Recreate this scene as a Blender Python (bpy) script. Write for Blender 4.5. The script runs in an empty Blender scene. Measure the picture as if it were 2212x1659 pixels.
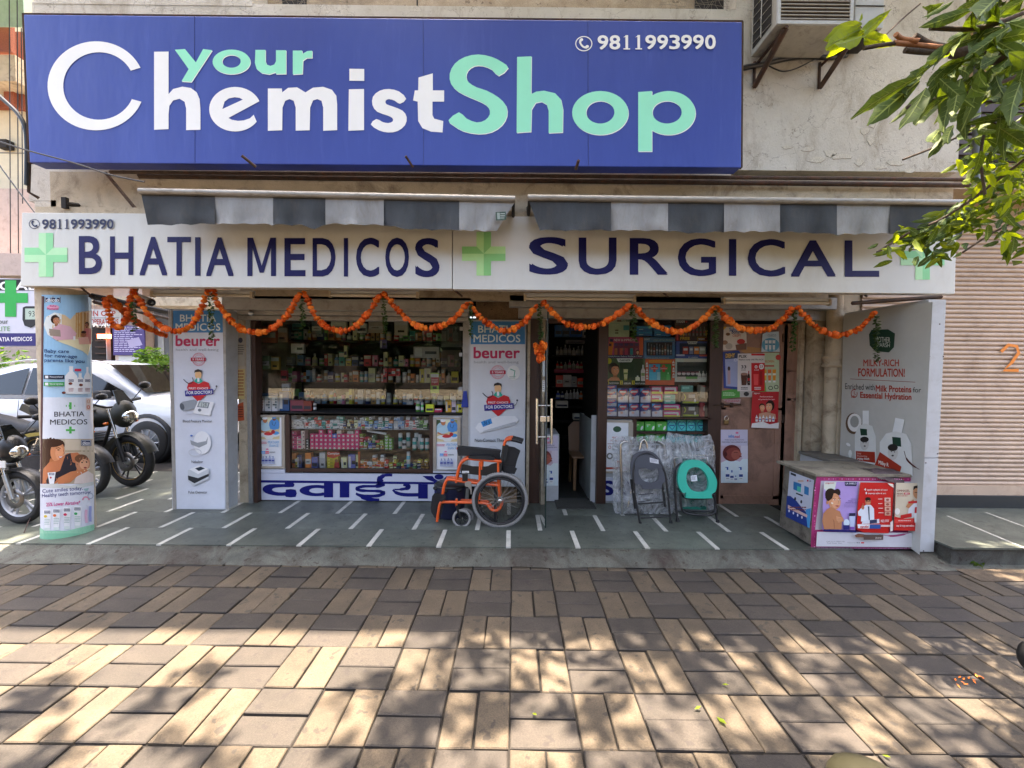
import bpy,bmesh,math,random
from mathutils import Vector,Matrix
from mathutils.geometry import tessellate_polygon
from mathutils import noise as mnoise
scene=bpy.context.scene
COL=scene.collection
R=random.Random(11)
V=Vector
PW,PH,FOC=2212.0,1659.0,885.0
CAM=V((0.0,0.0,1.62))
_th=math.atan(34.5/FOC);_ps=0.003;_ro=0.0088
FWD=V((math.sin(_ps)*math.cos(_th),math.cos(_ps)*math.cos(_th),-math.sin(_th)))
_r0=V((math.cos(_ps),-math.sin(_ps),0));_u0=_r0.cross(FWD)
RGT=math.cos(_ro)*_r0+math.sin(_ro)*_u0
UPV=-math.sin(_ro)*_r0+math.cos(_ro)*_u0
cd=bpy.data.cameras.new('camera');cam=bpy.data.objects.new('camera',cd);COL.objects.link(cam)
cd.sensor_width=36.0;cd.lens=36.0*FOC/PW;cd.clip_start=0.05;cd.clip_end=900
m=Matrix((RGT,UPV,-FWD)).transposed().to_4x4();m.translation=CAM;cam.matrix_world=m
scene.camera=cam
SUN_EL,SUN_AZ=82.0,8.0
world=bpy.data.worlds.new('World');scene.world=world;world.use_nodes=True
wn=world.node_tree;wn.nodes.clear()
sky=wn.nodes.new('ShaderNodeTexSky');sky.sky_type='NISHITA';sky.sun_disc=False
sky.sun_elevation=math.radians(SUN_EL);sky.sun_rotation=math.radians(SUN_AZ)
sky.dust_density=7.0;sky.air_density=0.8;sky.ozone_density=0.2
bg=wn.nodes.new('ShaderNodeBackground');bg.inputs['Strength'].default_value=0.09
wo=wn.nodes.new('ShaderNodeOutputWorld')
wn.links.new(sky.outputs[0],bg.inputs[0]);wn.links.new(bg.outputs[0],wo.inputs[0])
sl=bpy.data.lights.new('sun','SUN');sl.energy=3.3;sl.angle=math.radians(0.6);sl.color=(1.0,0.83,0.64)
sun=bpy.data.objects.new('sun',sl);COL.objects.link(sun)
_el,_az=math.radians(SUN_EL),math.radians(SUN_AZ)
SUND=V((math.sin(_az)*math.cos(_el),math.cos(_az)*math.cos(_el),math.sin(_el)))
sun.rotation_euler=SUND.to_track_quat('Z','Y').to_euler();sun.location=(0,6,20)
scene.view_settings.view_transform='Standard';scene.view_settings.look='None'
scene.view_settings.exposure=3.72;scene.view_settings.gamma=1.0;scene.view_settings.use_curve_mapping=False
scene.cycles.max_bounces=8;scene.cycles.transparent_max_bounces=16
scene.cycles.caustics_reflective=False;scene.cycles.caustics_refractive=False
scene.cycles.sample_clamp_indirect=6.0
scene.render.engine='CYCLES'
scene.cycles.use_denoising=True
def ray(px,py):
 return FWD+RGT*((px-PW/2)/FOC)-UPV*((py-PH/2)/FOC)
class Plane:
 def __init__(s,o,n):
  s.o=V(o);s.n=V(n).normalized()
  if s.n.dot(CAM-s.o)<0:s.n=-s.n
 def __call__(s,px,py,off=0.0):
  d=ray(px,py);t=(s.o-CAM).dot(s.n)/d.dot(s.n)
  return CAM+d*t+s.n*off
class Cyl:
 def __init__(s,cx,cy,r):s.c=(cx,cy);s.r=r
 def __call__(s,px,py,off=0.0):
  d=ray(px,py);r=s.r+off
  ox,oy=CAM.x-s.c[0],CAM.y-s.c[1]
  a=d.x*d.x+d.y*d.y;b=2*(ox*d.x+oy*d.y);c=ox*ox+oy*oy-r*r
  q=max(b*b-4*a*c,0.0)
  return CAM+d*((-b-math.sqrt(q))/(2*a))
def YP(y):return Plane((0,y,0),(0,-1,0))
def P(px,py,y):return YP(y)(px,py)
def G(px,py,z=0.0):
 d=ray(px,py);return CAM+d*((z-CAM.z)/d.z)
def lin(c):
 if isinstance(c,str):
  c=c.lstrip('#');c=[int(c[i:i+2],16)/255 for i in(0,2,4)]
  return tuple((x/12.92 if x<=0.04045 else((x+0.055)/1.055)**2.4)for x in c)
 return tuple(c[:3])
MATS={}
GAIN=[1.3]
def nodes_of(m):
 m.use_nodes=True;nt=m.node_tree;nt.nodes.clear()
 out=nt.nodes.new('ShaderNodeOutputMaterial');b=nt.nodes.new('ShaderNodeBsdfPrincipled')
 nt.links.new(b.outputs[0],out.inputs[0]);return nt,b,out
def ramp(nt,src,stops):
 r=nt.nodes.new('ShaderNodeValToRGB');nt.links.new(src,r.inputs[0])
 e=r.color_ramp.elements
 while len(e)<len(stops):e.new(0.5)
 for i,(p,c)in enumerate(stops):
  e[i].position=p;e[i].color=(c,c,c,1)if isinstance(c,(int,float))else(*lin(c),1)
 return r.outputs[0]
def noise(nt,scale,detail=4,rough=0.6,vec=None,stretch=None,dist=0.0):
 n=nt.nodes.new('ShaderNodeTexNoise');n.inputs['Scale'].default_value=scale
 n.inputs['Detail'].default_value=detail;n.inputs['Roughness'].default_value=rough
 n.inputs['Distortion'].default_value=dist
 if vec is None:
  g=nt.nodes.new('ShaderNodeNewGeometry');vec=g.outputs['Position']
 if stretch:
  mp=nt.nodes.new('ShaderNodeMapping');mp.inputs['Scale'].default_value=stretch
  nt.links.new(vec,mp.inputs['Vector']);vec=mp.outputs[0]
 nt.links.new(vec,n.inputs['Vector']);return n.outputs['Fac']
def mixc(nt,fac,a,b,mode='MIX'):
 x=nt.nodes.new('ShaderNodeMix');x.data_type='RGBA';x.blend_type=mode
 for i,s in((0,fac),(6,a),(7,b)):
  if hasattr(s,'is_linked')or hasattr(s,'links'):nt.links.new(s,x.inputs[i])
  elif i==0:x.inputs[0].default_value=s
  else:x.inputs[i].default_value=(*lin(s),1)
 return x.outputs[2]
def bump(nt,b,h,strength=0.3,dist=0.01):
 bp=nt.nodes.new('ShaderNodeBump');bp.inputs['Strength'].default_value=strength;bp.inputs['Distance'].default_value=dist
 nt.links.new(h,bp.inputs['Height']);nt.links.new(bp.outputs[0],b.inputs['Normal'])
def M(name,col='#888888',rough=0.6,metal=0.0,var=0.12,scale=6.0,bmp=0.0,bscale=60.0,dirt=0.0,dirtcol='#4a3a2a',spec=0.5,stretch=None,coat=0.0):
 if name in MATS:return MATS[name]
 m=bpy.data.materials.new(name);nt,b,out=nodes_of(m)
 c=lin(col);n=noise(nt,scale,5,0.65,stretch=stretch)
 dark=tuple(x*(1-var)for x in c);lite=tuple(min(x*(1+var),0.95)for x in c)
 r=nt.nodes.new('ShaderNodeValToRGB');nt.links.new(n,r.inputs[0])
 r.color_ramp.elements[0].position=0.3;r.color_ramp.elements[0].color=(*dark,1)
 r.color_ramp.elements[1].position=0.7;r.color_ramp.elements[1].color=(*lite,1)
 colo=r.outputs[0]
 if dirt>0:
  d=ramp(nt,noise(nt,scale*0.7+1.3,8,0.72,stretch=stretch,dist=0.6),[(0.5,0.0),(0.72,dirt)])
  colo=mixc(nt,d,colo,dirtcol)
 nt.links.new(colo,b.inputs['Base Color'])
 b.inputs['Roughness'].default_value=rough;b.inputs['Metallic'].default_value=metal
 b.inputs['Specular IOR Level'].default_value=spec
 b.inputs['Coat Weight'].default_value=coat
 if bmp>0:bump(nt,b,noise(nt,bscale,6,0.7),bmp,0.01)
 MATS[name]=m;return m
def M_objcol(name,rough=0.45,var=0.06):
 if name in MATS:return MATS[name]
 m=bpy.data.materials.new(name);nt,b,out=nodes_of(m)
 oi=nt.nodes.new('ShaderNodeObjectInfo')
 f=ramp(nt,noise(nt,40,3),[(0.3,1-var*2),(0.7,1.0)])
 nt.links.new(mixc(nt,1.0,oi.outputs['Color'],f,'MULTIPLY'),b.inputs['Base Color'])
 b.inputs['Roughness'].default_value=rough
 MATS[name]=m;return m
def M_print(name='printed_ink',rough=0.42,grime=0.10,coat=0.0):
 if name in MATS:return MATS[name]
 m=bpy.data.materials.new(name);nt,b,out=nodes_of(m)
 a=nt.nodes.new('ShaderNodeAttribute');a.attribute_name='ink'
 f=ramp(nt,noise(nt,5,6,0.7),[(0.3,1-grime),(0.7,1.0)])
 c=mixc(nt,1.0,a.outputs['Color'],f,'MULTIPLY')
 nt.links.new(c,b.inputs['Base Color']);b.inputs['Roughness'].default_value=rough;b.inputs['Coat Weight'].default_value=coat;b.inputs['Specular IOR Level'].default_value=.25
 MATS[name]=m;return m
def M_glass(name,tint='#dfe8e4',refl=1.0,haze=0.0,hazecol='#8a8f8f'):
 if name in MATS:return MATS[name]
 m=bpy.data.materials.new(name);nt,b,out=nodes_of(m);nt.nodes.remove(b)
 tr=nt.nodes.new('ShaderNodeBsdfTransparent');tr.inputs[0].default_value=(*lin(tint),1)
 gl=nt.nodes.new('ShaderNodeBsdfGlossy');gl.inputs['Roughness'].default_value=0.012
 gl.inputs['Color'].default_value=(1,1,1,1)
 fr=nt.nodes.new('ShaderNodeFresnel');fr.inputs[0].default_value=1.45
 mu=nt.nodes.new('ShaderNodeMath');mu.operation='MULTIPLY';mu.inputs[1].default_value=refl;mu.use_clamp=True
 nt.links.new(fr.outputs[0],mu.inputs[0])
 mx=nt.nodes.new('ShaderNodeMixShader');nt.links.new(mu.outputs[0],mx.inputs[0]);nt.links.new(tr.outputs[0],mx.inputs[1]);nt.links.new(gl.outputs[0],mx.inputs[2])
 last=mx
 if haze>0:
  df=nt.nodes.new('ShaderNodeBsdfDiffuse');df.inputs[0].default_value=(*lin(hazecol),1)
  m2=nt.nodes.new('ShaderNodeMixShader');nt.links.new(mx.outputs[0],m2.inputs[1]);nt.links.new(df.outputs[0],m2.inputs[2])
  f=ramp(nt,noise(nt,4,6,0.7,dist=1.0),[(0.4,haze*0.4),(0.75,haze*1.6)]);nt.links.new(f,m2.inputs[0]);last=m2
 nt.links.new(last.outputs[0],out.inputs[0])
 MATS[name]=m;return m
def M_leaf(name,c1,c2,trans='#b8c820',tw=0.5,rough=0.45):
 if name in MATS:return MATS[name]
 m=bpy.data.materials.new(name);nt,b,out=nodes_of(m)
 c=ramp(nt,noise(nt,9,3),[(0.3,c1),(0.7,c2)])
 nt.links.new(c,b.inputs['Base Color']);b.inputs['Roughness'].default_value=rough
 b.inputs['Specular IOR Level'].default_value=.25
 t=nt.nodes.new('ShaderNodeBsdfTranslucent');t.inputs[0].default_value=(*lin(trans),1)
 mx=nt.nodes.new('ShaderNodeMixShader');mx.inputs[0].default_value=tw
 nt.links.new(b.outputs[0],mx.inputs[1]);nt.links.new(t.outputs[0],mx.inputs[2]);nt.links.new(mx.outputs[0],out.inputs[0])
 MATS[name]=m;return m
WLOC={}
def wl(o):return WLOC.get(o.name,V((0,0,0)))if o else V((0,0,0))
def tag(o,label=None,cat=None,group=None,kind=None):
 if label:o['label']=label
 if cat:o['category']=cat
 if group:o['group']=group
 if kind:o['kind']=kind
 return o
def empty(name,loc,label=None,cat=None,group=None,kind=None):
 o=bpy.data.objects.new(name,None);COL.objects.link(o);o.location=loc;o.empty_display_size=0.1
 WLOC[o.name]=V(loc);return tag(o,label,cat,group,kind)
def basis(d):
 d=V(d).normalized();a=V((0,0,1))if abs(d.z)<0.9 else V((1,0,0))
 u=d.cross(a).normalized();return u,d.cross(u).normalized(),d
class MB:
 def __init__(s):s.v=[];s.f=[];s.m=[];s.s=[];s.ink=[]
 def add(s,vs,fs,mi=0,sm=False,ink=None):
  o=len(s.v);s.v.extend([tuple(x)for x in vs])
  for f in fs:
   s.f.append([i+o for i in f]);s.m.append(mi);s.s.append(sm);s.ink.append(ink)
  return s
 def quad(s,a,b,c,d,mi=0,ink=None):return s.add([a,b,c,d],[(0,1,2,3)],mi,ink=ink)
 def box(s,c,sz,mi=0,rz=0.0,mat=None):
  hx,hy,hz=sz[0]/2,sz[1]/2,sz[2]/2
  vs=[V((x*hx,y*hy,z*hz))for x in(-1,1)for y in(-1,1)for z in(-1,1)]
  if mat is None and rz:mat=Matrix.Rotation(rz,3,'Z')
  if mat is not None:vs=[mat@v for v in vs]
  vs=[v+V(c)for v in vs]
  return s.add(vs,[(0,1,3,2),(4,6,7,5),(0,4,5,1),(2,3,7,6),(0,2,6,4),(1,5,7,3)],mi)
 def bmm(s,a,b,mi=0):
  a=V(a);b=V(b);return s.box((a+b)/2,(abs(b.x-a.x),abs(b.y-a.y),abs(b.z-a.z)),mi)
 def hexa(s,p,mi=0):
  return s.add(p,[(0,1,2,3),(7,6,5,4),(0,4,5,1),(1,5,6,2),(2,6,7,3),(3,7,4,0)],mi)
 def slab(s,pts,dv,mi=0,ms=None):
  n=len(pts);dv=V(dv);vs=[V(p)for p in pts]+[V(p)+dv for p in pts]
  tri=tessellate_polygon([[V(p)for p in pts]])
  s.add(vs,[t for t in tri]+[tuple(i+n for i in reversed(t))for t in tri],mi)
  s.add(vs,[(i,(i+1)%n,(i+1)%n+n,i+n)for i in range(n)],mi if ms is None else ms)
  return s
 def tube(s,pts,r,seg=8,mi=0,closed=False,cap=True,flat=None):
  pts=[V(p)for p in pts];n=len(pts);rings=[]
  u=None
  for i,p in enumerate(pts):
   if closed:d=pts[(i+1)%n]-pts[i-1]
   else:d=pts[min(i+1,n-1)]-pts[max(i-1,0)]
   d.normalize()
   if u is None:u,w,_=basis(d)
   u=(u-d*u.dot(d)).normalized();w=d.cross(u)
   rr=r[i]if isinstance(r,(list,tuple))else r
   rings.append([p+(u*math.cos(2*math.pi*k/seg)+w*math.sin(2*math.pi*k/seg))*rr for k in range(seg)])
  vs=[v for ring in rings for v in ring];fs=[]
  for i in range(n if closed else n-1):
   a=i*seg;b=((i+1)%n)*seg
   for k in range(seg):fs.append((a+k,a+(k+1)%seg,b+(k+1)%seg,b+k))
  s.add(vs,fs,mi,True)
  if cap and not closed:
   s.add(rings[0],[tuple(reversed(range(seg)))],mi);s.add(rings[-1],[tuple(range(seg))],mi)
  return s
 def lathe(s,prof,c,axis=(0,0,1),seg=16,mi=0,mis=None,sm=True):
  u,w,d=basis(axis);c=V(c);vs=[]
  for r,h in prof:
   for k in range(seg):
    a=2*math.pi*k/seg;vs.append(c+d*h+(u*math.cos(a)+w*math.sin(a))*max(r,1e-5))
  for i in range(len(prof)-1):
   fs=[(i*seg+k,i*seg+(k+1)%seg,(i+1)*seg+(k+1)%seg,(i+1)*seg+k)for k in range(seg)]
   s.add([],[],0)
   o=len(s.v)if i==0 else o0
   if i==0:o0=len(s.v);s.v.extend([tuple(v)for v in vs]);o=o0
   for f in fs:s.f.append([x+o for x in f]);s.m.append(mis[i]if mis else mi);s.s.append(sm);s.ink.append(None)
  return s
 def ball(s,c,r,seg=10,rings=6,mi=0,sq=(1,1,1)):
  prof=[(math.sin(math.pi*i/rings),-math.cos(math.pi*i/rings))for i in range(rings+1)]
  vs=[];c=V(c)
  for pr,h in prof:
   for k in range(seg):
    a=2*math.pi*k/seg;vs.append((c.x+pr*math.cos(a)*r*sq[0],c.y+pr*math.sin(a)*r*sq[1],c.z+h*r*sq[2]))
  fs=[(i*seg+k,i*seg+(k+1)%seg,(i+1)*seg+(k+1)%seg,(i+1)*seg+k)for i in range(rings)for k in range(seg)]
  return s.add(vs,fs,mi,True)
 def mesh(s,name,mats,c):
  me=bpy.data.meshes.new(name)
  me.from_pydata([(v[0]-c.x,v[1]-c.y,v[2]-c.z)for v in s.v],[],s.f)
  for mt in mats:me.materials.append(mt)
  me.polygons.foreach_set('material_index',s.m);me.polygons.foreach_set('use_smooth',s.s)
  if any(i is not None for i in s.ink):
   at=me.color_attributes.new('ink','FLOAT_COLOR','CORNER');buf=[]
   for f,i in zip(s.f,s.ink):
    c4=(*[min(.84,x*GAIN[0])for x in(i or(.7,.7,.7))],1.0)
    for _ in f:buf.extend(c4)
   at.data.foreach_set('color',buf)
  me.update();return me
 def build(s,name,mats,parent=None,label=None,cat=None,group=None,kind=None,bevel=0.0,bseg=2,c=None):
  if not isinstance(mats,(list,tuple)):mats=[mats]
  if c is None:
   lo=[min(v[i]for v in s.v)for i in range(3)];hi=[max(v[i]for v in s.v)for i in range(3)]
   c=V([(a+b)/2 for a,b in zip(lo,hi)])
   if parent is None:c.z=lo[2]
  me=s.mesh(name,mats,c);o=bpy.data.objects.new(name,me);COL.objects.link(o)
  o.parent=parent;o.location=c-wl(parent);WLOC[o.name]=V(c)
  if bevel>0:
   b=o.modifiers.new('bevel','BEVEL');b.width=bevel;b.segments=bseg;b.limit_method='ANGLE';b.angle_limit=math.radians(40)
  return tag(o,label,cat,group,kind)
def copy_obj(src,loc,parent=None,rz=None,rot=None,color=None):
 o=src.copy();COL.objects.link(o);o.parent=parent;o.location=V(loc)-wl(parent)
 if rz is not None:o.rotation_euler=(0,0,rz)
 if rot is not None:o.rotation_euler=rot
 if color is not None:o.color=(*lin(color),1)
 WLOC[o.name]=V(loc);return o
def copy_tree(root,loc,rz=0.0):
 r=root.copy();COL.objects.link(r);r.location=loc;r.rotation_euler=(0,0,rz)
 for ch in list(root.children):
  c=ch.copy();COL.objects.link(c);c.parent=r
  for g in list(ch.children):
   d=g.copy();COL.objects.link(d);d.parent=c
 return r
def cr(pts,n=6,closed=False):
 out=[];N=len(pts);rng=range(N if closed else N-1)
 g=(lambda i:pts[i%N])if closed else(lambda i:pts[max(0,min(N-1,i))])
 for i in rng:
  p0,p1,p2,p3=g(i-1),g(i),g(i+1),g(i+2)
  for k in range(n):
   t=k/n
   out.append(tuple(0.5*(2*b+(c-a)*t+(2*a-5*b+4*c-d)*t*t+(3*b-a-3*c+d)*t**3)for a,b,c,d in zip(p0,p1,p2,p3)))
 if not closed:out.append(tuple(pts[-1]))
 return out
_TXT={}
def text_mesh(s,bold,res):
 k=(s,bold,res)
 if k not in _TXT:
  cu=bpy.data.curves.new('t','FONT');cu.body=s;cu.size=1.0;cu.resolution_u=res;cu.offset=bold;cu.fill_mode='FRONT'
  ob=bpy.data.objects.new('t',cu);me=ob.to_mesh()
  vs=[(v.co.x,v.co.y)for v in me.vertices];fs=[tuple(p.vertices)for p in me.polygons]
  ob.to_mesh_clear();bpy.data.objects.remove(ob);bpy.data.curves.remove(cu)
  xs=[v[0]for v in vs]or[0,1];ys=[v[1]for v in vs]or[0,1]
  _TXT[k]=(vs,fs,min(xs),max(xs),min(ys),max(ys))
 return _TXT[k]
class Art:
 """ink shapes given in photo pixels (after the affine xf) and laid on surf"""
 def __init__(s,surf,sx=1.0,ox=0.0,oy=0.0,sy=None,base=0.002,eps=0.0003):
  s.surf=surf;s.sx=sx;s.sy=sy or sx;s.ox=ox;s.oy=oy;s.mb=MB();s.z=base;s.eps=eps;s.hold=False
 def at(s,x,y):return s.surf(s.ox+x*s.sx,s.oy+y*s.sy,s.z)
 def step(s):
  if not s.hold:s.z+=s.eps
 def poly(s,pts,col,holes=None):
  s.step();allp=[list(pts)]+[list(h)for h in(holes or[])]
  flat=[p for l in allp for p in l]
  tri=tessellate_polygon([[V((p[0],p[1],0))for p in l]for l in allp])
  if isinstance(s.surf,Cyl):
   todo=[tuple(flat[i][:2]for i in t)for t in tri];flat=[];tri=[]
   while todo:
    t=todo.pop();e=[abs(t[i][0]-t[(i+1)%3][0])for i in range(3)];k=e.index(max(e))
    if e[k]>22:
     a,b,c=t[k],t[(k+1)%3],t[(k+2)%3];m_=((a[0]+b[0])/2,(a[1]+b[1])/2);todo+=[(a,m_,c),(m_,b,c)]
    else:tri.append((len(flat),len(flat)+1,len(flat)+2));flat+=list(t)
  vs=[s.at(*p)for p in flat]
  out=[]
  for t in tri:
   a,b,c=(vs[i]for i in t);nn=(b-a).cross(c-a)
   out.append(tuple(t)if nn.dot(CAM-a)>0 else tuple(reversed(t)))
  s.mb.add(vs,out,0,ink=lin(col));return s
 def rect(s,x0,y0,x1,y1,col,nx=1,rot=0.0):
  s.step()
  if rot:
   cx,cy=(x0+x1)/2,(y0+y1)/2;c,q=math.cos(rot),math.sin(rot)
   pts=[(cx+(x-cx)*c-(y-cy)*q,cy+(x-cx)*q+(y-cy)*c)for x,y in((x0,y0),(x1,y0),(x1,y1),(x0,y1))]
   s.mb.add([s.at(*p)for p in pts],[(0,3,2,1)],0,ink=lin(col));return s
  for i in range(nx):
   a=x0+(x1-x0)*i/nx;b=x0+(x1-x0)*(i+1)/nx
   s.mb.add([s.at(a,y0),s.at(b,y0),s.at(b,y1),s.at(a,y1)],[(0,3,2,1)],0,ink=lin(col))
  return s
 def ell(s,cx,cy,rx,ry,col,n=20,a0=0.0,a1=360.0,rot=0.0):
  c,q=math.cos(rot),math.sin(rot);pts=[]
  full=abs(a1-a0)>=360
  for i in range(n if full else n+1):
   t=math.radians(a0+(a1-a0)*i/n);x,y=rx*math.cos(t),-ry*math.sin(t);pts.append((cx+x*c-y*q,cy+x*q+y*c))
  return s.poly(pts,col)
 def ring(s,cx,cy,rx,ry,wx,wy,col,n=28,a0=0.0,a1=360.0):
  o=[(cx+rx*math.cos(math.radians(a0+(a1-a0)*i/n)),cy-ry*math.sin(math.radians(a0+(a1-a0)*i/n)))for i in range(n+1)]
  i_=[(cx+(rx-wx)*math.cos(math.radians(a0+(a1-a0)*i/n)),cy-(ry-wy)*math.sin(math.radians(a0+(a1-a0)*i/n)))for i in range(n+1)]
  s.step();vs=[s.at(*p)for p in o+i_];m_=n+1
  s.mb.add(vs,[(i,i+m_,i+1+m_,i+1)if False else(i,i+1,i+1+m_,i+m_)for i in range(n)],0,ink=lin(col));return s
 def stroke(s,pts,w,col,smooth=0):
  if smooth:pts=cr(pts,smooth)
  s.step();n=len(pts);L=[];Rr=[]
  for i in range(n):
   a=pts[max(i-1,0)];b=pts[min(i+1,n-1)];dx,dy=b[0]-a[0],b[1]-a[1];l=math.hypot(dx,dy)or 1
   ww=(w[min(int(i*len(w)/n),len(w)-1)]if isinstance(w,(list,tuple))else w)/2;nx,ny=-dy/l*ww,dx/l*ww
   L.append((pts[i][0]+nx,pts[i][1]+ny));Rr.append((pts[i][0]-nx,pts[i][1]-ny))
  vs=[s.at(*p)for p in L+Rr]
  s.mb.add(vs,[(i,i+1,i+1+n,i+n)for i in range(n-1)],0,ink=lin(col));return s
 def text(s,t,x0,y0,x1,y1,col,bold=0.0,res=2,skew=0.0,dy=0.0):
  vs,fs,a,b,c,d=text_mesh(t,0.0,res)
  if not vs or b-a<1e-6:return s
  s.step();e=bold*0.62
  for ex,ey in(((0,0),)if e<=0 else((-e,-e),(e,-e),(-e,e),(e,e))):
   out=[]
   for x,y in vs:
    u=(x+ex-a+e)/(b-a+2*e);w=(y+ey-c+e)/max(d-c+2*e,1e-6)
    out.append(s.at(x0+(x1-x0)*u+skew*(1-w),y1+(y0-y1)*w+dy*u))
   s.mb.add(out,fs,0,ink=lin(col));s.z+=0.00004
  return s
 def lines(s,x0,y0,x1,y1,n,col,rag=0.3,th=0.45):
  h=(y1-y0)/n
  s.step();hold=s.hold;s.hold=True
  for i in range(n):
   x=x0;xe=x1-R.random()*rag*(x1-x0)
   while x<xe-0.5:
    w=min((x1-x0)*R.uniform(0.06,0.2),xe-x);s.rect(x,y0+i*h,x+w,y0+i*h+h*th,col);x+=w+(x1-x0)*0.025
  s.hold=hold;return s
 def face(s,cx,cy,w,h,skin='#c08560',hair='#1e1512',turn=0.0,style='long',smile=True):
  """a printed portrait: head w x h pixels centred at cx, cy"""
  dk=tuple(x*0.62 for x in lin(skin));lt=tuple(min(1,x*1.25)for x in lin(skin))
  if style=='long':s.ell(cx-turn*w*0.15,cy-h*0.02,w*0.66,h*0.66,hair,16);s.poly([(cx-w*.62,cy),(cx+w*.5,cy),(cx+w*.55,cy+h*.8),(cx-w*.7,cy+h*.8)],hair)
  elif style=='bun':s.ell(cx-turn*w*0.2,cy-h*.12,w*0.6,h*0.56,hair,16)
  elif style=='short':s.ell(cx-turn*w*0.08,cy-h*.1,w*0.54,h*0.52,hair,16)
  s.poly([(cx-w*.2,cy+h*.25),(cx+w*.2,cy+h*.25),(cx+w*.24,cy+h*.72),(cx-w*.26,cy+h*.72)],dk)
  s.ell(cx,cy,w*.46,h*.52,skin,18)
  s.ell(cx+turn*w*.12,cy+h*.05,w*.3,h*.3,lt,12)
  if style in('long','bun','short'):
   s.poly([(cx-w*.47,cy-h*.05),(cx-w*.42,cy-h*.4),(cx,cy-h*.56),(cx+w*.42,cy-h*.4),(cx+w*.47,cy-h*.08),(cx+w*.3,cy-h*.32),(cx-w*.1,cy-h*.36),(cx-w*.38,cy-h*.25)],hair)
  t=turn*w*.12
  for sd in(-1,1):
   ex=cx+t+sd*w*.18
   s.ell(ex,cy-h*.03,w*.085,h*.035,'#f2ece4',8);s.ell(ex+t*.2,cy-h*.03,w*.04,h*.034,'#20150f',8)
   s.stroke([(ex-w*.1,cy-h*.11),(ex,cy-h*.14),(ex+w*.1,cy-h*.11)],h*.022,hair if style!='bald' else dk)
  s.stroke([(cx+t*1.1,cy),(cx+t*1.5+w*.04,cy+h*.14),(cx+t-w*.03,cy+h*.155)],h*.018,dk)
  s.poly([(cx+t-w*.13,cy+h*.255),(cx+t,cy+h*.235),(cx+t+w*.13,cy+h*.255),(cx+t,cy+h*(.31 if smile else.28))],'#9c3f3c')
  if smile:s.poly([(cx+t-w*.09,cy+h*.258),(cx+t+w*.09,cy+h*.258),(cx+t,cy+h*.282)],'#f4efe8')
  return s
 def bottle(s,cx,y0,y1,w,col,cap='#ffffff',band=None,pump=False):
  h=y1-y0
  if pump:s.poly([(cx-w*.1,y0),(cx-w*.5,y0),(cx-w*.5,y0+h*.04),(cx-w*.1,y0+h*.05)],cap)
  s.rect(cx-w*.16,y0,cx+w*.16,y0+h*.22,cap)
  s.poly([(cx-w*.2,y0+h*.2),(cx+w*.2,y0+h*.2),(cx+w*.5,y0+h*.36),(cx+w*.5,y1-h*.03),(cx+w*.42,y1),(cx-w*.42,y1),(cx-w*.5,y1-h*.03),(cx-w*.5,y0+h*.36)],col)
  if band:s.rect(cx-w*.42,y0+h*.5,cx+w*.42,y0+h*.68,band);s.rect(cx-w*.3,y0+h*.78,cx+w*.3,y0+h*.82,'#8a8a8a')
  return s
 def tubep(s,cx,y0,y1,w,col,cap='#ffffff',band=None):
  s.poly([(cx-w*.5,y0),(cx+w*.5,y0),(cx+w*.34,y1-(y1-y0)*.14),(cx-w*.34,y1-(y1-y0)*.14)],col)
  s.rect(cx-w*.34,y1-(y1-y0)*.14,cx+w*.34,y1,cap)
  if band:s.rect(cx-w*.4,y0+(y1-y0)*.3,cx+w*.4,y0+(y1-y0)*.45,band)
  return s
 def build(s,name='print',parent=None,mat=None,**k):
  return s.mb.build(name,mat or M_print(),parent,**k)
def panel_box(px4,y,thick,plane=None):
 pl=plane or YP(y);f=[pl(*p)for p in px4];return f,[q-pl.n*thick for q in f]
# ================================================================== THE SETTING
ZP=-0.08
def M_stone(name,c1,c2,spots='#2a2622',objvar=True,bm=0.35,sp=0.5):
 m=bpy.data.materials.new(name);nt,b,out=nodes_of(m)
 c=ramp(nt,noise(nt,5,8,0.72),[(0.3,c1),(0.7,c2)])
 g=ramp(nt,noise(nt,130,3,0.7),[(0.3,0.62),(0.7,1.22)])
 c=mixc(nt,1.0,c,g,'MULTIPLY')
 st=ramp(nt,noise(nt,2.3,9,0.75,dist=0.8),[(0.46,0.0),(0.68,sp)])
 c=mixc(nt,st,c,spots)
 gum=ramp(nt,noise(nt,17,2,0.5),[(0.645,0.0),(0.675,0.7)])
 c=mixc(nt,gum,c,spots)
 if objvar:
  oi=nt.nodes.new('ShaderNodeObjectInfo')
  v=ramp(nt,oi.outputs['Random'],[(0.0,0.78),(1.0,1.18)]);c=mixc(nt,1.0,c,v,'MULTIPLY')
 nt.links.new(c,b.inputs['Base Color']);b.inputs['Roughness'].default_value=0.8
 bump(nt,b,noise(nt,90,8,0.75),bm,0.01);MATS[name]=m;return m
M_tan=M_stone('tan_paver_concrete','#41382c','#574c3d')
M_brn=M_stone('brown_paver_concrete','#2a2622','#3b352f','#262120')
M_bed=M('dark_joint_dirt','#15110e',0.95,var=0.3,scale=30)
M_kota=M_stone('grey_green_floor_stone','#4c514a','#686d64','#2e322f',bm=0.08,sp=0.55)
M_kota.node_tree.nodes['Principled BSDF'].inputs['Roughness'].default_value=0.42
M_marb=M('white_marble_strip','#b9b8b0',0.45,var=0.12,scale=14,dirt=0.5,dirtcol='#5c5a52')
M_conc=M_stone('grey_screed_concrete','#43453f','#67685f','#30211a',False,1.0,1.0)
M_road=M_stone('worn_road_surface','#4b4946','#6a6763','#2a2522',False,0.5,0.6)
M_wall=None
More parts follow.
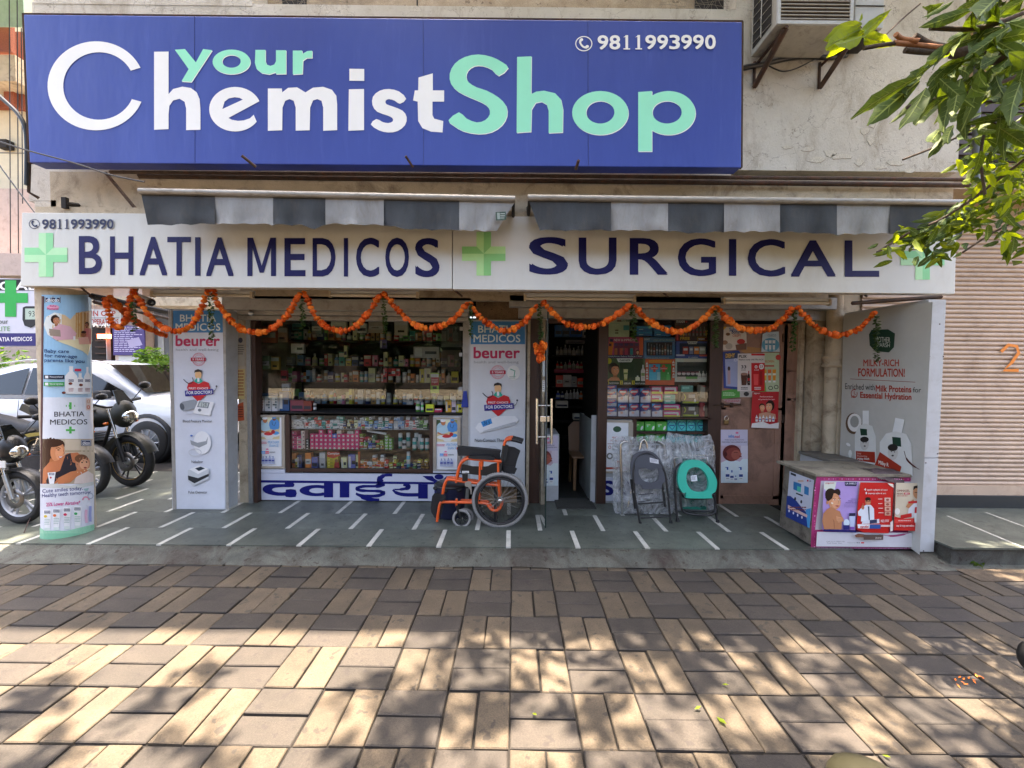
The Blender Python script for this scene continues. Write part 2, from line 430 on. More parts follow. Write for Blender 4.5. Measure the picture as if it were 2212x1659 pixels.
def make_wall():
 m=bpy.data.materials.new('stained_cream_plaster');nt,b,out=nodes_of(m)
 c=ramp(nt,noise(nt,1.7,7,0.7),[(0.25,'#b8b1a4'),(0.6,'#cdc7bb'),(0.8,'#dbd6cb')])
 d=ramp(nt,noise(nt,2.2,10,0.78,stretch=(1.6,1.6,0.8),dist=0.7),[(0.49,0.0),(0.68,0.65)])
 c=mixc(nt,d,c,'#8a7a62')
 sp=ramp(nt,noise(nt,26,6,0.75),[(0.6,0.0),(0.68,0.55)]);c=mixc(nt,sp,c,'#6f6353')
 vo=nt.nodes.new('ShaderNodeTexVoronoi');vo.feature='DISTANCE_TO_EDGE';vo.inputs['Scale'].default_value=1.9
 g=nt.nodes.new('ShaderNodeNewGeometry');mp=nt.nodes.new('ShaderNodeVectorMath');mp.operation='ADD'
 nz=nt.nodes.new('ShaderNodeTexNoise');nz.inputs['Scale'].default_value=3.2;nz.inputs['Detail'].default_value=6
 nt.links.new(g.outputs['Position'],mp.inputs[0]);nt.links.new(nz.outputs['Color'],mp.inputs[1]);nt.links.new(g.outputs['Position'],nz.inputs['Vector'])
 nt.links.new(mp.outputs[0],vo.inputs['Vector'])
 ck=ramp(nt,vo.outputs['Distance'],[(0.0,0.6),(0.008,0.0)]);c=mixc(nt,ck,c,'#54473a')
 nt.links.new(c,b.inputs['Base Color']);b.inputs['Roughness'].default_value=0.85
 bump(nt,b,noise(nt,45,9,0.78),0.5,0.02);return m
M_wall=make_wall()
M_rough=M_stone('speckled_beige_render','#9c8a72','#c2b299','#5a4a3a',False,0.9,0.5)
M_cream=M('cream_painted_masonry','#b8aa92',0.8,var=0.14,scale=5,bmp=0.4,dirt=0.8,dirtcol='#5d4b39')
M_rust=M('rusty_dark_steel','#4a3a30',0.75,0.3,var=0.4,scale=14,dirt=0.7,dirtcol='#6b3c20',bmp=0.3)
M_dark=M('dark_paint_and_shade','#1f1b19',0.8,var=0.3,scale=12)  # plain dark paint, also used for strips that stand in for shade
M_steel=M('dull_white_steel','#9d9a94',0.5,0.2,var=0.12,scale=7,dirt=0.6,dirtcol='#5e4f40')
M_wood=M('dark_brown_wood','#3b2419',0.5,var=0.25,scale=5,stretch=(9,9,1),bmp=0.15)
M_whitep=M('white_painted_panel','#b6b9bc',0.45,var=0.06,scale=6,dirt=0.35,dirtcol='#8b857a')
M_blk=M('black_rubber','#161617',0.7,var=0.2,scale=20)
M_blkp=M('black_plastic','#17181b',0.38,var=0.15,scale=20)
M_chrome=M('polished_steel','#c9c6c0',0.18,1.0,var=0.05)
M_alu=M('brushed_aluminium','#a9abab',0.35,0.8,var=0.1,scale=30)
g=MB().quad((-320,-320,-0.16),(320,-320,-0.16),(320,380,-0.16),(-320,380,-0.16))
g.build('ground',M('dusty_ground','#6a6152',0.95,var=0.2,scale=0.8,bmp=0.3),kind='structure')
g=MB().box((0,-8.0,-0.155),(120,9.6,0.03));g.build('road',M('dark_asphalt','#262524',.9,var=.2,scale=20,bmp=.4),kind='structure')
pav=MB().bmm((-9.5,-3.15,-0.30),(9.5,3.52,ZP-0.014))
pav_o=pav.build('pavement',M_bed,kind='structure')
S=0.3265;PA=-0.008
O0=G(1100,1617,ZP);exx=V((math.cos(PA),math.sin(PA),0));eyy=V((-math.sin(PA),math.cos(PA),0))
_pm={}
def paver_mesh(kind,var):
 if(kind,var)in _pm:return _pm[(kind,var)]
 w,d=(S/2-0.009,S-0.009)if kind=='tan' else(S-0.009,S/2-0.009)
 rr=random.Random(var*7+(kind=='tan'));b=0.0045;h=0.02
 pts=[]
 for(sx,sy)in((-1,-1),(1,-1),(1,1),(-1,1)):
  pts.append((sx*w/2+rr.uniform(-.003,.002),sy*d/2+rr.uniform(-.003,.002)))
 base=[V((x,y,-h))for x,y in pts];mid=[V((x,y,-b))for x,y in pts]
 top=[V((x*(1-2*b/w),y*(1-2*b/d),rr.uniform(-.0006,.0006)))for x,y in pts]
 mb=MB();mb.add(base+mid+top,[(0,1,5,4),(1,2,6,5),(2,3,7,6),(3,0,4,7),(4,5,9,8),(5,6,10,9),(6,7,11,10),(7,4,8,11),(8,9,10,11)])
 me=mb.mesh('paver',[M_tan if kind=='tan' else M_brn],V((0,0,0)));_pm[(kind,var)]=me;return me
cand=[];far=MB()
for r in range(-14,6):
 for c in range(-26,27):
  tan=(r+c)%2==1
  for k in(0,1):
   u=c*S+(S*(0.25+0.5*k)if tan else S/2);w=r*S+(S/2 if tan else S*(0.25+0.5*k))
   p=O0+exx*u+eyy*w;p.z=ZP
   d=(p-CAM).dot(FWD);seen=False
   if d>0.6:
    sx=PW/2+FOC*(p-CAM).dot(RGT)/d;sy=PH/2-FOC*(p-CAM).dot(UPV)/d
    seen=-90<sx<PW+90 and sy<PH+70
   cand.append((0 if seen else 1,-p.y if False else d,p,tan))
cand.sort(key=lambda t:(t[0],t[1]))
n_pav=0
for pr,d,p,tan in cand:
 kind='tan' if tan else 'brown';jit=V((R.uniform(-.001,.001),R.uniform(-.001,.001),R.uniform(-.005,.004)))
 if pr==0 and n_pav<300:
  o=bpy.data.objects.new('paver',paver_mesh(kind,R.randrange(5)));COL.objects.link(o);o.parent=pav_o
  o.location=p+jit-wl(pav_o);o.rotation_euler=(R.uniform(-.011,.011),R.uniform(-.011,.011),PA+R.uniform(-.007,.007));n_pav+=1
 else:
  w,dd=(S/2-.006,S-.006)if tan else(S-.006,S/2-.006)
  q=p+jit;a=exx*(w/2);b_=eyy*(dd/2);lo=V((0,0,-.016))
  t=[q-a-b_,q+a-b_,q+a+b_,q-a+b_]
  far.add(t,[(0,1,2,3)],0 if tan else 1);far.add(t+[x+lo for x in t],[(0,4,5,1),(1,5,6,2),(2,6,7,3),(3,7,4,0)],0 if tan else 1)
far.build('outer_pavers',[M_tan,M_brn],pav_o,kind='stuff')
mb=MB();N=90;rows=[]
for j,(py,z)in enumerate(((3.43,ZP+.004),(3.50,ZP+.022),(3.56,-0.035),(3.64,-0.006),(3.66,-0.03))):
 rows.append([V((-6.0+13.0*i/N,py+(0.03*mnoise.noise(V((i*.35,j,0)))if j<2 else 0.006*mnoise.noise(V((i,j,3)))),z+0.009*mnoise.noise(V((i*.6,j*3,7)))))for i in range(N+1)])
vs=[p for r_ in rows for p in r_]
mb.add(vs,[(j*(N+1)+i,j*(N+1)+i+1,(j+1)*(N+1)+i+1,(j+1)*(N+1)+i)for j in range(4)for i in range(N)],0,True)
mb.build('concrete_kerb',M_conc,kind='structure')
porch=MB().bmm((-8.0,3.645,-0.30),(3.82,8.6,-0.012)).build('porch_floor',M_bed,kind='structure')
row_y=[3.648,4.035,4.47,4.90,5.33,5.76,6.2]
SP=0.632;X0=G(1098,1189).x
_sm={}
for r in range(6):
 y0,y1=row_y[r],row_y[r+1];off=0 if r%2==0 else SP/2
 for c in range(-11,5):
  xs=X0+c*SP+off
  if r>=3 and xs>-2.9:continue
  if xs>3.3 or xs<-7.5:continue
  if r>=3 and xs+SP>-2.6:pass
  key=('m',r)
  if key not in _sm:_sm[key]=MB().box((0,0,-.01),(0.043,y1-y0-.003,.02)).mesh('marble_strip',[M_marb],V((0,0,0)))
  o=bpy.data.objects.new('marble_strip',_sm[key]);COL.objects.link(o);o.parent=porch
  o.location=V((xs,(y0+y1)/2,R.uniform(-.0006,.0008)))-wl(porch)
  key=('s',r)
  if key not in _sm:_sm[key]=MB().box((0,0,-.01),(SP-0.043-.004,y1-y0-.003,.02)).mesh('stone_slab',[M_kota],V((0,0,0)))
  o=bpy.data.objects.new('stone_slab',_sm[key]);COL.objects.link(o);o.parent=porch
  o.location=V((xs+SP/2,(y0+y1)/2,R.uniform(-.001,.0004)))-wl(porch)
MB().bmm((-3.05,4.905,-0.2),(3.72,8.4,-0.004)).build('shop_floor',M('interior_floor_stone','#2c2f2d',0.5,var=0.2),kind='structure')
MB().bmm((-60,6.22,-0.28),(-3.0,60,-0.02)).build('side_street',M_road,kind='structure')
MB().bmm((-60,3.52,-0.28),(-8.0,6.22,-0.03)).build('street_corner',M_road,kind='structure')
NP=MB().bmm((3.85,3.50,-0.2),(9.0,4.62,0.085)).build('neighbour_platform',M_conc,kind='structure')
MB().bmm((3.83,3.47,0.088),(9.0,4.6,0.105)).build('platform_slab',M_kota,NP)
for xs,ys in(((2046,1114),(2212,1183)),((2130,1107),(2212,1137))):
 a=G(*xs,0.106);b=G(*ys,0.106);d=(b-a).normalized();n=V((-d.y,d.x,0))*0.011
 MB().add([a-n,b+d*0.6-n,b+d*0.6+n,a+n],[(0,1,2,3)]).build('marble_strip',M_marb,NP)
MB().bmm((3.83,3.25,-0.2),(9.0,3.50,-0.072)).build('dirt_verge',M('loose_brown_dirt','#4e4336',0.95,var=0.35,scale=25,bmp=0.8),kind='structure')
# ================================================================== THE SHOP BUILDING
B=empty('shop_building',(0,4.8,0),'cream plastered shop building with stained upper wall above the two striped awnings','building')
YW=3.86
def part(name,mb,mat,parent=None,**k):return mb.build(name,mat,parent or B,**k)
zt=8.6
a=P(80,352,YW);e=P(2068,383,YW)
zb=1.62+(795-372)/FOC*YW
part('upper_wall',MB().bmm((P(545,20,YW).x,YW,P(100,20,YW).z+.05),(a.x+.02,YW+.25,zt)),M_wall)
part('upper_wall',MB().bmm((P(1590,20,YW).x,YW,3.47),(e.x,YW+.25,zt)),M_wall)
part('upper_wall',MB().bmm((a.x,YW+.003,zb-.10),(P(1590,20,YW).x,YW+.25,P(545,20,YW).z+.05)),M_wall)
part('slab_edge',MB().bmm((P(78,400,YW).x,YW-.06,P(0,440,YW).z),(P(300,400,YW).x,YW-.003,P(0,352,YW).z)),M_wall)
part('column_stub',MB().bmm((P(88,440,3.85).x,3.80,2.95),(P(134,440,3.85).x,4.1,P(0,436,3.85).z)),M_wall)
rc=random.Random(8)
for(x,y,w,h)in((1745,322,14,6),(1765,345,16,7),(1795,330,12,9),(1818,338,22,7),(1857,350,8,9),(1880,300,6,14),(1868,283,9,9),(1935,352,14,6),(1965,368,10,6),(1885,262,5,16),(1700,318,9,4),(1900,362,12,4)):
 o_=[(x+w*math.cos(t)*rc.uniform(.6,1.1),y+h*math.sin(t)*rc.uniform(.6,1.1))for t in[2*math.pi*i/11 for i in range(11)]];o_=[(x+(a_-x)*1.4,b_)for a_,b_ in o_]
 part('peeled_plaster_edge',MB().slab([P(a_+.3,b_+.6,YW-.002)for a_,b_ in o_],(0,.0015,0)),M('exposed_brown_render','#6d5c48',.95,var=.4,scale=40))
 part('peeled_plaster',MB().slab([P(a_,b_,YW-.0035)for a_,b_ in o_],(0,.001,0)),M('bare_white_plaster','#c4bdae',.9,var=.15,scale=50,bmp=.8))
YB=4.10
part('balcony_wall',MB().bmm((P(548,20,YB).x,YB,5.1),(P(1620,20,YB).x,YB+.2,zt)),M_rough)
part('balcony_recess',MB().bmm((P(640,20,YB-.2).x,YB-.01,P(0,6,YB).z),(P(585,20,YB-.2).x,YB-.003,zt)),M_dark)
part('balcony_recess',MB().bmm((P(1520,20,YB-.2).x,YB-.01,P(0,40,YB).z),(P(1585,20,YB-.2).x,YB-.003,zt)),M_dark)
part('balcony_recess',MB().bmm((P(1080,20,YB).x,YB-.012,P(0,60,YB).z),(P(1258,20,YB).x,YB-.004,P(0,34,YB).z)),M_dark)
part('balcony_side',MB().bmm((P(550,20,YW).x,YW+.25,5.1),(P(585,20,YW).x,YB+.02,zt)),M_rough)
part('balcony_joint',MB().bmm((P(900,20,YB).x,YB-.006,5.1),(P(903,20,YB).x,YB-.001,zt)),M_dark)
nm=MB()
for(x0,x1)in((590,760),(1425,1600)):
 for k in range(22):
  x=x0+(x1-x0)*k/21;t=[P(x+6*math.sin(q*1.3+k),q*9-8,YB-.12)for q in range(8)];nm.tube(t,.0016,3)
 for k in range(8):
  t=[P(x0+(x1-x0)*q/12,k*8-4+3*math.sin(q+k*2),YB-.12)for q in range(13)];nm.tube(t,.0016,3)
part('bird_netting',nm,M('net_cord','#8d8578',0.8),kind='stuff')
part('steel_beam',MB().tube([P(238,371,3.66),P(2080,388,3.66)],.018,4),M_rust)
part('steel_beam',MB().tube([P(300,380,3.76),P(2092,400,3.76)],.024,4),M_rust)
part('slab_soffit',MB().bmm((-4.25,3.72,2.96),(4.05,4.9,3.02)),M_cream)
part('lintel_wall',MB().bmm((-4.2,3.80,2.98),(4.03,3.855,zb-.10)),M_cream)
part('diagonal_brace',MB().tube([P(228,373,3.72),P(302,462,3.74)],.015,4),M_rust)
part('diagonal_brace',MB().tube([P(142,440,3.70),P(310,462,4.4)],.02,4),M_dark)
part('corner_post',MB().bmm((P(134,430,3.70).x,3.69,3.0),(P(144,430,3.70).x,3.72,P(0,425,3.7).z)),M_dark)
part('porch_ceiling',MB().bmm((-4.3,3.8,2.62),(3.72,4.86,2.66)),M_steel)
for y,z,t in((3.80,2.50,.045),(4.05,2.44,.03)):
 part('ceiling_channel',MB().bmm((-4.3,y,z),(3.95,y+.04,z+t)),M_steel)
def hou(x0,x1,y0,y1,Y,nm='shutter_housing',mt=None):
 part(nm,MB().bmm((P(x0,y0,Y).x,Y,P(x0,y1,Y).z),(P(x1,y0,Y).x,Y+.12,P(x0,y0,Y).z)),mt or M_steel,bevel=.008)
hou(478,1020,637,668,4.55);hou(510,1012,668,679,4.66);hou(512,1012,681,690,4.72)
hou(1100,1812,636,662,4.55);hou(1120,1790,664,686,4.68)
part('soffit_infill',MB().bmm((-2.9,4.55,2.36),(3.5,4.62,2.64)),M_cream)
part('stone_pier',MB().bmm((P(1028,700,4.86).x,4.86,0),(P(1120,700,4.86).x,5.1,2.62)),M_stone('bare_brown_stone','#77604a','#a08562','#4b3b2b',False,1.0,0.4))
part('pier_trim',MB().bmm((P(1000,700,4.82).x,4.82,0),(P(1014,700,4.82).x,4.9,2.3)),M_steel)
part('pier_trim',MB().bmm((P(1137,700,4.80).x,4.80,0),(P(1146,700,4.80).x,4.9,2.25)),M_cream)
part('wall_strip',MB().bmm((P(512,700,4.80).x,4.80,0),(P(531,700,4.80).x,5.0,2.4)),M_cream)
part('shutter_guide',MB().bmm((P(531,700,4.78).x,4.78,0),(P(540,700,4.78).x,4.92,2.35)),M_alu)
part('shutter_guide',MB().bmm((P(541,700,4.80).x,4.80,0),(P(551,700,4.80).x,4.92,2.35)),M_wood)
part('door_jamb',MB().bmm((P(1729,700,4.86).x,4.84,0),(P(1737,700,4.86).x,4.95,2.3)),M_cream)
part('jamb_shadow_gap',MB().bmm((P(1738,700,4.86).x,4.90,0),(P(1744,700,4.86).x,4.95,2.3)),M_dark)  # dark box painting in the shade of the gap beside the jamb
part('jamb_strip',MB().bmm((P(1745,700,4.84).x,4.82,0),(P(1756,700,4.84).x,4.95,2.35)),M('grey_jamb_paint','#686d70',.7))
part('end_pier',MB().bmm((P(1757,700,4.75).x,4.72,0),(3.70,5.0,2.62)),M_cream)
part('end_wall',MB().bmm((3.62,4.95,0),(4.05,5.15,2.95)),M_cream)
part('end_pier_edge',MB().bmm((P(1812,700,4.66).x,4.60,0),(3.67,4.72,2.4)),M_rough)
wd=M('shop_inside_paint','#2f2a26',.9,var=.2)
part('side_wall',MB().bmm((-3.25,4.95,0),(-3.12,8.4,2.62)),M_cream)
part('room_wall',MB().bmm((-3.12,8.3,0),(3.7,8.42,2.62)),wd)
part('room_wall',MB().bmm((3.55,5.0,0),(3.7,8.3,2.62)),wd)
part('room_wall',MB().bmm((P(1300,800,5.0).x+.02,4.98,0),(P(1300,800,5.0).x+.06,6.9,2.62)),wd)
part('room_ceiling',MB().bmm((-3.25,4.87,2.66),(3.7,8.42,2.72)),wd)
part('roof_mass',MB().bmm((-4.15,4.12,2.74),(4.05,9.0,zt-.02)),M_wall)
part('roof_parapet',MB().bmm((P(60,20,YW).x,YW-.02,zt),(4.02,YW+.24,zt+.5)),M_wall)
part('side_beam',MB().tube([P(198,640,3.9),P(372,676,5.3)],.03,4),M_dark)
part('side_beam',MB().tube([P(203,652,4.2),P(372,690,5.6)],.02,4),M_rust)
pc=G(144,1168);RP=0.178
PCX,PCY=-4.27,3.94
CYL=Cyl(PCX,PCY,RP)
part('round_pillar',MB().lathe([(RP,-.02),(RP,2.32)],(PCX,PCY,0),seg=48),M_cream)
part('pillar_edge_strip',MB().tube([CYL(93,640,.004),CYL(91,900,.004),CYL(90,1160,.004)],.010,6),M('faded_maroon_tape','#6a4a48',.6))
XS=3.665
SPn=empty('side_panel',(3.74,3.9,0),'tall white boxed panel closing the right end of the porch with a milk lotion advertisement','advertising panel')
zt_s=1.62+(802-652)/FOC*3.64
MB().bmm((XS+.004,3.63,0.0),(3.82,4.52,zt_s+.02)).build('panel_body',M_whitep,SPn,bevel=.004)
MB().bmm((XS+.002,3.618,0.0),(3.822,3.629,P(2000,990,3.62).z)).build('front_sheet',M_whitep,SPn)
MB().bmm((XS+.002,3.618,P(2000,988,3.62).z),(3.822,3.629,zt_s+.018)).build('front_sheet',M_whitep,SPn)
sc_=MB()
for q in((2008,770),(2030,700),(2002,850),(2000,1000),(1995,1190),(2020,1190),(2025,980),(2038,770)):
 MB().lathe([(.006,0),(.004,.003),(0,.004)],P(q[0],q[1],3.617),(0,-1,0),8).build('screw',M_rust,SPn)
MB().tube([P(1840,655,3.80),P(2034,641,3.66)],.018,4).build('support_bar',M_rust,SPn)
pp=empty('drain_pipe',(P(1793,900,4.62).x,4.62,0),'cream painted drain pipe with a socket collar beside the side panel','drain pipe')
cx=P(1793,900,4.62).x
MB().tube([(cx,4.62,.0),(cx,4.62,P(0,775,4.62).z)],.068,18).build('lower_pipe',M_cream,pp)
MB().tube([(cx+.012,4.62,P(0,765,4.62).z),(cx+.012,4.62,2.6)],.080,18).build('upper_pipe',M_cream,pp)
MB().lathe([(.07,0),(.1,.01),(.1,.035),(.088,.045),(.088,.09),(.1,.1),(.1,.11),(.08,.13)],(cx,4.62,P(0,778,4.62).z)).build('collar',M_cream,pp)
ld=empty('ledge_counter',(3.3,4.5,0),'low white counter with dusty grey top standing behind the poster covered chest','counter')
xl=P(1765,985,4.45).x
MB().bmm((xl,4.27,0),(3.65,4.71,.655)).build('body',M_whitep,ld)
MB().bmm((xl-.02,4.25,.657),(3.655,4.715,.69)).build('top',M('dusty_grey_board','#6f6a62',.8,dirt=.5),ld,bevel=.004)
NB=empty('neighbour_building',(6,4.8,0),'peach painted neighbouring shop closed with a ribbed rolling shutter','building')
ys=4.52;x0=3.86;x1=7.2
M_peach=M('peach_wall_paint','#a8957e',.8,var=.12,bmp=.2,dirt=.4)
M_shut=M('peach_shutter_paint','#b8a28e',.55,.1,var=.08,scale=4,dirt=.45,dirtcol='#7b604a')
zb_=P(2100,1068,ys).z;zt_=P(2150,470,ys).z
NBp=lambda nme,mb,mt,par=None,**k:mb.build(nme,mt,par or NB,**k)
sh=NBp('shutter',MB().bmm((x0,ys+.03,zb_),(x1,ys+.05,zt_)),M_shut)
pitch=9.85/FOC*ys;sl_m=None;n=int((zt_-zb_)/pitch)
slm=MB();prof=[(0,0.0),(-.016,.25),(-.018,.5),(-.012,.78),(.003,.93),(.003,1.0)]
vv=[];
for t,q in prof:vv+=[V((-(x1-x0)/2,t,q*pitch)),V(((x1-x0)/2,t,q*pitch))]
slm.add(vv,[(2*i,2*i+1,2*i+3,2*i+2)for i in range(5)],0,False)
slme=slm.mesh('slat',[M_shut],V((0,0,0)))
for i in range(n):
 o=bpy.data.objects.new('slat',slme);COL.objects.link(o);o.parent=sh;o.location=V(((x0+x1)/2,ys+.022,zb_+i*pitch))-wl(sh)
NBp('bottom_rail',MB().bmm((x0,ys-.01,P(2100,1068,ys).z-.005),(x1,ys+.02,P(2100,1048,ys).z)),M_shut,sh)
NBp('pillar',MB().bmm((3.66,ys+.03,0),(x0,ys+.2,5)),M_cream)
NBp('plinth',MB().bmm((x0-.02,ys-.02,.10),(x1,ys+.25,zb_-.006)),M('black_plinth_stone','#1d1f20',.5),bevel=.004)
NBp('wall',MB().bmm((x0+.0,ys-.02,zt_+.02),(x1,ys+.5,3.72)),M_peach)
NBp('wall',MB().bmm((4.08,ys+.30,3.72),(x1,ys+.6,9)),M_peach)
NBp('ledge',MB().bmm((3.9,ys-.35,P(2150,440,ys).z),(x1,ys-.022,P(2150,428,ys).z)),M_peach)
NBp('sunshade',MB().bmm((4.08,ys-.12,5.2),(x1,ys+.29,5.26)),M_cream)
for y in range(7):
 NBp('window_slat',MB().bmm((4.7,ys+.24,4.1+y*.12),(6.1,ys+.29,4.19+y*.12)),M_wood)
NBp('window_recess',MB().bmm((4.66,ys+.27,4.04),(6.14,ys+.298,4.98)),M_dark)
NBp('grey_pipe',MB().tube([P(2108,420,4.4),P(2112,-60,4.4)],.03,10),M('grey_pvc','#5b6266',.5))
A=Art(YP(ys-.002),base=.003)
A.stroke([(2162,760),(2178,745),(2196,748),(2200,762),(2186,782),(2168,800),(2200,800)],7,'#c9762a');A.build('painted_number',sh)
# ================================================================== SIGNS
K=0.3638
def M_blue():
 m=bpy.data.materials.new('royal_blue_flex_sheet');nt,b,out=nodes_of(m)
 c=ramp(nt,noise(nt,1.1,6,0.6,stretch=(1,1,.35)),[(0.3,'#1d328a'),(0.7,'#253e97')])
 s_=ramp(nt,noise(nt,3,8,0.75,stretch=(5,5,.5)),[(0.55,0.0),(0.8,0.25)]);c=mixc(nt,s_,c,'#5568c0')
 nt.links.new(c,b.inputs['Base Color']);b.inputs['Roughness'].default_value=0.42
 bump(nt,b,noise(nt,1.3,4,.6,stretch=(1.5,1,.5)),.35,.05);return m
YBS=3.46
BS=empty('shop_sign',P(826,352,YBS),'huge royal blue hoarding reading your Chemist Shop in white and mint letters','sign')
MB().hexa([P(51,31,YBS),P(64,351,YBS),P(1601,362,YBS),P(1603,47,YBS)]+[P(51,31,YBS)+V((0,.12,0)),P(64,351,YBS)+V((0,.12,0)),P(1601,362,YBS)+V((0,.12,0)),P(1603,47,YBS)+V((0,.12,0))]).build('sign_board',M_blue(),BS,bevel=.006)
for x_,y0_,y1_ in((914,41,356),(1270,45,359),(420,36,353)):MB().tube([P(x_,y0_,YBS-.001),P(x_+1,y1_,YBS-.001)],.0022,4).build('sheet_seam',M('dark_blue_seam','#1a2a70',.5),BS)
fr=MB()
for a,b_ in(((51,31),(64,351)),((64,351),(1601,362)),((1601,362),(1603,47)),((1603,47),(51,31))):
 fr.tube([P(*a,YBS+.13),P(*b_,YBS+.13)],.014,4)
fr.build('rear_frame',M_rust,BS)
W_,G_='#e3e3ec','#86cdb0'
def glyph(a,draws,col,edge=None):
 if edge:
  a.ox+=1.1;a.oy+=1.6
  for d in draws:a.poly(d[0],edge,d[1:]or None)
  a.ox-=1.1;a.oy-=1.6
 for d in draws:a.poly(d[0],col,d[1:]or None)
def earc(cx,cy,rx,ry,a0,a1,n=36):
 return[(cx+rx*math.cos(math.radians(a0+(a1-a0)*i/n)),cy-ry*math.sin(math.radians(a0+(a1-a0)*i/n)))for i in range(n+1)]
def letter(name,o2,draws,col,edge=None):
 a=Art(YP(YBS),K,713.2 if o2 else 0,0,base=.003);glyph(a,draws,col,edge);a.build(name,BS,M_print('letter_vinyl',.45,.06))
letter('letter',0,[[earc(573,511,288,264,24,339,60)+earc(590,512,212,200,337,27,50)]],W_)
letter('letter',0,[[[(917,309),(1003,308),(1003,560),(1030,530),(1085,516),(1135,524),(1170,550),(1187,590),(1192,650),(1192,772),(1107,774),(1107,645),(1098,606),(1068,588),(1030,598),(1008,630),(1003,680),(1003,768),(917,772)]]],W_)
letter('letter',0,[[earc(1398,650,154,132,21,326,44)+[(1508,683),(1485,704),(1450,716),(1415,719),(1380,713),(1358,702)],[(1322,649),(1443,593),(1425,583),(1395,579),(1360,586),(1335,605)]]],W_)
letter('letter',0,[[[(1592,527),(1675,527),(1677,550),(1712,523),(1765,520),(1815,550),(1860,522),(1920,517),(1972,535),(1998,570),(2003,620),(2003,774),(1920,778),(1920,640),(1910,600),(1885,590),(1860,598),(1843,640),(1840,775),(1757,777),(1757,640),(1745,600),(1720,590),(1695,600),(1679,640),(1677,775),(1592,778)]]],W_)
letter('letter',1,[[[(115,410),(203,411),(203,482),(115,481)]],[[(112,532),(202,530),(202,774),(109,778)]]],W_)
letter('letter',1,[[cr([(452,588),(415,618),(385,600),(350,590),(330,600),(335,620),(375,635),(430,658),(455,697),(445,745),(400,780),(345,788),(290,775),(242,740),(275,708),(310,725),(345,732),(372,722),(370,702),(340,687),(280,665),(252,625),(255,575),(295,540),(350,530),(410,545)],2,True)]],W_)
letter('letter',1,[[[(525,462),(610,437),(610,538),(677,538),(677,605),(608,605),(608,685),(618,706),(672,720),(668,788),(600,783),(548,762),(523,720),(520,605),(493,598),(503,538),(523,538)]]],W_)
E_='#eef4f0'
letter('letter',1,[[cr([(1057,405),(1000,452),(960,415),(905,393),(855,395),(820,420),(808,455),(822,490),(870,520),(930,540),(1000,580),(1045,630),(1050,690),(1020,745),(960,785),(880,797),(790,780),(730,745),(703,715),(765,668),(810,705),(870,728),(920,715),(948,680),(940,640),(900,610),(830,580),(760,545),(718,500),(710,440),(740,380),(800,340),(880,325),(960,340),(1020,370)],2,True)]],G_,E_)
letter('letter',1,[[[(1110,340),(1195,336),(1193,560),(1225,545),(1270,540),(1335,555),(1370,592),(1382,650),(1380,787),(1297,791),(1297,660),(1285,622),(1255,605),(1220,612),(1196,650),(1192,783),(1107,789)]]],G_,E_)
letter('letter',1,[[earc(1603,672,167,130,0,356,40),earc(1603,668,84,67,0,350,28)]],G_,E_)
letter('letter',1,[[[(1828,548),(1910,542)]+earc(2008,672,160,130,128,-128,36)+[(1910,900),(1828,900)],earc(1999,668,87,67,0,350,28)]],G_,E_)
letter('letter',0,[[[(1040,297),(1100,293),(1165,372),(1208,293),(1262,300),(1138,488),(1080,484),(1122,412)]]],G_,E_)
letter('letter',0,[[earc(1376,369,112,73,0,355,32),earc(1376,366,55,38,0,350,24)]],G_,E_)
letter('letter',0,[[[(1518,298),(1578,298),(1578,365),(1585,385),(1607,393),(1630,385),(1640,365),(1640,300),(1700,300),(1700,440),(1640,441),(1638,430),(1600,443),(1555,435),(1525,410),(1515,375)]]],G_,E_)
letter('letter',0,[[[(1740,302),(1795,302),(1797,322),(1826,305),(1855,303),(1855,345),(1822,346),(1800,362),(1797,440),(1740,443)]]],G_,E_)
def phone(a,cx,cy,r,x0,y0,x1,y1,col):
 a.ring(cx,cy,r*1.12,r,r*.13,r*.13,col)
 a.stroke([(cx-r*.42,cy-r*.5),(cx-r*.45,cy-r*.05),(cx-r*.05,cy+r*.42),(cx+r*.42,cy+r*.5)],[r*.3,r*.24,r*.24,r*.3],col,4)
 a.ell(cx-r*.3,cy-r*.52,r*.22,r*.2,col,10);a.ell(cx+r*.45,cy+r*.38,r*.22,r*.2,col,10)
 w=(x1-x0)/10
 for i,ch in enumerate('9811993990'):
  xa,xb=x0+i*w+w*.06,x0+(i+1)*w-w*.04
  if ch=='1':
   xm=(xa+xb)/2;a.rect(xm-w*.11,y0,xm+w*.11,y1,col);a.rect(xm-w*.28,y1-(y1-y0)*.08,xm+w*.28,y1,col);a.poly([(xm-w*.3,y0+(y1-y0)*.16),(xm,y0),(xm,y0+(y1-y0)*.12)],col)
  else:a.text(ch,xa,y0,xb,y1,col,.028,3)
a=Art(YP(YBS),base=.003);phone(a,1261,95,16.5,1289,77,1546,108,W_);a.build('phone_number',BS,M_print('letter_vinyl'))
mk=MB()
for q in(((522,336),(553,361)),((876,337),(892,361)),((1250,346),(1244,366))):mk.tube([P(*q[0],YBS-.10),P(*q[1],YBS-.03)],.013,4)
for i,q in enumerate(mk.v[::16]):pass
for q in(((522,336),(553,361)),((876,337),(892,361)),((1250,346),(1244,366))):
 MB().tube([P(*q[0],YBS-.10),P(*q[1],YBS-.03)],.013,4).build('angle_bracket',M_rust,BS)
YF=3.70
M_fas=M('ivory_fascia_sheet','#cfcfc8',0.38,var=.04,scale=2,dirt=.22,dirtcol='#a08f72',stretch=(1,1,.4))
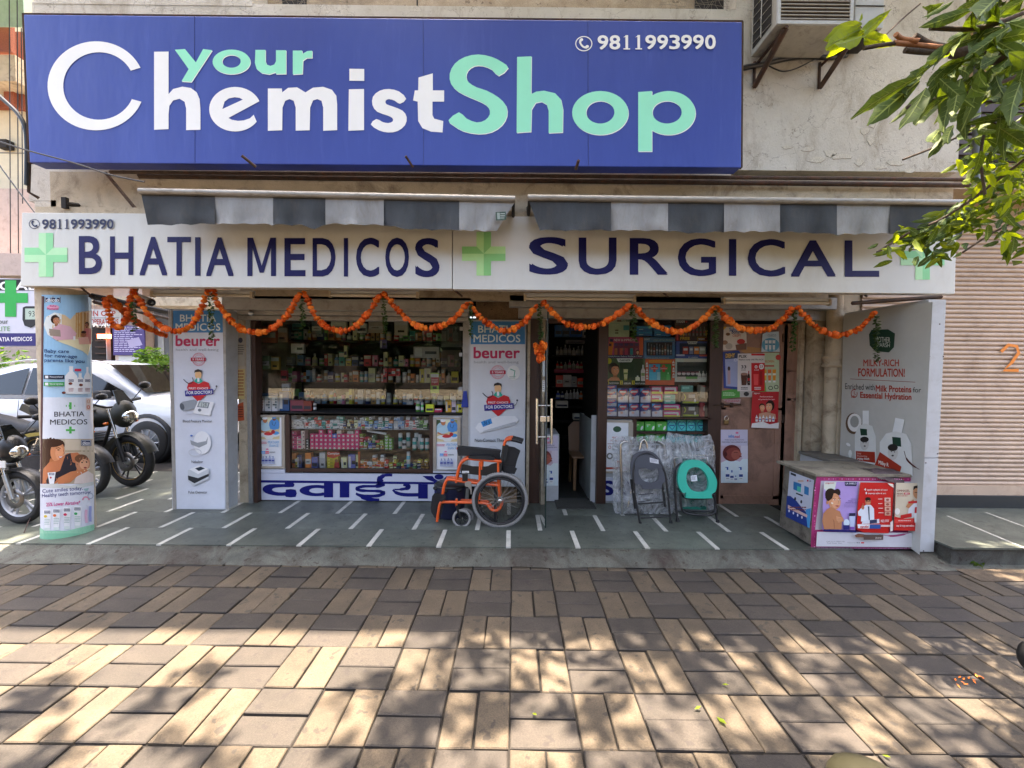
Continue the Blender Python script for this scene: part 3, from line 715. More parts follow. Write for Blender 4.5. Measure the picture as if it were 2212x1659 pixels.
def cross(a,cx,cy,hw,hh,tx,ty,l='#a6d5a4',d='#82c48e'):
 seg=[[(-tx,-hh),(0,-hh),(0,0),(-tx,-ty)],[(0,-hh),(tx,-hh),(tx,-ty),(0,0)],[(hw,-ty),(hw,0),(0,0),(tx,-ty)],[(hw,0),(hw,ty),(tx,ty),(0,0)],
           [(tx,hh),(0,hh),(0,0),(tx,ty)],[(0,hh),(-tx,hh),(-tx,ty),(0,0)],[(-hw,ty),(-hw,0),(0,0),(-tx,ty)],[(-hw,0),(-hw,-ty),(-tx,-ty),(0,0)]]
 a.step();a.hold=True
 for i,s_ in enumerate(seg):a.poly([(cx+x,cy+y)for x,y in s_],l if i in(0,2,5,6)else d)
 a.hold=False
NAVY='#0f0d48'
def bigtext(root,o2,items):
 for ch,x0,y0,x1,y1 in items:
  a=Art(YP(YF),K,{0:0,1:713.2,2:1443.9}[o2],0,base=.003)
  if ch=='I':a.rect(x0,y0,x1,y1,NAVY)
  elif ch=='L':a.poly([(x0,y0),(x0+46,y0),(x0+46,y1-36),(x1,y1-36),(x1,y1),(x0,y1)],NAVY)
  elif ch=='T':a.poly([(x0,y0),(x1,y0),(x1,y0+32),(x0+(x1-x0)/2+16,y0+32),(x0+(x1-x0)/2+16,y1),(x0+(x1-x0)/2-16,y1),(x0+(x1-x0)/2-16,y0+32),(x0,y0+32)],NAVY)
  elif ch=='M':a.poly([(x0,y0),(x0+34,y0),((x0+x1)/2,y1-62),(x1-34,y0),(x1,y0),(x1,y1),(x1-30,y1),(x1-30,y0+62),((x0+x1)/2+12,y1-20),((x0+x1)/2-12,y1-20),(x0+30,y0+62),(x0+30,y1),(x0,y1)],NAVY)
  else:a.text(ch,x0,y0,x1,y1,NAVY,.022,4)
  a.build('letter',root,M_print('letter_vinyl'))
def fascia(px4,label):
 c=(P(*px4[2],YF)+P(*px4[3],YF))/2
 r_=empty('fascia_sign',c,label,'sign','white fascia boards')
 f=[P(*q,YF)for q in px4];bk=[q+V((0,.09,0))for q in f]
 MB().hexa([f[0],f[3],f[2],f[1]]+[bk[0],bk[3],bk[2],bk[1]]).build('sign_board',M_fas,r_,bevel=.005)
 return r_
FS1=fascia([(47,459),(976.5,466),(976.5,624),(44,618)],'white fascia board reading BHATIA MEDICOS with a phone number and green cross')
bigtext(FS1,0,[('B',470,1402,607,1628),('H',655,1404,793,1633),('A',830,1407,995,1636),('T',995,1407,1135,1637),('I',1160,1409,1192,1638),('A',1225,1410,1388,1640),('M',1470,1412,1640,1640),('E',1690,1414,1815,1641),('D',1857,1414,1993,1642)])
bigtext(FS1,1,[('I',82,1414,107,1643),('C',155,1412,292,1645),('O',328,1412,468,1645),('S',505,1414,650,1646)])
a=Art(YP(YF),K,base=.003);cross(a,275,1514,127,130,43,43);a.build('green_cross',FS1)
a=Art(YP(YF),base=.003);phone(a,75,484,10.5,91,474,248,495,'#2a2e4a');a.build('phone_number',FS1)
FS2=fascia([(978,466),(2067,476),(2063,635),(978,625)],'white fascia board reading SURGICAL with two green crosses partly behind leaves')
bigtext(FS2,1,[('S',1180,1408,1412,1631),('U',1475,1411,1700,1632),('R',1778,1414,2004,1632)])
bigtext(FS2,2,[('G',55,1416,282,1640),('I',358,1420,402,1638),('C',470,1420,692,1643),('A',725,1428,992,1643),('L',1045,1428,1250,1644)])
a=Art(YP(YF),K,713.2,base=.003);cross(a,912,1507,129,130,43,43,'#a5cf8d','#80ba74');a.build('green_cross',FS2)
a=Art(YP(YF),K,1443.9,base=.003);cross(a,1507,1533,130,128,43,43);a.build('green_cross',FS2)
for x in(176,976,1420,1850):
 MB().tube([P(x,622,3.74),P(x+22,640,3.9)],.012,4).build('hanger_strap',M_rust,FS1 if x<977 else FS2)
# ================================================================== AWNINGS
M_dkf=M('charcoal_awning_cloth','#3d4145',.9,var=.14,scale=5,dirt=.35,dirtcol='#5a544c',bmp=.25,bscale=25,stretch=(3,3,1))
M_ltf=M('light_grey_awning_cloth','#8f9090',.9,var=.10,scale=5,dirt=.4,dirtcol='#6d5f50',bmp=.25,bscale=25,stretch=(3,3,1))
def awning(label,xs,ends,bar,bot,dark0):
 """xs: px seams; bar: (x0,y0,x1,y1) bar centre line; bot: function px -> lower edge py"""
 YA=3.36;root=empty('striped_awning',P((xs[0]+xs[-1])/2,500,YA),label,'awning','striped shop awnings')
 by=lambda x:bar[1]+(bar[3]-bar[1])*(x-bar[0])/(bar[2]-bar[0])
 for k in range(len(xs)-1):
  dk=(k%2==0)==dark0;mt=M_dkf if dk else M_ltf;nx,ny=14,6
  vs=[]
  for j in range(ny+1):
   for i in range(nx+1):
    t=i/nx;x=xs[k]+(xs[k+1]-xs[k])*t;q=j/ny
    if k==0:x+=ends[0]*q*(1-t)
    if k==len(xs)-2:x+=ends[1]*q*t
    yb=bot(x)+2.5*mnoise.noise(V((x*.05,3,k)))-3.0*abs(math.sin(math.pi*t*3))*(q>.9)
    y=by(x)+6+(yb-by(x)-6)*q
    vs.append(P(x,y,YA+.012+.026*q*math.sin(t*9.5+k*2.1)+.02*q*mnoise.noise(V((x*.03,q*2,k)))))
  MB().add(vs,[(j*(nx+1)+i,j*(nx+1)+i+1,(j+1)*(nx+1)+i+1,(j+1)*(nx+1)+i)for j in range(ny)for i in range(nx)],0,True).build('valance_panel',mt,root)
  vs=[]
  for j in range(3):
   for i in range(7):
    t=i/6;q=j/2;x=xs[k]+(xs[k+1]-xs[k])*t
    vs.append(P(x,by(x)-4,YA+.0)+V((0,.28*q,.105*q-.012*math.sin(math.pi*q)+.004*math.sin(i*2+k))))
  MB().add(vs,[(j*7+i,j*7+i+1,(j+1)*7+i+1,(j+1)*7+i)for j in range(2)for i in range(6)],0,True).build('canopy_panel',mt,root)
 x0,x1=bar[0],bar[2]
 MB().tube([P(x0,by(x0),YA),P(x1,by(x1),YA)],.025,14).build('front_bar',M('dusty_awning_bar','#8f8b84',.45,.35,var=.15,scale=12,dirt=.7,dirtcol='#5c4f40',stretch=(1,4,4)),root)
 r0=P(x0+8,by(x0),YA)+V((0,.32,.10));r1=P(x1-8,by(x1),YA)+V((0,.32,.10))
 MB().tube([r0,r1],.04,12).build('roller',M_steel,root)
 for x in(x0+4,x1-4):
  p=P(x,by(x),YA);MB().tube([p+V((0,.02,-.01)),p+V((0,.18,-.07)),p+V((0,.36,.06))],.014,6).build('folding_arm',M_dark,root)
 return root
def lerp_fn(pts):
 def f(x):
  if x<=pts[0][0]:return pts[0][1]
  for(a,b),(c,d)in zip(pts,pts[1:]):
   if x<=c:return b+(d-b)*(x-a)/(c-a)
  return pts[-1][1]
 return f
AW1=awning('left grey striped retractable awning above BHATIA MEDICOS lettering',[305,464,590,703,829,992,1113],(14,-40),(302,413,1113,430),
       lerp_fn([(300,484),(340,488),(464,485),(590,486),(660,489),(682,499),(704,485),(829,488),(870,496),(992,499),(1060,501),(1113,494)]),True)
AW2=awning('right grey striped retractable awning above SURGICAL lettering',[1142,1320,1443,1564,1685,1808,1923,2095],(24,-18),(1140,427,2096,438),
       lerp_fn([(1140,496),(1200,500),(1320,499),(1443,500),(1500,506),(1564,502),(1685,502),(1808,508),(1923,506),(2095,510)]),True)
a=Art(YP(3.34),base=.004);a.rect(1071,458,1093,476,'#38483f',rot=-.06);a.rect(1074,460,1080,474,'#7d8781',rot=-.06);a.lines(1081,461,1091,475,3,'#8f9691',.1);a.build('stitched_tag',AW1)
# ================================================================== WINDOW AIR CONDITIONERS
M_acw=M('weathered_cream_enamel','#a9a69e',.5,var=.1,scale=4,dirt=.6,dirtcol='#5c5247',stretch=(3,3,1))
def ac(label,xl,xr,zb,y0,y1,h,grille=True):
 r_=empty('air_conditioner',((xl+xr)/2,(y0+y1)/2,zb),label,'air conditioner')
 MB().bmm((xl,y0+.012,zb),(xr,y1,zb+h)).build('casing',M_acw,r_,bevel=.006)
 t=.028;f=MB()
 for a_,b_ in(((xl,zb),(xr,zb+t)),((xl,zb+h-t),(xr,zb+h)),((xl,zb+t),(xl+t,zb+h-t)),((xr-t,zb+t),(xr,zb+h-t))):
  f.bmm((a_[0],y0-.006,a_[1]),(b_[0],y0+.011,b_[1]))
 f.build('front_frame',M_whitep,r_)
 MB().bmm((xl+t,y0+.004,zb+t),(xr-t,y0+.0115,zb+h-t)).build('coil',M('dark_copper_coil','#2c211b',.6),r_)
 if grille:
  n_=20;me=MB().box((0,0,0),(xr-xl-2*t-.002,.01,.006)).mesh('fin',[M_acw],V((0,0,0)))
  for i in range(n_):
   o=bpy.data.objects.new('grille_fin',me);COL.objects.link(o);o.parent=r_;o.location=V(((xl+xr)/2,y0-.004,zb+t+.012+i*(h-2*t)/n_))-wl(r_)
 v=MB()
 MB().bmm((xl-.004,y0+.07,zb+.05),(xl-.001,y1-.03,zb+h-.04)).build('side_vent',M_dark,r_)
 for i in range(7):
  z=zb+.06+i*.075;MB().tube([(xl-.008,y0+.07,z),(xl-.008,y1-.03,z+.035)],.004,4).build('louvre',M_acw,r_)
 MB().tube([(xl-.009,(y0+y1)/2+.02,zb+.05),(xl-.009,(y0+y1)/2+.02,zb+h-.04)],.006,4).build('louvre',M_acw,r_)
 return r_
f0=P(1677.6,52,3.44);f1=P(1842,52,3.44)
AC1=ac('old cream window air conditioner with rusty brackets beside the blue sign',f0.x,f1.x,f0.z,3.44,3.80,.62)
for q0,q1 in(((1704,52),(1630,188)),((1868,70),(1771,190))):
 s_=P(*q0,3.45)+V((0,0,-.01));e_=P(*q1,3.84)
 s_.x=e_.x+.02
 MB().tube([V((s_.x,3.46,f0.z-.02)),e_],[.03,.026],4).build('bracket_brace',M_rust,AC1)
 MB().tube([V((s_.x,3.44,f0.z-.018)),V((s_.x,3.86,f0.z-.018))],.016,4).build('bracket_rail',M_rust,AC1)
 MB().tube([V((e_.x,3.85,e_.z)),V((e_.x,3.85,f0.z))],.014,4).build('bracket_upright',M_rust,AC1)
g0=P(1846,60,3.62)
r_=empty('outdoor_unit',(g0.x+.15,3.7,g0.z),'pale grey cooler casing mounted right beside the window air conditioner','air conditioner')
MB().bmm((g0.x,3.62,g0.z),(P(1908,60,3.62).x,3.85,g0.z+.7)).build('casing',M_whitep,r_,bevel=.006)
MB().bmm((g0.x-.002,3.614,P(1846,14,3.62).z),(P(1908,60,3.62).x+.002,3.619,P(1846,12,3.62).z)).build('seam',M_dark,r_)
MB().bmm((g0.x+.02,3.64,g0.z-.05),(P(1900,60,3.62).x,3.84,g0.z-.002)).build('tray',M_dark,r_)
def cable(pts,y,r,label,px=True):
 p=[P(q[0],q[1],y if len(q)<3 else q[2])for q in cr(pts,5)]if px else pts
 MB().tube(p,r,6).build('cable',M_blkp,None,label,'cable')
cable([(1600,148),(1650,138),(1700,126),(1740,122),(1790,124),(1830,118)],3.83,.022,'thick black taped cable running under the air conditioner')
cable([(1660,142),(1690,154),(1720,148),(1760,128)],3.80,.006,'thin black wire drooping below the taped cable')
cable([(0,306),(60,325),(160,352),(240,378),(312,393)],3.30,.006,'thin black wire crossing the lower left corner of the blue sign')
cable([(1170,590+0),(1300,630)],3.75,.003,'thin wire hanging under the SURGICAL board')if False else None
# ================================================================== SHOP FRONT: window, vitrine, boards, door
K5=.2108;O5=(548.5,866.7)
def q5(x,y):return(O5[0]+x*K5,O5[1]+y*K5)
YV=4.90
M_gl=M_glass('shop_window_glass','#f0f4f2',1.0,0)
M_gl2=M_glass('vitrine_glass','#f6f8f7',.7,0)
M_framew=M('pale_wooden_picture_frame','#a79c8c',.5,var=.1,scale=8)
def bx(name,x0,y0,x1,y1,Y,t,mt,par=None,bev=0,**k):
 a,b=P(x0,y0,Y),P(x1,y1,Y)
 return MB().bmm((a.x,Y,b.z),(b.x,Y+t,a.z)).build(name,mt,par,bevel=bev,**k)
W=empty('display_window',P(776,891,YV),'big brown framed shop window with glossy glass above the medicine vitrine','window')
bx('frame',545,676,553,893,YV,.06,M_wood,W);bx('frame',1001,676,1007,893,YV,.06,M_wood,W)
bx('frame',553,672,1001,679,YV,.06,M_wood,W)
gl=bx('glass',553,679.5,1000.8,868,YV+.02,.006,M_gl,W)
for q in((556,701),(555,755),(555,830),(996,710),(995,766),(995,840)):
 bx('glass_clip',q[0]-3,q[1]-4,q[0]+3.5,q[1]+4,YV+.004,.014,M_whitep,W)
CT=empty('shop_counter',P(776,1086,YV),'counter of the shop with glazed medicine vitrine and brown wooden frame','counter')
bx('counter_top',545,890,1005,896,YV-.03,.55,M_dark,CT,.003)
fr_=[(615.5,896,626.5,1021),(927.5,897,935,1022),(626.5,1012,927.5,1021.5)]
for f in fr_:bx('frame',*f,YV-.012,.05,M_wood,CT,.002)
bx('back_board',616,897,934,1021,YV+.42,.01,M('dim_board','#5d4c40',.8),CT)
bx('vitrine_floor',616,1013.5,934,1018,YV+.045,.37,M_wood,CT)
bx('glass',626.6,897,927.4,1011.9,YV+.008,.005,M_gl2,CT)
s1,s2=926.3,971.3
bx('shelf',627,s1,927,s1+1.6,YV+.03,.37,M_whitep,CT);bx('shelf',627,s2,927,s2+1.6,YV+.03,.37,M_wood,CT)
bx('end_panel',553,897,615.3,1013,YV+.003,.05,M_whitep,CT);bx('end_panel',935.2,897,1003,1017,YV+.003,.05,M_whitep,CT)
bx('side_post',545,897,552.8,1086,YV-.01,.07,M_wood,CT);bx('kick_board',553,1083.5,1004,1090,YV-.004,.06,M_rust,CT)
HS=empty('shop_sign',P(776,1083,YV-.02),'long white board with large navy Hindi lettering below the vitrine','sign')
bx('sign_board',553,1014+8,1003.5,1083,YV-.028,.03,M('white_flex_sheet','#c4c7d4',.4,var=.04),HS)
bx('sign_board',553,1013.6,615.2,1021.8,YV-.028,.03,MATS['white_flex_sheet'],HS);bx('sign_board',935.4,1018,1003.5,1021.8,YV-.028,.03,MATS['white_flex_sheet'],HS)
def hin(draw):
 a=Art(YP(YV-.028),K5,*O5,base=.0015);draw(a);a.build('letter',HS,M_print('letter_vinyl'))
NV='#0e135c'
hin(lambda a:a.poly([(66,808),(1300,822),(1850,828),(1850,852),(66,833)],NV))
hin(lambda a:a.poly(cr([(315,834),(405,835),(406,878),(300,880),(215,888),(188,903),(200,920),(250,932),(326,930),(328,905),(428,906),(428,980),(328,980),(322,968),(240,968),(150,952),(100,925),(90,890),(130,858),(200,848),(315,848)],2,True),NV))
def va(a):
 a.poly([(718,838),(812,840),(812,985),(718,985)],NV)
 a.poly(earc(640,915,172,58,40,320,30)+earc(648,915,80,27,318,42,20),NV)
hin(va);hin(lambda a:a.poly([(880,840),(978,842),(978,986),(880,986)],NV))
def ii(a):
 a.stroke([(1300,830),(1290,800),(1310,775),(1350,757),(1418,757)],[66,60,42,30,28],NV,4)
 a.stroke([(1295,840),(1297,862),(1240,870),(1120,872),(1060,890),(1085,912),(1180,918),(1290,922),(1322,940),(1280,966),(1180,972),(1095,962),(1045,945)],[88,40,26,30,40,30,24,30,54,34,30,24,22],NV,4)
 a.stroke([(1050,955),(1110,985),(1180,1003),(1285,1008)],[14,34,36,26],NV,4)
hin(ii)
def ya(a):
 a.poly([(1683,850),(1782,852),(1782,998),(1683,997)],NV)
 a.stroke([(1440,905),(1510,902),(1580,888),(1580,866),(1530,855)],[16,28,40,44,26],NV,4)
 a.stroke([(1425,905),(1455,935),(1540,957),(1690,958)],[22,34,36,36],NV,4)
hin(ya);hin(lambda a:a.poly([(1850,828),(1960,830),(1960,998),(1850,998)],NV))
hin(lambda a:a.poly([(1725,765),(1830,766),(1848,790),(1880,812),(1920,812),(1952,790),(1975,767),(2090,768),(2040,802),(1960,828),(1850,828),(1780,805)],NV).ell(1897,775,47,28,NV))
a=Art(YP(YV-.006),K5,*O5);a.rect(1125,1062,1268,1085,'#2a2a2a');a.stroke([(1160,1065),(1190,1078),(1230,1066)],8,'#8a8a86');a.mb.build('wall_socket_plate',M_print(),CT)
def wframe(label,x0,y0,x1,y1,Y,draw,t=.022,fw=None,mt=None):
 r_=empty('framed_poster',P((x0+x1)/2,y1,Y),label,'framed poster')
 w=fw or(x1-x0)*.12
 bx('frame',x0,y0,x1,y0+w*.7,Y-t,t,mt or M_framew,r_,.003);bx('frame',x0,y1-w*.7,x1,y1,Y-t,t,mt or M_framew,r_,.003)
 bx('frame',x0,y0+w*.7,x0+w,y1-w*.7,Y-t,t,mt or M_framew,r_,.003);bx('frame',x1-w,y0+w*.7,x1,y1-w*.7,Y-t,t,mt or M_framew,r_,.003)
 a=Art(YP(Y-t*.35));a.rect(x0+w*.9,y0+w*.6,x1-w*.9,y1-w*.6,'#cfd0d8');draw(a);a.build('poster_sheet',r_)
 return r_
def nurse(ox,oy):
 def d(a):
  a.ox,a.oy,a.sx,a.sy=ox,oy,K5,K5
  a.rect(0,0,222,225,'#c9b98f');a.rect(0,0,222,110,'#8a8a5e');a.rect(60,0,150,90,'#d9cfae');a.rect(0,0,50,60,'#3f4f35')
  a.ell(168,70,54,58,'#4f86bf');a.rect(125,55,215,120,'#4f86bf');a.ell(168,12,20,22,'#7a4b35');a.ell(168,3,22,12,'#5a8fc4');a.stroke([(145,40),(150,75),(170,85),(185,50)],4,'#22262a')
  a.ell(60,85,55,58,'#9fb9c4');a.poly([(5,90),(110,60),(130,125),(60,150),(5,140)],'#a7c1cb');a.ell(75,28,24,30,'#b0714c');a.ell(72,10,28,13,'#e9edf0');a.stroke([(15,130),(60,150),(120,152)],16,'#b0714c')
  a.ell(118,178,108,26,'#dfe6ea');a.ell(185,160,34,18,'#4a90c8');a.poly([(60,190),(170,190),(150,222),(90,222)],'#e6e0cc')
  a.ell(110,168,46,17,'#b8383a');a.ell(158,148,20,20,'#a33032')
  a.lines(8,250,95,275,2,'#c8657a',.1,.5);a.text('PRATHAM',108,240,218,268,'#7fa6c6',.02);a.text('SNAN SE',120,275,214,302,'#7fa6c6',.02)
  a.rect(40,345,78,372,'#3f8fd0');a.rect(80,345,118,372,'#d1405c');a.text('seba',42,348,76,368,'#e8f0fa');a.text('med',82,348,116,368,'#f8e8ee');a.ell(100,325,14,8,'#d67a96');a.lines(125,350,185,366,2,'#3c3c46',.1)
  for i,x in enumerate((58,92,128,162)):a.bottle(x,395-(i%3==2)*6,472,32,'#9fa5bd','#8087a8','#2f3a86',pump=i in(1,3))
  a.ell(112,474,70,5,'#b2b5c4')
 return d
wframe('left framed poster of nurses bathing a newborn beside the vitrine',550.6,896,615.4,1012.5,YV,nurse(*q5(42,165)))
wframe('right framed poster of nurses bathing a newborn behind the wheelchair',935.4,900.5,995,1018.5,YV,nurse(*q5(1866,190)),mt=M_alu)
def beurer(a,x0,y0,x1,nb,second):
 w=x1-x0;s=w/118.0;X=lambda v:x0+v*s;Yy=lambda v:y0+v*s
 a.rect(x0,y0,x1,Yy(50),'#3f78ae')
 a.text('BHATIA',X(16),Yy(9),X(98),Yy(25),'#c8d4dc',.02,3);a.text('MEDICOS',X(6),Yy(29),X(108),Yy(46),'#c8d4dc',.02,3)
 c='#a8294e';L=Yy(81);H=Yy(61);
 a.text('beurer',X(6),Yy(56),X(107),L,c,.035,4)
 a.text('health and well-being',X(7),Yy(86),X(104),Yy(93.5),'#7d7f83',.0,2)
 cx=X(59)
 a.ring(cx,Yy(111),15*s,15*s,1*s,1*s,'#c06a74');a.ring(cx,Yy(111),10*s,10*s,.7*s,.7*s,'#c06a74')
 for i in range(22):
  t=math.radians(i*360/22);a.ell(cx+12.5*s*math.cos(t),Yy(111)+12.5*s*math.sin(t),1.1*s,1.1*s,'#c8808a',6)
 a.rect(X(42),Yy(107),X(76),Yy(115),'#a3243c');a.text('5 YEARS',X(46),Yy(108.7),X(72),Yy(113.3),'#e6dfe0',.02)
 a.ell(cx,Yy(146),7.5*s,10*s,'#d8a878');a.poly([(X(50),Yy(142)),(X(51),Yy(136)),(X(59),Yy(133)),(X(67),Yy(136)),(X(67.5),Yy(143)),(X(63),Yy(139)),(X(53),Yy(140))],'#2f2a2a')
 a.poly([(X(50),Yy(160)),(X(55),Yy(154)),(X(64),Yy(154)),(X(69),Yy(160)),(X(69),Yy(164)),(X(50),Yy(164))],'#2f9a86');a.rect(X(57),Yy(153),X(62),Yy(162),'#e6e0d4')
 hx,hy=X(60),Yy(182);r=27*s
 a.poly([(hx,hy+r*.95),(hx-r*.75,hy+r*.25),(hx-r*.98,hy-r*.25),(hx-r*.85,hy-r*.65),(hx-r*.45,hy-r*.8),(hx,hy-r*.55),(hx+r*.45,hy-r*.8),(hx+r*.85,hy-r*.65),(hx+r*.98,hy-r*.25),(hx+r*.75,hy+r*.25)],'#b3262b')
 a.poly([(X(29),Yy(182)),(X(93),Yy(178)),(X(94),Yy(190)),(X(30),Yy(195))],'#2a2a7a')
 a.text('FIRST CHOICE',X(38),Yy(174.5),X(82),Yy(179),'#e8e2e2',.02);a.text('FOR DOCTORS',X(33),Yy(183.5),X(91),Yy(190.5),'#e8e6ee',.03,2,dy=-2*s)
 a.stroke([(X(26),Yy(156)),(X(33),Yy(163)),(X(41),Yy(166)),(X(48),Yy(160)),(X(46),Yy(152))],1.7*s,'#23232a',4)
 a.stroke([(X(92),Yy(184)),(X(98),Yy(181)),(X(101),Yy(174))],1*s,'#33343a',3);a.ell(X(101),Yy(172),2.2*s,2.2*s,'#3a3c44',8)
 if not second:
  a.poly([(X(18),Yy(212)),(X(24),Yy(207)),(X(50),Yy(202)),(X(57),Yy(207)),(X(54),Yy(222)),(X(26),Yy(229)),(X(19),Yy(224))],'#8a8f94');a.ell(X(23),Yy(218),5*s,8*s,'#4f555c',rot=-.3)
  a.poly([(X(60),Yy(204)),(X(96),Yy(208)),(X(86),Yy(239)),(X(47),Yy(233))],'#d9dadc');a.poly([(X(62),Yy(206)),(X(86),Yy(209)),(X(82),Yy(222)),(X(57),Yy(219))],'#6d7379');a.poly([(X(64),Yy(208)),(X(83),Yy(210.5)),(X(80),Yy(220)),(X(60),Yy(217.5))],'#aeb5b2');a.text('128',X(67),Yy(210),X(79),Yy(218),'#3b4144');a.ell(X(63),Yy(226),4*s,3.4*s,'#6a7076')
  a.stroke([(X(30),Yy(228)),(X(38),Yy(236)),(X(50),Yy(232))],1*s,'#b9babd',3)
  a.text('Blood Pressure Monitor',X(25),Yy(248),X(91),Yy(254),'#2d2d2f',.015)
  a.ell(X(69),Yy(300),20*s,26*s,'#d4d6d9');a.ell(X(68),Yy(292),14*s,18*s,'#dcdee1');a.poly([(X(42),Yy(294)),(X(58),Yy(300)),(X(78),Yy(296)),(X(82),Yy(286)),(X(80),Yy(303)),(X(62),Yy(311)),(X(44),Yy(304))],'#8b8f92');a.ring(X(53),Yy(322),15*s,9*s,2*s,2*s,'#b6b8bc');a.ell(X(45),Yy(284),3*s,2*s,'#4a6bb0',8)
  a.text('Nebulizer',X(45),Yy(340),X(71),Yy(346),'#2d2d2f',.015)
  a.poly([(X(37),Yy(362)),(X(62),Yy(352)),(X(84),Yy(360)),(X(84),Yy(382)),(X(48),Yy(398)),(X(36),Yy(386))],'#b4b7ba');a.poly([(X(40),Yy(360)),(X(62),Yy(351)),(X(84),Yy(359)),(X(60),Yy(371))],'#d4d6d9');a.poly([(X(53),Yy(358)),(X(66),Yy(354)),(X(76),Yy(358)),(X(62),Yy(364))],'#22303c');a.poly([(X(37),Yy(374)),(X(60),Yy(380)),(X(84),Yy(370)),(X(84),Yy(376)),(X(52),Yy(392)),(X(38),Yy(384))],'#2a2c30')
  a.text('Pulse Oximeter',X(38),Yy(409),X(81),Yy(415),'#2d2d2f',.015)
 else:
  a.ell(X(93),Yy(112),14*s,16*s,'#d9d8ce');a.stroke([(X(86),Yy(104)),(X(96),Yy(108)),(X(94),Yy(122))],2.2*s,'#5a9a80');a.lines(X(84),Yy(120),X(102),Yy(126),2,'#8a9a90')
  a.poly([(X(10),Yy(232)),(X(16),Yy(222)),(X(60),Yy(206)),(X(96),Yy(206)),(X(104),Yy(214)),(X(98),Yy(224)),(X(62),Yy(234)),(X(20),Yy(243))],'#dcdedf');a.poly([(X(70),Yy(226)),(X(98),Yy(218)),(X(99),Yy(223)),(X(66),Yy(232)),(X(26),Yy(241)),(X(28),Yy(238))],'#a9abad')
  a.poly([(X(22),Yy(219)),(X(44),Yy(211)),(X(47),Yy(222)),(X(27),Yy(230))],'#3d7fb8');a.text('36.5',X(28),Yy(216),X(42),Yy(225),'#10243c');a.ell(X(58),Yy(215),5*s,3*s,'#e9ebec')
  a.text('Non-Contact Thermometer',X(9),Yy(255),X(105),Yy(262),'#2a2b2e',.015)
  a.ring(X(48),Yy(288),13*s,17*s,1*s,1*s,'#a9acb0',24,0,180);a.poly([(X(30),Yy(295)),(X(66),Yy(295)),(X(70),Yy(330)),(X(26),Yy(330))],'#d2d4d7')
Y1=4.56
b1=empty('advertising_panel',P(429,1103,Y1),'tall white lightbox with pulse oximeter and nebulizer pictures left of the window','advertising panel')
f=[P(370.5,668,Y1),P(371.5,1103,Y1),P(488.5,1106,Y1),P(488.5,668,Y1)]
MB().hexa([f[0],f[1],f[2],f[3]]+[q+V((0,.20,0))for q in f]).build('box_body',M_whitep,b1,bevel=.004)
a=Art(YP(Y1),base=.002);a.rect(374,671,486,1099,'#c0c3cb');beurer(a,374,671,486,0,False);a.build('printed_sheet',b1)
for q in((370.8,668,373.6,1103),(486.2,668,488.6,1103)):bx('edge_trim',q[0],668,q[2],1102,Y1-.006,.005,M_steel,b1)
Y2=4.80
b2=empty('advertising_panel',P(1074,1050,Y2),'tall white lightbox with thermometer picture behind the wheelchair','advertising panel')
bx('box_body',1013,690,1137,1052,Y2,.055,M_whitep,b2,.004)
a=Art(YP(Y2),base=.002);a.rect(1016,693,1134,1050,'#bfc1c4');beurer(a,1017,694,1134,0,True);a.build('printed_sheet',b2)
side=Plane((P(488.5,800,Y1).x+.004,4.6,1),(1,-.0,0))
def flyer(label,surf,draw,base=.003,**k):
 a=Art(surf,base=base,**k);draw(a);return a.build('poster',None,M_print(),label=label,cat='poster')
pl_ws=YP(4.796)
flyer('small yellow handbill with red lettering on the wall beside the lightbox',pl_ws,lambda a:(a.rect(513,797,529,862,'#b3a06a'),a.lines(514.5,800,528,858,9,'#8a4a32',.2)))
flyer('torn orange handbill low on the wall beside the lightbox',pl_ws,lambda a:(a.poly([(513,874),(526,868),(528,908),(513,910)],'#a24e30'),a.lines(515,878,527,904,5,'#3c2a22',.3)))
flyer('grey peeling handbill high on the wall beside the lightbox',pl_ws,lambda a:(a.rect(513,720,529,790,'#9b9384'),a.ell(520,735,5,6,'#3c3c48',8),a.lines(514.5,745,528,768,5,'#57524c',.2)))
ge=empty('glass_door',G(1156,1088),'open frameless glass door with two long steel handles seen nearly edge on','door')
p0=G(1156.5,1088,.02);p1=G(1178,1140,.02);zt2=2.19;dv=(p1-p0).normalized();nv=V((dv.y,-dv.x,0))*.006
MB().add([p0-nv,p1-nv,p1-nv+V((0,0,zt2)),p0-nv+V((0,0,zt2)),p0+nv,p1+nv,p1+nv+V((0,0,zt2)),p0+nv+V((0,0,zt2))],[(0,1,2,3),(7,6,5,4),(0,4,5,1),(3,2,6,7),(0,3,7,4),(1,5,6,2)]).build('glass',M_glass('green_edge_glass','#bfd0c8',1.0,.05),ge)
MB().tube([p1+V((0,-.004,0)),p1+V((0,-.004,zt2))],.006,4).build('edge_strip',M('dark_glass_edge','#20302b',.2),ge)
hp=p0+dv*.60
for sx,xs in((-1,1160),(1,1191)):
 c=P(xs,861,hp.y-.02);lo=P(xs,959,hp.y-.02)
 MB().tube([c,lo],.0135,12).build('handle',M_chrome,ge)
for y in(876,944):
 MB().tube([P(1160,y,hp.y-.02),P(1191,y,hp.y-.02)],.008,8).build('handle_post',M_chrome,ge)
MB().bmm(P(1167,911,hp.y-.05),P(1186,898,hp.y+.0)).build('lock',M_chrome,ge,bevel=.003)
a=Art(Plane(p1+V((0,-.012,0)),(0,-1,0)),base=.0)
a.rect(1172,779,1177,813,'#8b9394');a.rect(1171.5,822,1177,846,'#a7a9a6');a.lines(1172,824,1176.5,844,5,'#3b3f42',.1);a.build('door_sticker',ge)
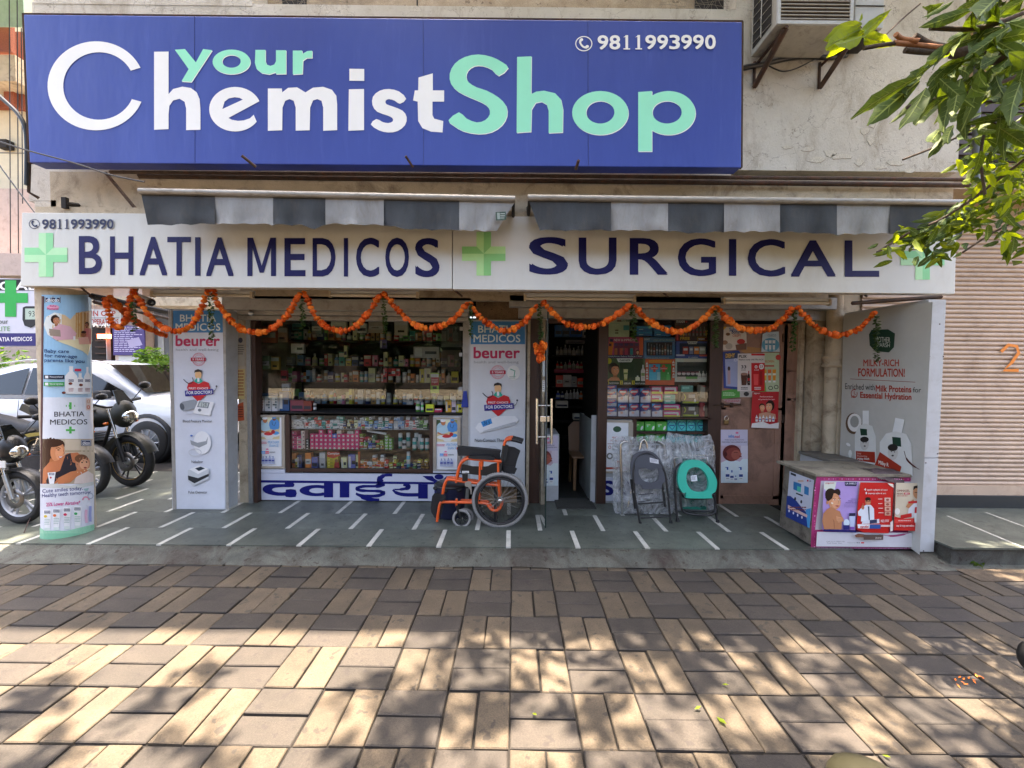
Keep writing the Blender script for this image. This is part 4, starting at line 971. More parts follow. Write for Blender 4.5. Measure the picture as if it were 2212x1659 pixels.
bx('door_surround',1146,683,1156,1090,YV-.04,.08,M_wood,B);bx('door_surround',1294.5,683,1308,1092,YV-.04,.08,M_wood,B);bx('door_header',1156.2,683,1294.3,699,YV-.035,.075,M_wood,B)
ce=empty('counter_end',P(1180,1085,YV),'white cabinet end with a sleeping baby poster just inside the entrance','cabinet')
bx('body',1150,938,1206,1086,YV+.06,.5,M_whitep,ce,.003)
def baby(a,x0,y0,x1,y1):
 w,h=x1-x0,y1-y0;X=lambda v:x0+v*w;Yy=lambda v:y0+v*h
 a.rect(x0,y0,x1,y1,'#b9b2c2');a.rect(X(0),Yy(.3),X(1),Yy(.72),'#b7a3ad');a.rect(X(0),Yy(.62),X(1),Yy(1),'#c4cfd8')
 a.text('seba',X(.28),Yy(.09),X(.50),Yy(.15),'#3d74b4',.03);a.text('med',X(.51),Yy(.10),X(.70),Yy(.16),'#c04a60',.03);a.ell(X(.6),Yy(.06),w*.06,h*.02,'#cf6a86',8)
 a.text('TRUST pH 5.5 PROTECTION',X(.14),Yy(.185),X(.86),Yy(.205),'#2c2a3c',.02);a.text('FOR PAPER-THIN & SENSITIVE SKIN',X(.04),Yy(.225),X(.96),Yy(.243),'#2c2a3c',.02)
 a.poly([(X(.0),Yy(.62)),(X(.3),Yy(.55)),(X(.7),Yy(.6)),(X(1),Yy(.45)),(X(1),Yy(.8)),(X(.4),Yy(.75)),(X(0),Yy(.78))],'#c9d2da')
 a.poly([(X(.75),Yy(.3)),(X(1),Yy(.3)),(X(1),Yy(.55)),(X(.8),Yy(.55)),(X(.72),Yy(.4))],'#c7bfc8')
 a.ell(X(.40),Yy(.44),w*.34,h*.155,'#5e2c2a',22,rot=-.1);a.ell(X(.45),Yy(.46),w*.28,h*.125,'#7e3f38',18,rot=-.1);a.ell(X(.56),Yy(.47),w*.18,h*.09,'#9a5648',14)
 a.ell(X(.17),Yy(.46),w*.06,h*.045,'#4a2220',10);a.ell(X(.72),Yy(.455),w*.05,h*.02,'#a05c4e',8);a.stroke([(X(.48),Yy(.43)),(X(.55),Yy(.425)),(X(.62),Yy(.43))],h*.008,'#2f1414');a.ell(X(.72),Yy(.5),w*.05,h*.012,'#6b2428',8)
 for cx,t,ww,pm in((.24,.70,.17,1),(.40,.76,.15,0),(.54,.86,.12,0),(.73,.70,.17,1)):
  a.bottle(X(cx),Yy(t),Yy(.97),w*ww,'#cdd6e0','#2c4c90','#2b3e7c',pump=bool(pm))
a=Art(YP(YV+.06));baby(a,1152,941,1205,1049)
a.build('poster_sheet',ce)
bx('door_mat',1,1,2,2,5,.1,M_dark,None)if False else None
mt_=MB();m0,m1=G(1207,1098,.004),G(1282,1098,.004)
mt_.bmm((m0.x-.02,m0.y-.02,.001),(m1.x+.03,m0.y+.35,.012)).build('door_mat',M('coarse_grey_mat','#3b3b38',.95,var=.4,scale=60,bmp=1.0,bscale=120),None,'coarse dark grey mat on the threshold of the dark doorway','mat')
RC=empty('display_cabinet',P(1420,1091,YV),'brown wood framed glass display cabinet crammed with boxed toiletries beside the metal door','cabinet')
bx('post',1536,690,1552,1096,YV-.02,.5,M_wood,RC);bx('rail',1309,684,1536,690,YV-.02,.4,M_wood,RC);bx('rail',1309,901,1536,906,YV-.02,.4,M_wood,RC)
bx('base_panel',1297,906.5,1370,1091,YV-.006,.05,M_whitep,RC);bx('post',1366.5,906,1372,1091,YV-.014,.4,M_wood,RC);bx('base_panel',1372.5,975,1536,1091,YV+.0,.05,M_whitep,RC)
bx('back_board',1309,690,1536,1091,YV+.34,.01,M('dark_board','#2a221d',.8),RC)
bx('glass',1309,690.5,1535.5,900.5,YV-.008,.005,M_gl2,RC)
bx('side_wall',1278,897,1294,1097,YV+.02,.02,M_whitep,RC)
xw=P(1277.5,900,YV+.05).x
MB().bmm((xw,YV+.05,0),(xw+.02,YV+.9,P(0,897,YV+.05).z)).build('side_wall',M('white_ribbed_side','#9da09e',.6,bmp=.4,bscale=90),RC)
def sparsh(a):
 a.ell(1333,927,9,6.5,'#34503c',14);a.text('MILKY-RICH',1322,943,1346,947,'#a5483a',.02);a.text('FORMULATION',1319,949.5,1349,953.5,'#a5483a',.02);a.rect(1312,958,1334,959,'#8f5548')
 a.ring(1317,966,3,3.5,1,1,'#a35a4a',12);a.lines(1322,963,1352,970,2,'#8c8078');a.ring(1317,985,7,7,3,3,'#6b6a64',16);a.bottle(1338,980,1010,12,'#d6d6d6','#c8c8c8','#9c4030');a.rect(1308,1009,1358,1013,'#9c3a2c');a.rect(1308,1013,1358,1018,'#d8d8d6')
wframe('framed lotion poster with a small green logo behind the wrapped walker',1300,907.5,1366,1023,YV-.008,sparsh,fw=7.5)
SS=empty('shop_sign',P(1330,1083,YV-.02),'white board fragment with a navy letter S behind the wrapped walker','sign')
bx('sign_board',1296.5,1032,1366,1083,YV-.03,.02,MATS['white_flex_sheet'],SS)
a=Art(YP(YV-.03));a.text('S',1300,1038,1325,1070,NV,.05,4);a.build('letter',SS,M_print('letter_vinyl'))
a=Art(YP(YV-.03));a.text('U',1333,1038,1362,1070,NV,.05,4);a.build('letter',SS,M_print('letter_vinyl'))
DR=empty('metal_door',P(1640,1096,YV),'dusty pinkish brown metal door with bolts, hinges and a hanging padlock','door')
M_door=M('pinkish_brown_door_paint','#96725f',.6,var=.13,scale=3,dirt=.6,dirtcol='#45332b',bmp=.15)
bx('leaf',1553,699,1691,1096,YV+.0,.035,M_door,DR,.004);bx('leaf',1692.5,699,1728,1096,YV+.002,.035,M_door,DR,.004)
for x0_,y0_,x1_,y1_ in((1556,702,1562,1093),(1682,702,1689,1093),(1556,880,1689,886),(1556,1070,1689,1078),(1695,702,1700,1093),(1721,702,1726,1093),(1700,800,1721,804),(1700,860,1721,866),(1700,1040,1721,1045)):
 bx('raised_edge',x0_,y0_,x1_,y1_,YV-.008,.0078,M_door,DR)
bx('threshold_shadow',1553,1096.5,1729,1101,YV-.0,.04,M_dark,DR)  # solid dark strip standing in for the shade below the door leaves
for x,y in((1691.5,730),(1691.5,905),(1691.5,1062),(1727,738),(1727,900),(1727,1058)):
 c=P(x,y,YV-.012);MB().tube([c+V((0,0,.05)),c-V((0,0,.05))],.009,8).build('hinge',M_rust,DR)
MB().tube([P(1543,875,YV-.03),P(1600,874,YV-.03)],.009,8).build('bolt',M_rust,DR)
for x in(1560,1580):bx('bolt_staple',x,870,x+4,880,YV-.034,.03,M_rust,DR)
pk=MB();c=P(1569,912,YV-.035);pk.box(c,(.062,.02,.06));
pk.build('padlock',M('brass_padlock','#7d6b4c',.35,.8,var=.2),None,'round brass padlock hanging from the bolt of the brown metal door','padlock',bevel=.014)
MB().tube([c+V((-.02,0,.03)),c+V((-.02,0,.06)),c+V((0,0,.078)),c+V((.02,0,.06)),c+V((.02,0,.03))],.005,6).build('shackle',M_chrome,bpy.data.objects['padlock'])
yd=YP(YV-.009)
def p_bons(a):
 a.poly([(1553,706),(1600,706),(1612,720),(1613,755),(1556,757)],'#c3bab0');a.poly([(1553,706),(1570,706),(1553,722)],'#d6a92e');a.text('Scho',1575,708,1592,716,'#3b5fa0',.02);a.text('Bons',1580,713,1597,721,'#3a3f6a',.03);a.text('CRISPY',1582,722,1600,728,'#a04a2a',.02)
 a.ell(1572,722,5,3.5,'#6a4a34',8);a.ell(1602,715,6,5,'#7c5238',9);a.ell(1565,740,7,5,'#8b6a52',9);a.ell(1574,748,8,7,'#a39a90',10);a.ell(1600,738,9,6,'#a62f2a',10);a.poly([(1588,745),(1612,741),(1612,755),(1590,756)],'#6a4b3c')
flyer('white chocolate snack poster at the top left of the metal door',yd,p_bons)
flyer('torn brown paper strip under the snack poster on the metal door',yd,lambda a:a.poly([(1608,748),(1642,752),(1644,760),(1610,764),(1600,757)],'#a0764a'),.0005)
def p_tubes(a):
 a.poly([(1647,722),(1655,718),(1682,716),(1684,760),(1644,760)],'#b4c0c6');a.ell(1664,745,19,15,'#5b94ae',18);a.text('CLASCO',1658,722,1676,727,'#5f7480',.01)
 for x in(1655,1663,1671):a.tubep(x,735,758,6.5,'#d6dadc','#8fb8c8','#4884a4')
flyer('pale blue cream tube poster near the top right of the metal door',yd,p_tubes)
def p_child(a):
 a.poly([(1649,762),(1683,762),(1683,846),(1640,846),(1645,800)],'#a9b695');a.ell(1681,772,6,6,'#b34038',10);a.text('CHILDREN',1646,778,1672,783,'#b0643a',.02);a.rect(1646,789,1672,792,'#a8392e')
 for x,c1 in((1652,'#d6a23a'),(1662,'#c96a3c'),(1672,'#d88a2c')):a.tubep(x,798,826,8,c1,'#e8e4d8','#e6dcc0')
 a.poly([(1640,820),(1650,808),(1655,846),(1640,846)],'#6fa04a');a.ring(1664,838,5,4.5,1.4,1.4,'#2f2f33',12);a.ring(1676,836,5,4.5,1.4,1.4,'#2f2f33',12)
flyer('green children cream poster at the right edge of the metal door',yd,p_child,.0008)
def p_dehy(a):
 a.poly([(1561,760),(1595,757),(1605,772),(1597,842),(1563,838)],'#303f7c');a.poly([(1565,764),(1594,762),(1594,836),(1568,834)],'#8f96b6');a.poly([(1564,763),(1596,761),(1592,774),(1566,776)],'#39405a');a.text('DEHY',1567,764,1587,773,'#c9a03c',.05,dy=-1);a.text('ION',1585,774,1594,781,'#c8c8d8',.03)
 a.rect(1571,800,1577,830,'#a48a8e');a.ell(1574,796,3,5,'#3a2a26',8)
flyer('torn blue dehydration poster behind the sugar comparison poster',yd,p_dehy,.0045)
def p_green(a):
 a.poly([(1557,845),(1600,838),(1598,858),(1558,862)],'#4c8a3e');a.lines(1562,848,1590,856,3,'#b4cfa8');a.rect(1598,845,1628,858,'#a9a39c');a.ell(1612,851,6,5,'#2d2b2c',9);a.poly([(1560,863),(1600,862),(1598,872),(1570,869)],'#a08a8a');a.lines(1566,864,1598,869,2,'#983c48',.1)
flyer('torn green and pink handbill scraps below the sugar comparison poster',yd,p_green,.0008)
def p_plix(a):
 a.poly([(1593,764),(1651,763),(1651,845),(1592,845)],'#c5bdb8');a.rect(1622,784,1651,845,'#b41f22');a.rect(1622,764,1651,768,'#b41f22');a.text('PLIX',1595,767,1612,773,'#2a2426',.05)
 a.text('Replace soda with Plix ACV',1595,775,1648,779.5,'#2c282a',.02);a.text('33',1600,789,1611,796,'#2c282a',.03);a.text('SUGAR',1600,798,1610,800.5,'#2c282a',.01);a.text('0',1629,789,1635,796,'#f0e8e6',.03);a.text('SUGAR',1628,798,1638,800.5,'#f0e8e6',.01)
 a.ell(1643.5,792,5.4,6,'#e9e2dc',14);a.text('23',1640,789,1647,794,'#8c1c20',.03)
 a.poly([(1599,808),(1613,808),(1611,832),(1601,832)],'#4a2c22');a.ell(1606,808,7.5,3,'#8b6a5c',10);a.bottle(1616,801,832,6,'#2c1a18','#a02a2a','#a82024');a.poly([(1626,808),(1637,808),(1636,832),(1627,832)],'#d44a4a');a.rect(1639,802,1645,832,'#8c1a1e');a.lines(1599,836,1616,843,2,'#4a4444');a.lines(1628,836,1645,843,2,'#f0dcda')
flyer('white and red poster comparing sugar in drinks on the metal door',yd,p_plix,.008)
def p_pig(a):
 a.poly([(1624,847),(1681,846),(1678,925),(1620,923)],'#a8282b');a.text('pigeon',1627,847.5,1640,852,'#d8c8c4',.02);a.text('Premium products',1640,855,1668,859,'#d8c0bc',.02);a.text('with gentleness from Japan',1636,861,1672,864.5,'#d8c0bc',.01)
 a.face(1645,880,12,15,'#c58a66','#3a2218',1,'short');a.face(1659,878,15,21,'#c38a68','#26160f',-1,'bun');a.poly([(1637,893),(1652,890),(1672,894),(1674,905),(1636,905)],'#b98a70');a.poly([(1622,914),(1645,910),(1660,916),(1680,912),(1679,925),(1620,923)],'#d6cdca')
 for i in range(6):a.bottle(1632+i*7,896+(i%2)*2,910,5,'#d8d4d2','#c0c8cc','#3c5aa0' if i%2 else '#b8404a')
flyer('red baby products poster with mother and child on the metal door',yd,p_pig,.013)
def p_baby(a):baby(a,1557,928,1615,1043)
flyer('lilac poster of a sleeping newborn low on the metal door',yd,p_baby,.001)
# ================================================================== round pillar prints (wrapped round the column)
def wrap(label,draw,base=.004):
 a=Art(CYL,.38036,0,576,base=base,eps=.00025);draw(a);return a.build('poster',None,M_print('glossy_print',.3,.12),label=label,cat='poster')
def chicco(a,x0,y0,x1,y1):
 a.rect(x0,y0,x1,y1,'#20284e',2);a.rect(x0+3,y0+3,x1-3,y1-3,'#d7dbe2',2);a.rect(x0+5,y0+5,x1-5,y1-5,'#20284e',2);a.text('chicco',x0+9,y0+7,x1-9,y1-7,'#e6e8ee',.05)
def pil1(a):
 a.rect(236,160,520,742,'#8db3cd',14)
 a.rect(236,640,520,742,'#a3bfd2',14)
 chicco(a,254,172,344,206);a.ell(300,231,36,15,'#d99ab0',16);a.text('Baby',283,218,322,230,'#a83468',.03);a.text('Moments',268,232,332,246,'#a83468',.03)
 H=[(248,330),(262,285),(310,260),(370,275),(400,300),(420,275),(465,255),(522,250),(522,300),(522,420),(500,505),(470,480),(400,450),(320,420),(270,385)]
 a.poly(H,'#c2a983')
 a.poly([(248,330),(262,285),(310,260),(350,268),(350,400),(320,418),(270,385)],'#cfd3cf');a.rect(430,262,520,400,'#b98f56',3)
 for x in(442,460,478,496):a.rect(x,260,x+6,400,'#a87c44')
 a.poly([(340,400),(430,410),(522,420),(500,505),(470,480),(400,450),(330,425)],'#d8c9a4')
 a.face(320,305,40,46,'#a87454','#2b1a14',1,'bun');a.poly([(300,350),(340,325),(400,340),(435,380),(420,412),(330,418),(300,405)],'#c39aa4');a.poly([(278,352),(342,360),(345,398),(285,392)],'#8e7f72')
 a.face(492,330,22,26,'#8c5a3e','#1c120e',-1,'short');a.rect(480,350,518,440,'#b56a64',2);a.ell(475,385,16,16,'#8c5a3e');a.ell(475,372,15,8,'#2a1a14');a.poly([(445,405),(500,398),(512,440),(450,440)],'#c89a8a');a.rect(416,395,428,418,'#e6e6e6')
 a.text('Baby care',252,468,392,494,'#223d66',.03,3,dy=3);a.text('for new-age',252,494,438,520,'#223d66',.03,3,dy=6);a.text('parents like you',252,520,480,545,'#223d66',.03,3,dy=8)
 a.rect(249,615,366,638,'#20263a',5);a.rect(249,655,366,678,'#3f8f4e',5);a.rect(256,619,274,634,'#e8ecf0');a.rect(256,659,274,674,'#d8e8da');a.text('Phenoxyethanol',282,621,355,633,'#c8ccd4',.02);a.text('Natural Ingredient',282,661,358,673,'#cfe6d4',.02)
 a.bottle(404,565,722,70,'#e2e2e0','#e6e6e6',None);a.bottle(496,570,722,38,'#dddddc','#dddddd',None);a.bottle(455,604,724,56,'#e0e0de','#e4e4e4',None)
 for x in(404,457,498):chicco(a,x-14,640,x+14,654);a.lines(x-14,690,x+14,712,3,'#8a4a4a',.1)
 for x,y in((400,664),(362,716),(460,672)):a.ell(x,y,12,8,'#5a2a1e',7);a.ell(x+3,y-2,5,3,'#8c4030',6)
 a.rect(424,580,462,594,'#b82c46',2)
wrap('pale blue baby care poster wrapped round the corner pillar',pil1)
def pil2(a):
 a.rect(232,742,528,978,'#c9ccd2',14)
 for y in(790,928):
  a.rect(374,y-5,426,y+6,'#49a04a',2);a.rect(393,y-20,407,y+20,'#49a04a')
 a.text('BHATIA',308,824,480,852,'#1c1c20',.008,3,dy=-2);a.text('MEDICOS',284,868,496,898,'#1c1c20',.008,3,dy=-2)
 a.rect(488,748,516,816,'#c8b6ac',2);a.ell(502,765,9,11,'#b58a72',8);a.ell(502,798,10,12,'#b87060',8)
wrap('white BHATIA MEDICOS paper with green crosses in the middle of the pillar',pil2,.005)
def pil3(a):
 a.rect(228,978,532,1238,'#b3a38c',14);a.rect(230,978,300,1238,'#4a3a30',4);a.rect(370,1045,530,1050,'#8f8068',6);a.rect(370,984,530,1040,'#bfb09a',6)
 a.ell(290,1070,62,100,'#3c251b',20);a.ell(318,1012,50,34,'#3c251b',18)
 a.poly([(285,1090),(345,1085),(360,1130),(270,1150)],'#a3653f');a.ell(326,1050,40,58,'#c08058',24,rot=.12);a.ell(338,1058,24,40,'#cf9068',18)
 a.ell(312,1004,50,20,'#3c251b',18,rot=-.15);a.stroke([(318,1032),(332,1028),(344,1033)],4,'#4a2c20');a.ell(332,1041,7,3,'#2a1610',8);a.stroke([(358,1040),(366,1060),(356,1066)],3,'#9a5a3c');a.poly([(330,1078),(356,1074),(350,1088),(338,1090)],'#a8483c');a.poly([(333,1079),(354,1077),(348,1084),(339,1085)],'#efe6dc')
 a.poly([(280,1110),(330,1100),(380,1060),(440,1055),(475,1085),(478,1150),(400,1190),(300,1238),(240,1238),(245,1150)],'#b06c48');a.poly([(372,1070),(400,1058),(412,1110),(440,1120),(430,1180),(330,1200),(300,1238),(250,1238),(280,1180),(340,1160)],'#26242c')
 a.ell(470,1118,42,46,'#b97e5c',20);a.ell(462,1090,38,24,'#6b4630',16);a.ell(478,1122,27,30,'#cf9a78',14);a.ell(466,1112,5,4,'#1c1210',8);a.ell(492,1110,5,4,'#1c1210',8);a.ell(484,1142,9,5,'#8c3a34',8);a.poly([(440,1165),(500,1160),(530,1180),(532,1230),(420,1232)],'#cbbcb4')
 a.poly([(330,1200),(400,1165),(490,1148),(500,1160),(440,1190),(400,1225),(330,1238)],'#b8744c');a.stroke([(440,1168),(480,1158),(510,1145)],6,'#d9c0a0')
 a.poly([(270,1170),(316,1166),(306,1238),(282,1238)],'#dddbd8');chicco(a,278,1172,308,1184);a.ell(288,1198,6,6,'#a83a4a',8)
 chicco(a,460,984,519,1018)
 a.rect(228,1234,534,1510,'#c6c7ce',14);a.poly([(228,1238),(300,1232),(400,1244),(470,1232),(532,1220),(532,1240),(440,1262),(300,1258),(228,1256)],'#b8b9b4')
 a.text('Cute smiles today.',240,1264,470,1292,'#3c3f6e',.015,3,dy=-18);a.text('Healthy teeth tomorrow.',238,1290,520,1318,'#3c3f6e',.015,3,dy=-22)
 a.text('25% Lower Abrasive*',262,1340,456,1362,'#b83a78',.03,3,dy=-12)
 a.ring(488,1326,22,22,8,8,'#c87c92',16,0,180);a.ring(514,1302,17,18,5,6,'#9aa0b0',16);a.poly([(474,1262),(506,1256),(498,1274),(482,1274)],'#8fa8a8')
 for i,(x,c1)in enumerate(((268,'#c9b03a'),(320,'#c8663a'),(380,'#bf3050'),(440,'#3f9a5c'))):
  a.tubep(x,1380-i*6,1500-i*4,46,'#d3dad4','#bfc8c2',None);chicco(a,x-17,1386-i*6,x+17,1402-i*6);a.ell(x-10,1418-i*5,10,8,c1,8);a.lines(x-16,1434-i*5,x+16,1470-i*5,4,'#7a9a8c',.1,.3)
 a.stroke([(490,1380),(488,1420),(492,1455)],15,'#c8a0b4');a.stroke([(514,1360),(512,1410),(514,1448)],14,'#8c92bc')
 a.rect(226,1500,536,1556,'#78b090',14);a.poly([(226,1480),(260,1505),(380,1500),(536,1462),(536,1515),(226,1515)],'#8ab99c')
wrap('lower pillar poster of a mother brushing a baby and green toothpaste tubes',pil3)
# ================================================================== side panel advertisement (plane X = XS, facing the porch)
K8=.3967;O8=(1645.6,603.4)
SPL=Plane((XS,4,1),(-1,0,0))
a=Art(SPL,K8,*O8,base=.004)
a.poly([(447,196),(933,122),(862,1500),(425,1180)],'#a9a9a4')
a.poly([(600,275),(690,272),(728,295),(722,370),(695,398),(620,392),(590,360),(586,300)],'#1d3a2c');a.text('MOTHER',622,312,702,342,'#c6cdc6',.0,3,dy=4);a.text('SPARSH',622,345,700,367,'#c6cdc6',.0,3,dy=3)
a.text('MILKY-RICH',556,436,750,474,'#a03a2a',.03,3,dy=0);a.text('FORMULATION!',528,484,782,530,'#a03a2a',.03,3,dy=2)
a.stroke([(484,542),(840,560)],2.5,'#7c3228');a.text('Enriched with',457,566,618,598,'#33302f',.0,3,dy=6);a.text('Milk Proteins',624,576,818,612,'#9b3a2c',.03,3,dy=5);a.text('for',828,588,872,616,'#33302f',0,3)
a.ring(507,622,18,24,3,4,'#9b3a2c',18,60,380);a.stroke([(507,608),(507,624),(516,628)],3,'#9b3a2c');a.text('24h',490,632,514,644,'#9b3a2c',.03);a.text('Essential Hydration',540,612,820,656,'#9b3a2c',.03,3,dy=12)
a.ell(505,785,44,58,'#54402f',24);a.ell(510,780,38,50,'#d5d5cf',20);a.ell(510,775,24,32,'#8f918c',16)
def lot(cx,y0,y1,w,tilt):
 a.rect(cx-w*.12+tilt*30,y0-70,cx+w*.18+tilt*30,y0+10,'#cfd3d4',rot=tilt*.5)
 a.poly([(cx-w*.5,y1),(cx-w*.5,y0+60),(cx-w*.3,y0+12),(cx,y0),(cx+w*.35,y0+14),(cx+w*.52,y0+70),(cx+w*.56,y1+30)],'#c3c6c4')
lot(568,785,985,112,0);a.poly([(540,812),(578,816),(580,850),(545,850)],'#1d3a2c');a.ell(565,895,24,36,'#b5b5b1',14);a.ell(565,872,24,16,'#22201f',12);a.ell(558,890,3,2.5,'#1a1a1a',6);a.ell(574,890,3,2.5,'#1a1a1a',6);a.ell(567,908,6,4,'#3a3434',8);a.poly([(518,935),(622,940),(625,1000),(520,985)],'#8d2d1e');a.text('Daily',526,944,548,955,'#d8b8ae');a.text('Moisturizing',526,958,580,969,'#d8b8ae');a.text('Milky Rich',528,972,592,986,'#e6d4cc',.03)
lot(735,828,1040,170,.4);a.poly([(718,858),(765,862),(768,912),(722,905)],'#1d3a2c');a.ell(722,945,28,40,'#b5b5b1',14);a.ell(722,916,28,20,'#22201f',12);a.ell(714,938,3.5,3,'#1a1a1a',6);a.ell(732,940,3.5,3,'#1a1a1a',6);a.ell(722,960,7,5,'#3a3434',8);a.poly([(652,940),(770,1020),(760,1060),(620,1020)],'#93301f');a.text('Milky R',645,985,700,1012,'#e6d4cc',.03,3,dy=16)
a.stroke([(785,935),(800,980),(835,1015),(868,1035)],[3,10,8,3],'#4a2420',4);a.ell(480,900,14,8,'#d2d4d0',8,rot=.6);a.ell(490,950,10,22,'#cfd1cd',8)
a.build('printed_sheet',SPn)
# ================================================================== WHEELCHAIR
KW=.1653;OW=(905.1,905.1)
M_or=M('orange_powder_coat','#d9561a',.35,var=.05,coat=.4)
M_tyr=M('grey_tyre_rubber','#8f8d8b',.85,var=.15,scale=60,bmp=.6,bscale=200)
M_vinyl=M('black_nylon_cloth','#16171a',.6,var=.25,scale=12,bmp=.3,bscale=40)
WC=empty('wheelchair',P(1080,1142,4.13),'folded orange framed wheelchair with black seat and grey tyres','wheelchair')
def w_(x,y,Y=4.13):return P(OW[0]+x*KW,OW[1]+y*KW,Y)
def wt(name,pts,r,Y=4.13,mt=None,par=None,sm=5,seg=10):
 p=cr([w_(q[0],q[1],Y if len(q)<3 else q[2])for q in pts],sm)if sm else[w_(q[0],q[1],Y if len(q)<3 else q[2])for q in pts]
 return MB().tube(p,r,seg).build(name,mt or M_or,par or WC)
def ws(name,pts,Y,t,mt,par=None,bevel=.004):
 return MB().slab([w_(x,y,Y)for x,y in pts],(0,t,0)).build(name,mt,par or WC,bevel=bevel)
def big_wheel(cx,cy,Y,cam_=0.0):
 c=w_(cx,cy,Y);Ro=0.282
 t=MB().tube([c+V((math.cos(a)*(Ro-.014),cam_*math.sin(a),math.sin(a)*(Ro-.014)))for a in[2*math.pi*k/64 for k in range(64)]],.0165,10,closed=True)
 root=t.build('wheel',M_tyr,WC)
 lg=MB()
 for k in range(96):
  a=2*math.pi*k/96
  for sd in(-1,1):
   cc=c+V((math.cos(a+sd*.012)*(Ro+.001),sd*.008,math.sin(a+sd*.012)*(Ro+.001)))
   lg.box(cc,(.009,.012,.005),mat=Matrix.Rotation(-a-math.pi/2,3,'Y'))
 lg.build('tread',M_tyr,root,kind='stuff')
 MB().tube([c+V((math.cos(a)*(Ro-.040),0,math.sin(a)*(Ro-.040)))for a in[2*math.pi*k/56 for k in range(56)]],.0135,8,closed=True).build('rim',M_blkp,root)
 MB().tube([c+V((math.cos(a)*(Ro-.052),-.045,math.sin(a)*(Ro-.052)))for a in[2*math.pi*k/56 for k in range(56)]],.009,8,closed=True).build('push_ring',M_blkp,root)
 MB().lathe([(.0,-.03),(.018,-.03),(.02,-.02),(.012,-.018),(.012,.02),(.02,.022),(.018,.03),(0,.03)],c,(0,1,0),16).build('hub',M_chrome,root)
 for k in range(32):
  a=2*math.pi*k/32;b=a+(.9 if k%2 else-.9);y=.016 if(k//2)%2 else-.016
  MB().tube([c+V((math.cos(b)*.018,y,math.sin(b)*.018)),c+V((math.cos(a)*(Ro-.045),0,math.sin(a)*(Ro-.045)))],.0013,3,cap=False).build('spoke',M_chrome,root)
big_wheel(1058,1060,4.12);big_wheel(1075,1042,4.34)
for Y,dx,dy in((4.15,0,0),(4.33,14,-28)):
 q=lambda l:[(x+dx,y+dy)for x,y in l]
 wt('armrest_tube',q([(487,830),(498,730),(530,612),(565,560),(640,518),(760,530),(1080,555)]),.0145,Y)
 wt('seat_rail',q([(308,985),(325,890),(352,815),(395,790),(600,820),(820,845),(1050,868)]),.0150,Y)
 wt('lower_rail',q([(235,1340),(252,1220),(275,1105),(330,1085),(600,1090),(860,1102),(905,1135),(950,1185),(1010,1195),(1062,1160),(1078,1090)]),.0140,Y)
 wt('rear_post',q([(1035,560),(1036,800),(1052,1010)]),.0145,Y,sm=0)
 wt('front_post',q([(795,560),(790,850),(785,1050)]),.012,Y,sm=0)
 wt('inner_post',q([(820,540),(818,660)]),.010,Y,sm=0)
 wt('back_post',q([(1105,345),(1092,520),(1062,700)]),.013,Y,M_blkp,sm=0)
 wt('push_handle',q([(1112,345),(1120,300),(1145,275),(1190,262),(1225,266)]),.0145,Y)
 wt('hand_grip',q([(1210,266),(1280,284),(1350,306)]),.0185,Y,M_blkp,sm=0)
 wt('tipping_lever',q([(1000,880),(1000,1350)]),.017,Y+.03,M_blkp,sm=0)
 c=w_(558+dx*3,1300+dy*.7,Y)
 cw=MB().tube([c+V((math.cos(a)*.083,0,math.sin(a)*.083))for a in[2*math.pi*k/36 for k in range(36)]],.0145,10,closed=True).build('caster_wheel',M_tyr,WC)
 MB().lathe([(.074,-.008),(.066,-.010),(.060,-.005),(.060,.005),(.066,.010),(.074,.008)],c,(0,1,0),28).build('caster_rim',M_blkp,cw)
 for k in range(6):
  a=2*math.pi*k/6+.3;MB().tube([c,c+V((math.cos(a)*.07,0,math.sin(a)*.07))],.005,4).build('caster_spoke',M_blkp,cw)
 MB().lathe([(0,-.022),(.008,-.022),(.012,-.014),(.012,.014),(.008,.022),(0,.022)],c,(0,1,0),12).build('caster_axle',M_chrome,cw)
 for s_ in(-.024,.024):
  MB().tube([w_(493+dx*2,1130+dy*.7,Y+s_),w_(510+dx*2,1200+dy*.7,Y+s_),c+V((0,s_,0))],[.013,.012,.008],8).build('caster_fork',M_blkp,cw)
 wt('caster_stem',q([(492,1145),(492,1040)]),.012,Y,sm=0);wt('caster_cap',q([(492,1042),(492,1030)]),.010,Y,M_chrome,sm=0)
 ws('leg_pad',[(150,1160),(172,1010),(200,972),(300,985),(345,1000),(335,1080),(280,1290),(205,1292),(160,1220)]if dx==0 else[(300,985),(360,1000),(400,1050),(380,1080),(330,1060)],Y+.018,.02,M_vinyl)
ws('side_guard',[(548,700),(556,600),(575,592),(700,618),(860,622),(905,615),(945,590),(1010,575),(1060,585),(1082,610),(1082,725),(1060,735),(860,742),(700,725)],4.142,.006,M_blkp)
ws('arm_pad',[(645,500),(665,482),(900,482),(975,500),(992,520),(975,538),(700,522),(650,515)],4.128,.05,M_vinyl,bevel=.012)
ws('folded_seat',[(500,362),(700,378),(1058,414),(1078,432),(1050,450),(820,472),(640,482),(512,482),(498,420)],4.19,.07,M_vinyl,bevel=.015)
ws('folded_seat',[(700,470),(1060,440),(1062,530),(990,520),(960,490)],4.20,.06,M_vinyl)
wt('seat_tube',[(492,385),(700,400),(1060,452)],.012,4.24,sm=0)
ws('backrest',[(1095,345),(1130,332),(1172,350),(1150,470),(1120,560),(1062,520)],4.14,.02,M_vinyl);ws('backrest',[(1160,358),(1245,372),(1325,418),(1285,530),(1240,705),(1090,690),(1100,540),(1140,470)],4.20,.03,M_vinyl,bevel=.008)
ws('back_pocket',[(1100,610),(1235,622),(1282,650),(1248,722),(1105,700)],4.185,.012,M_vinyl)
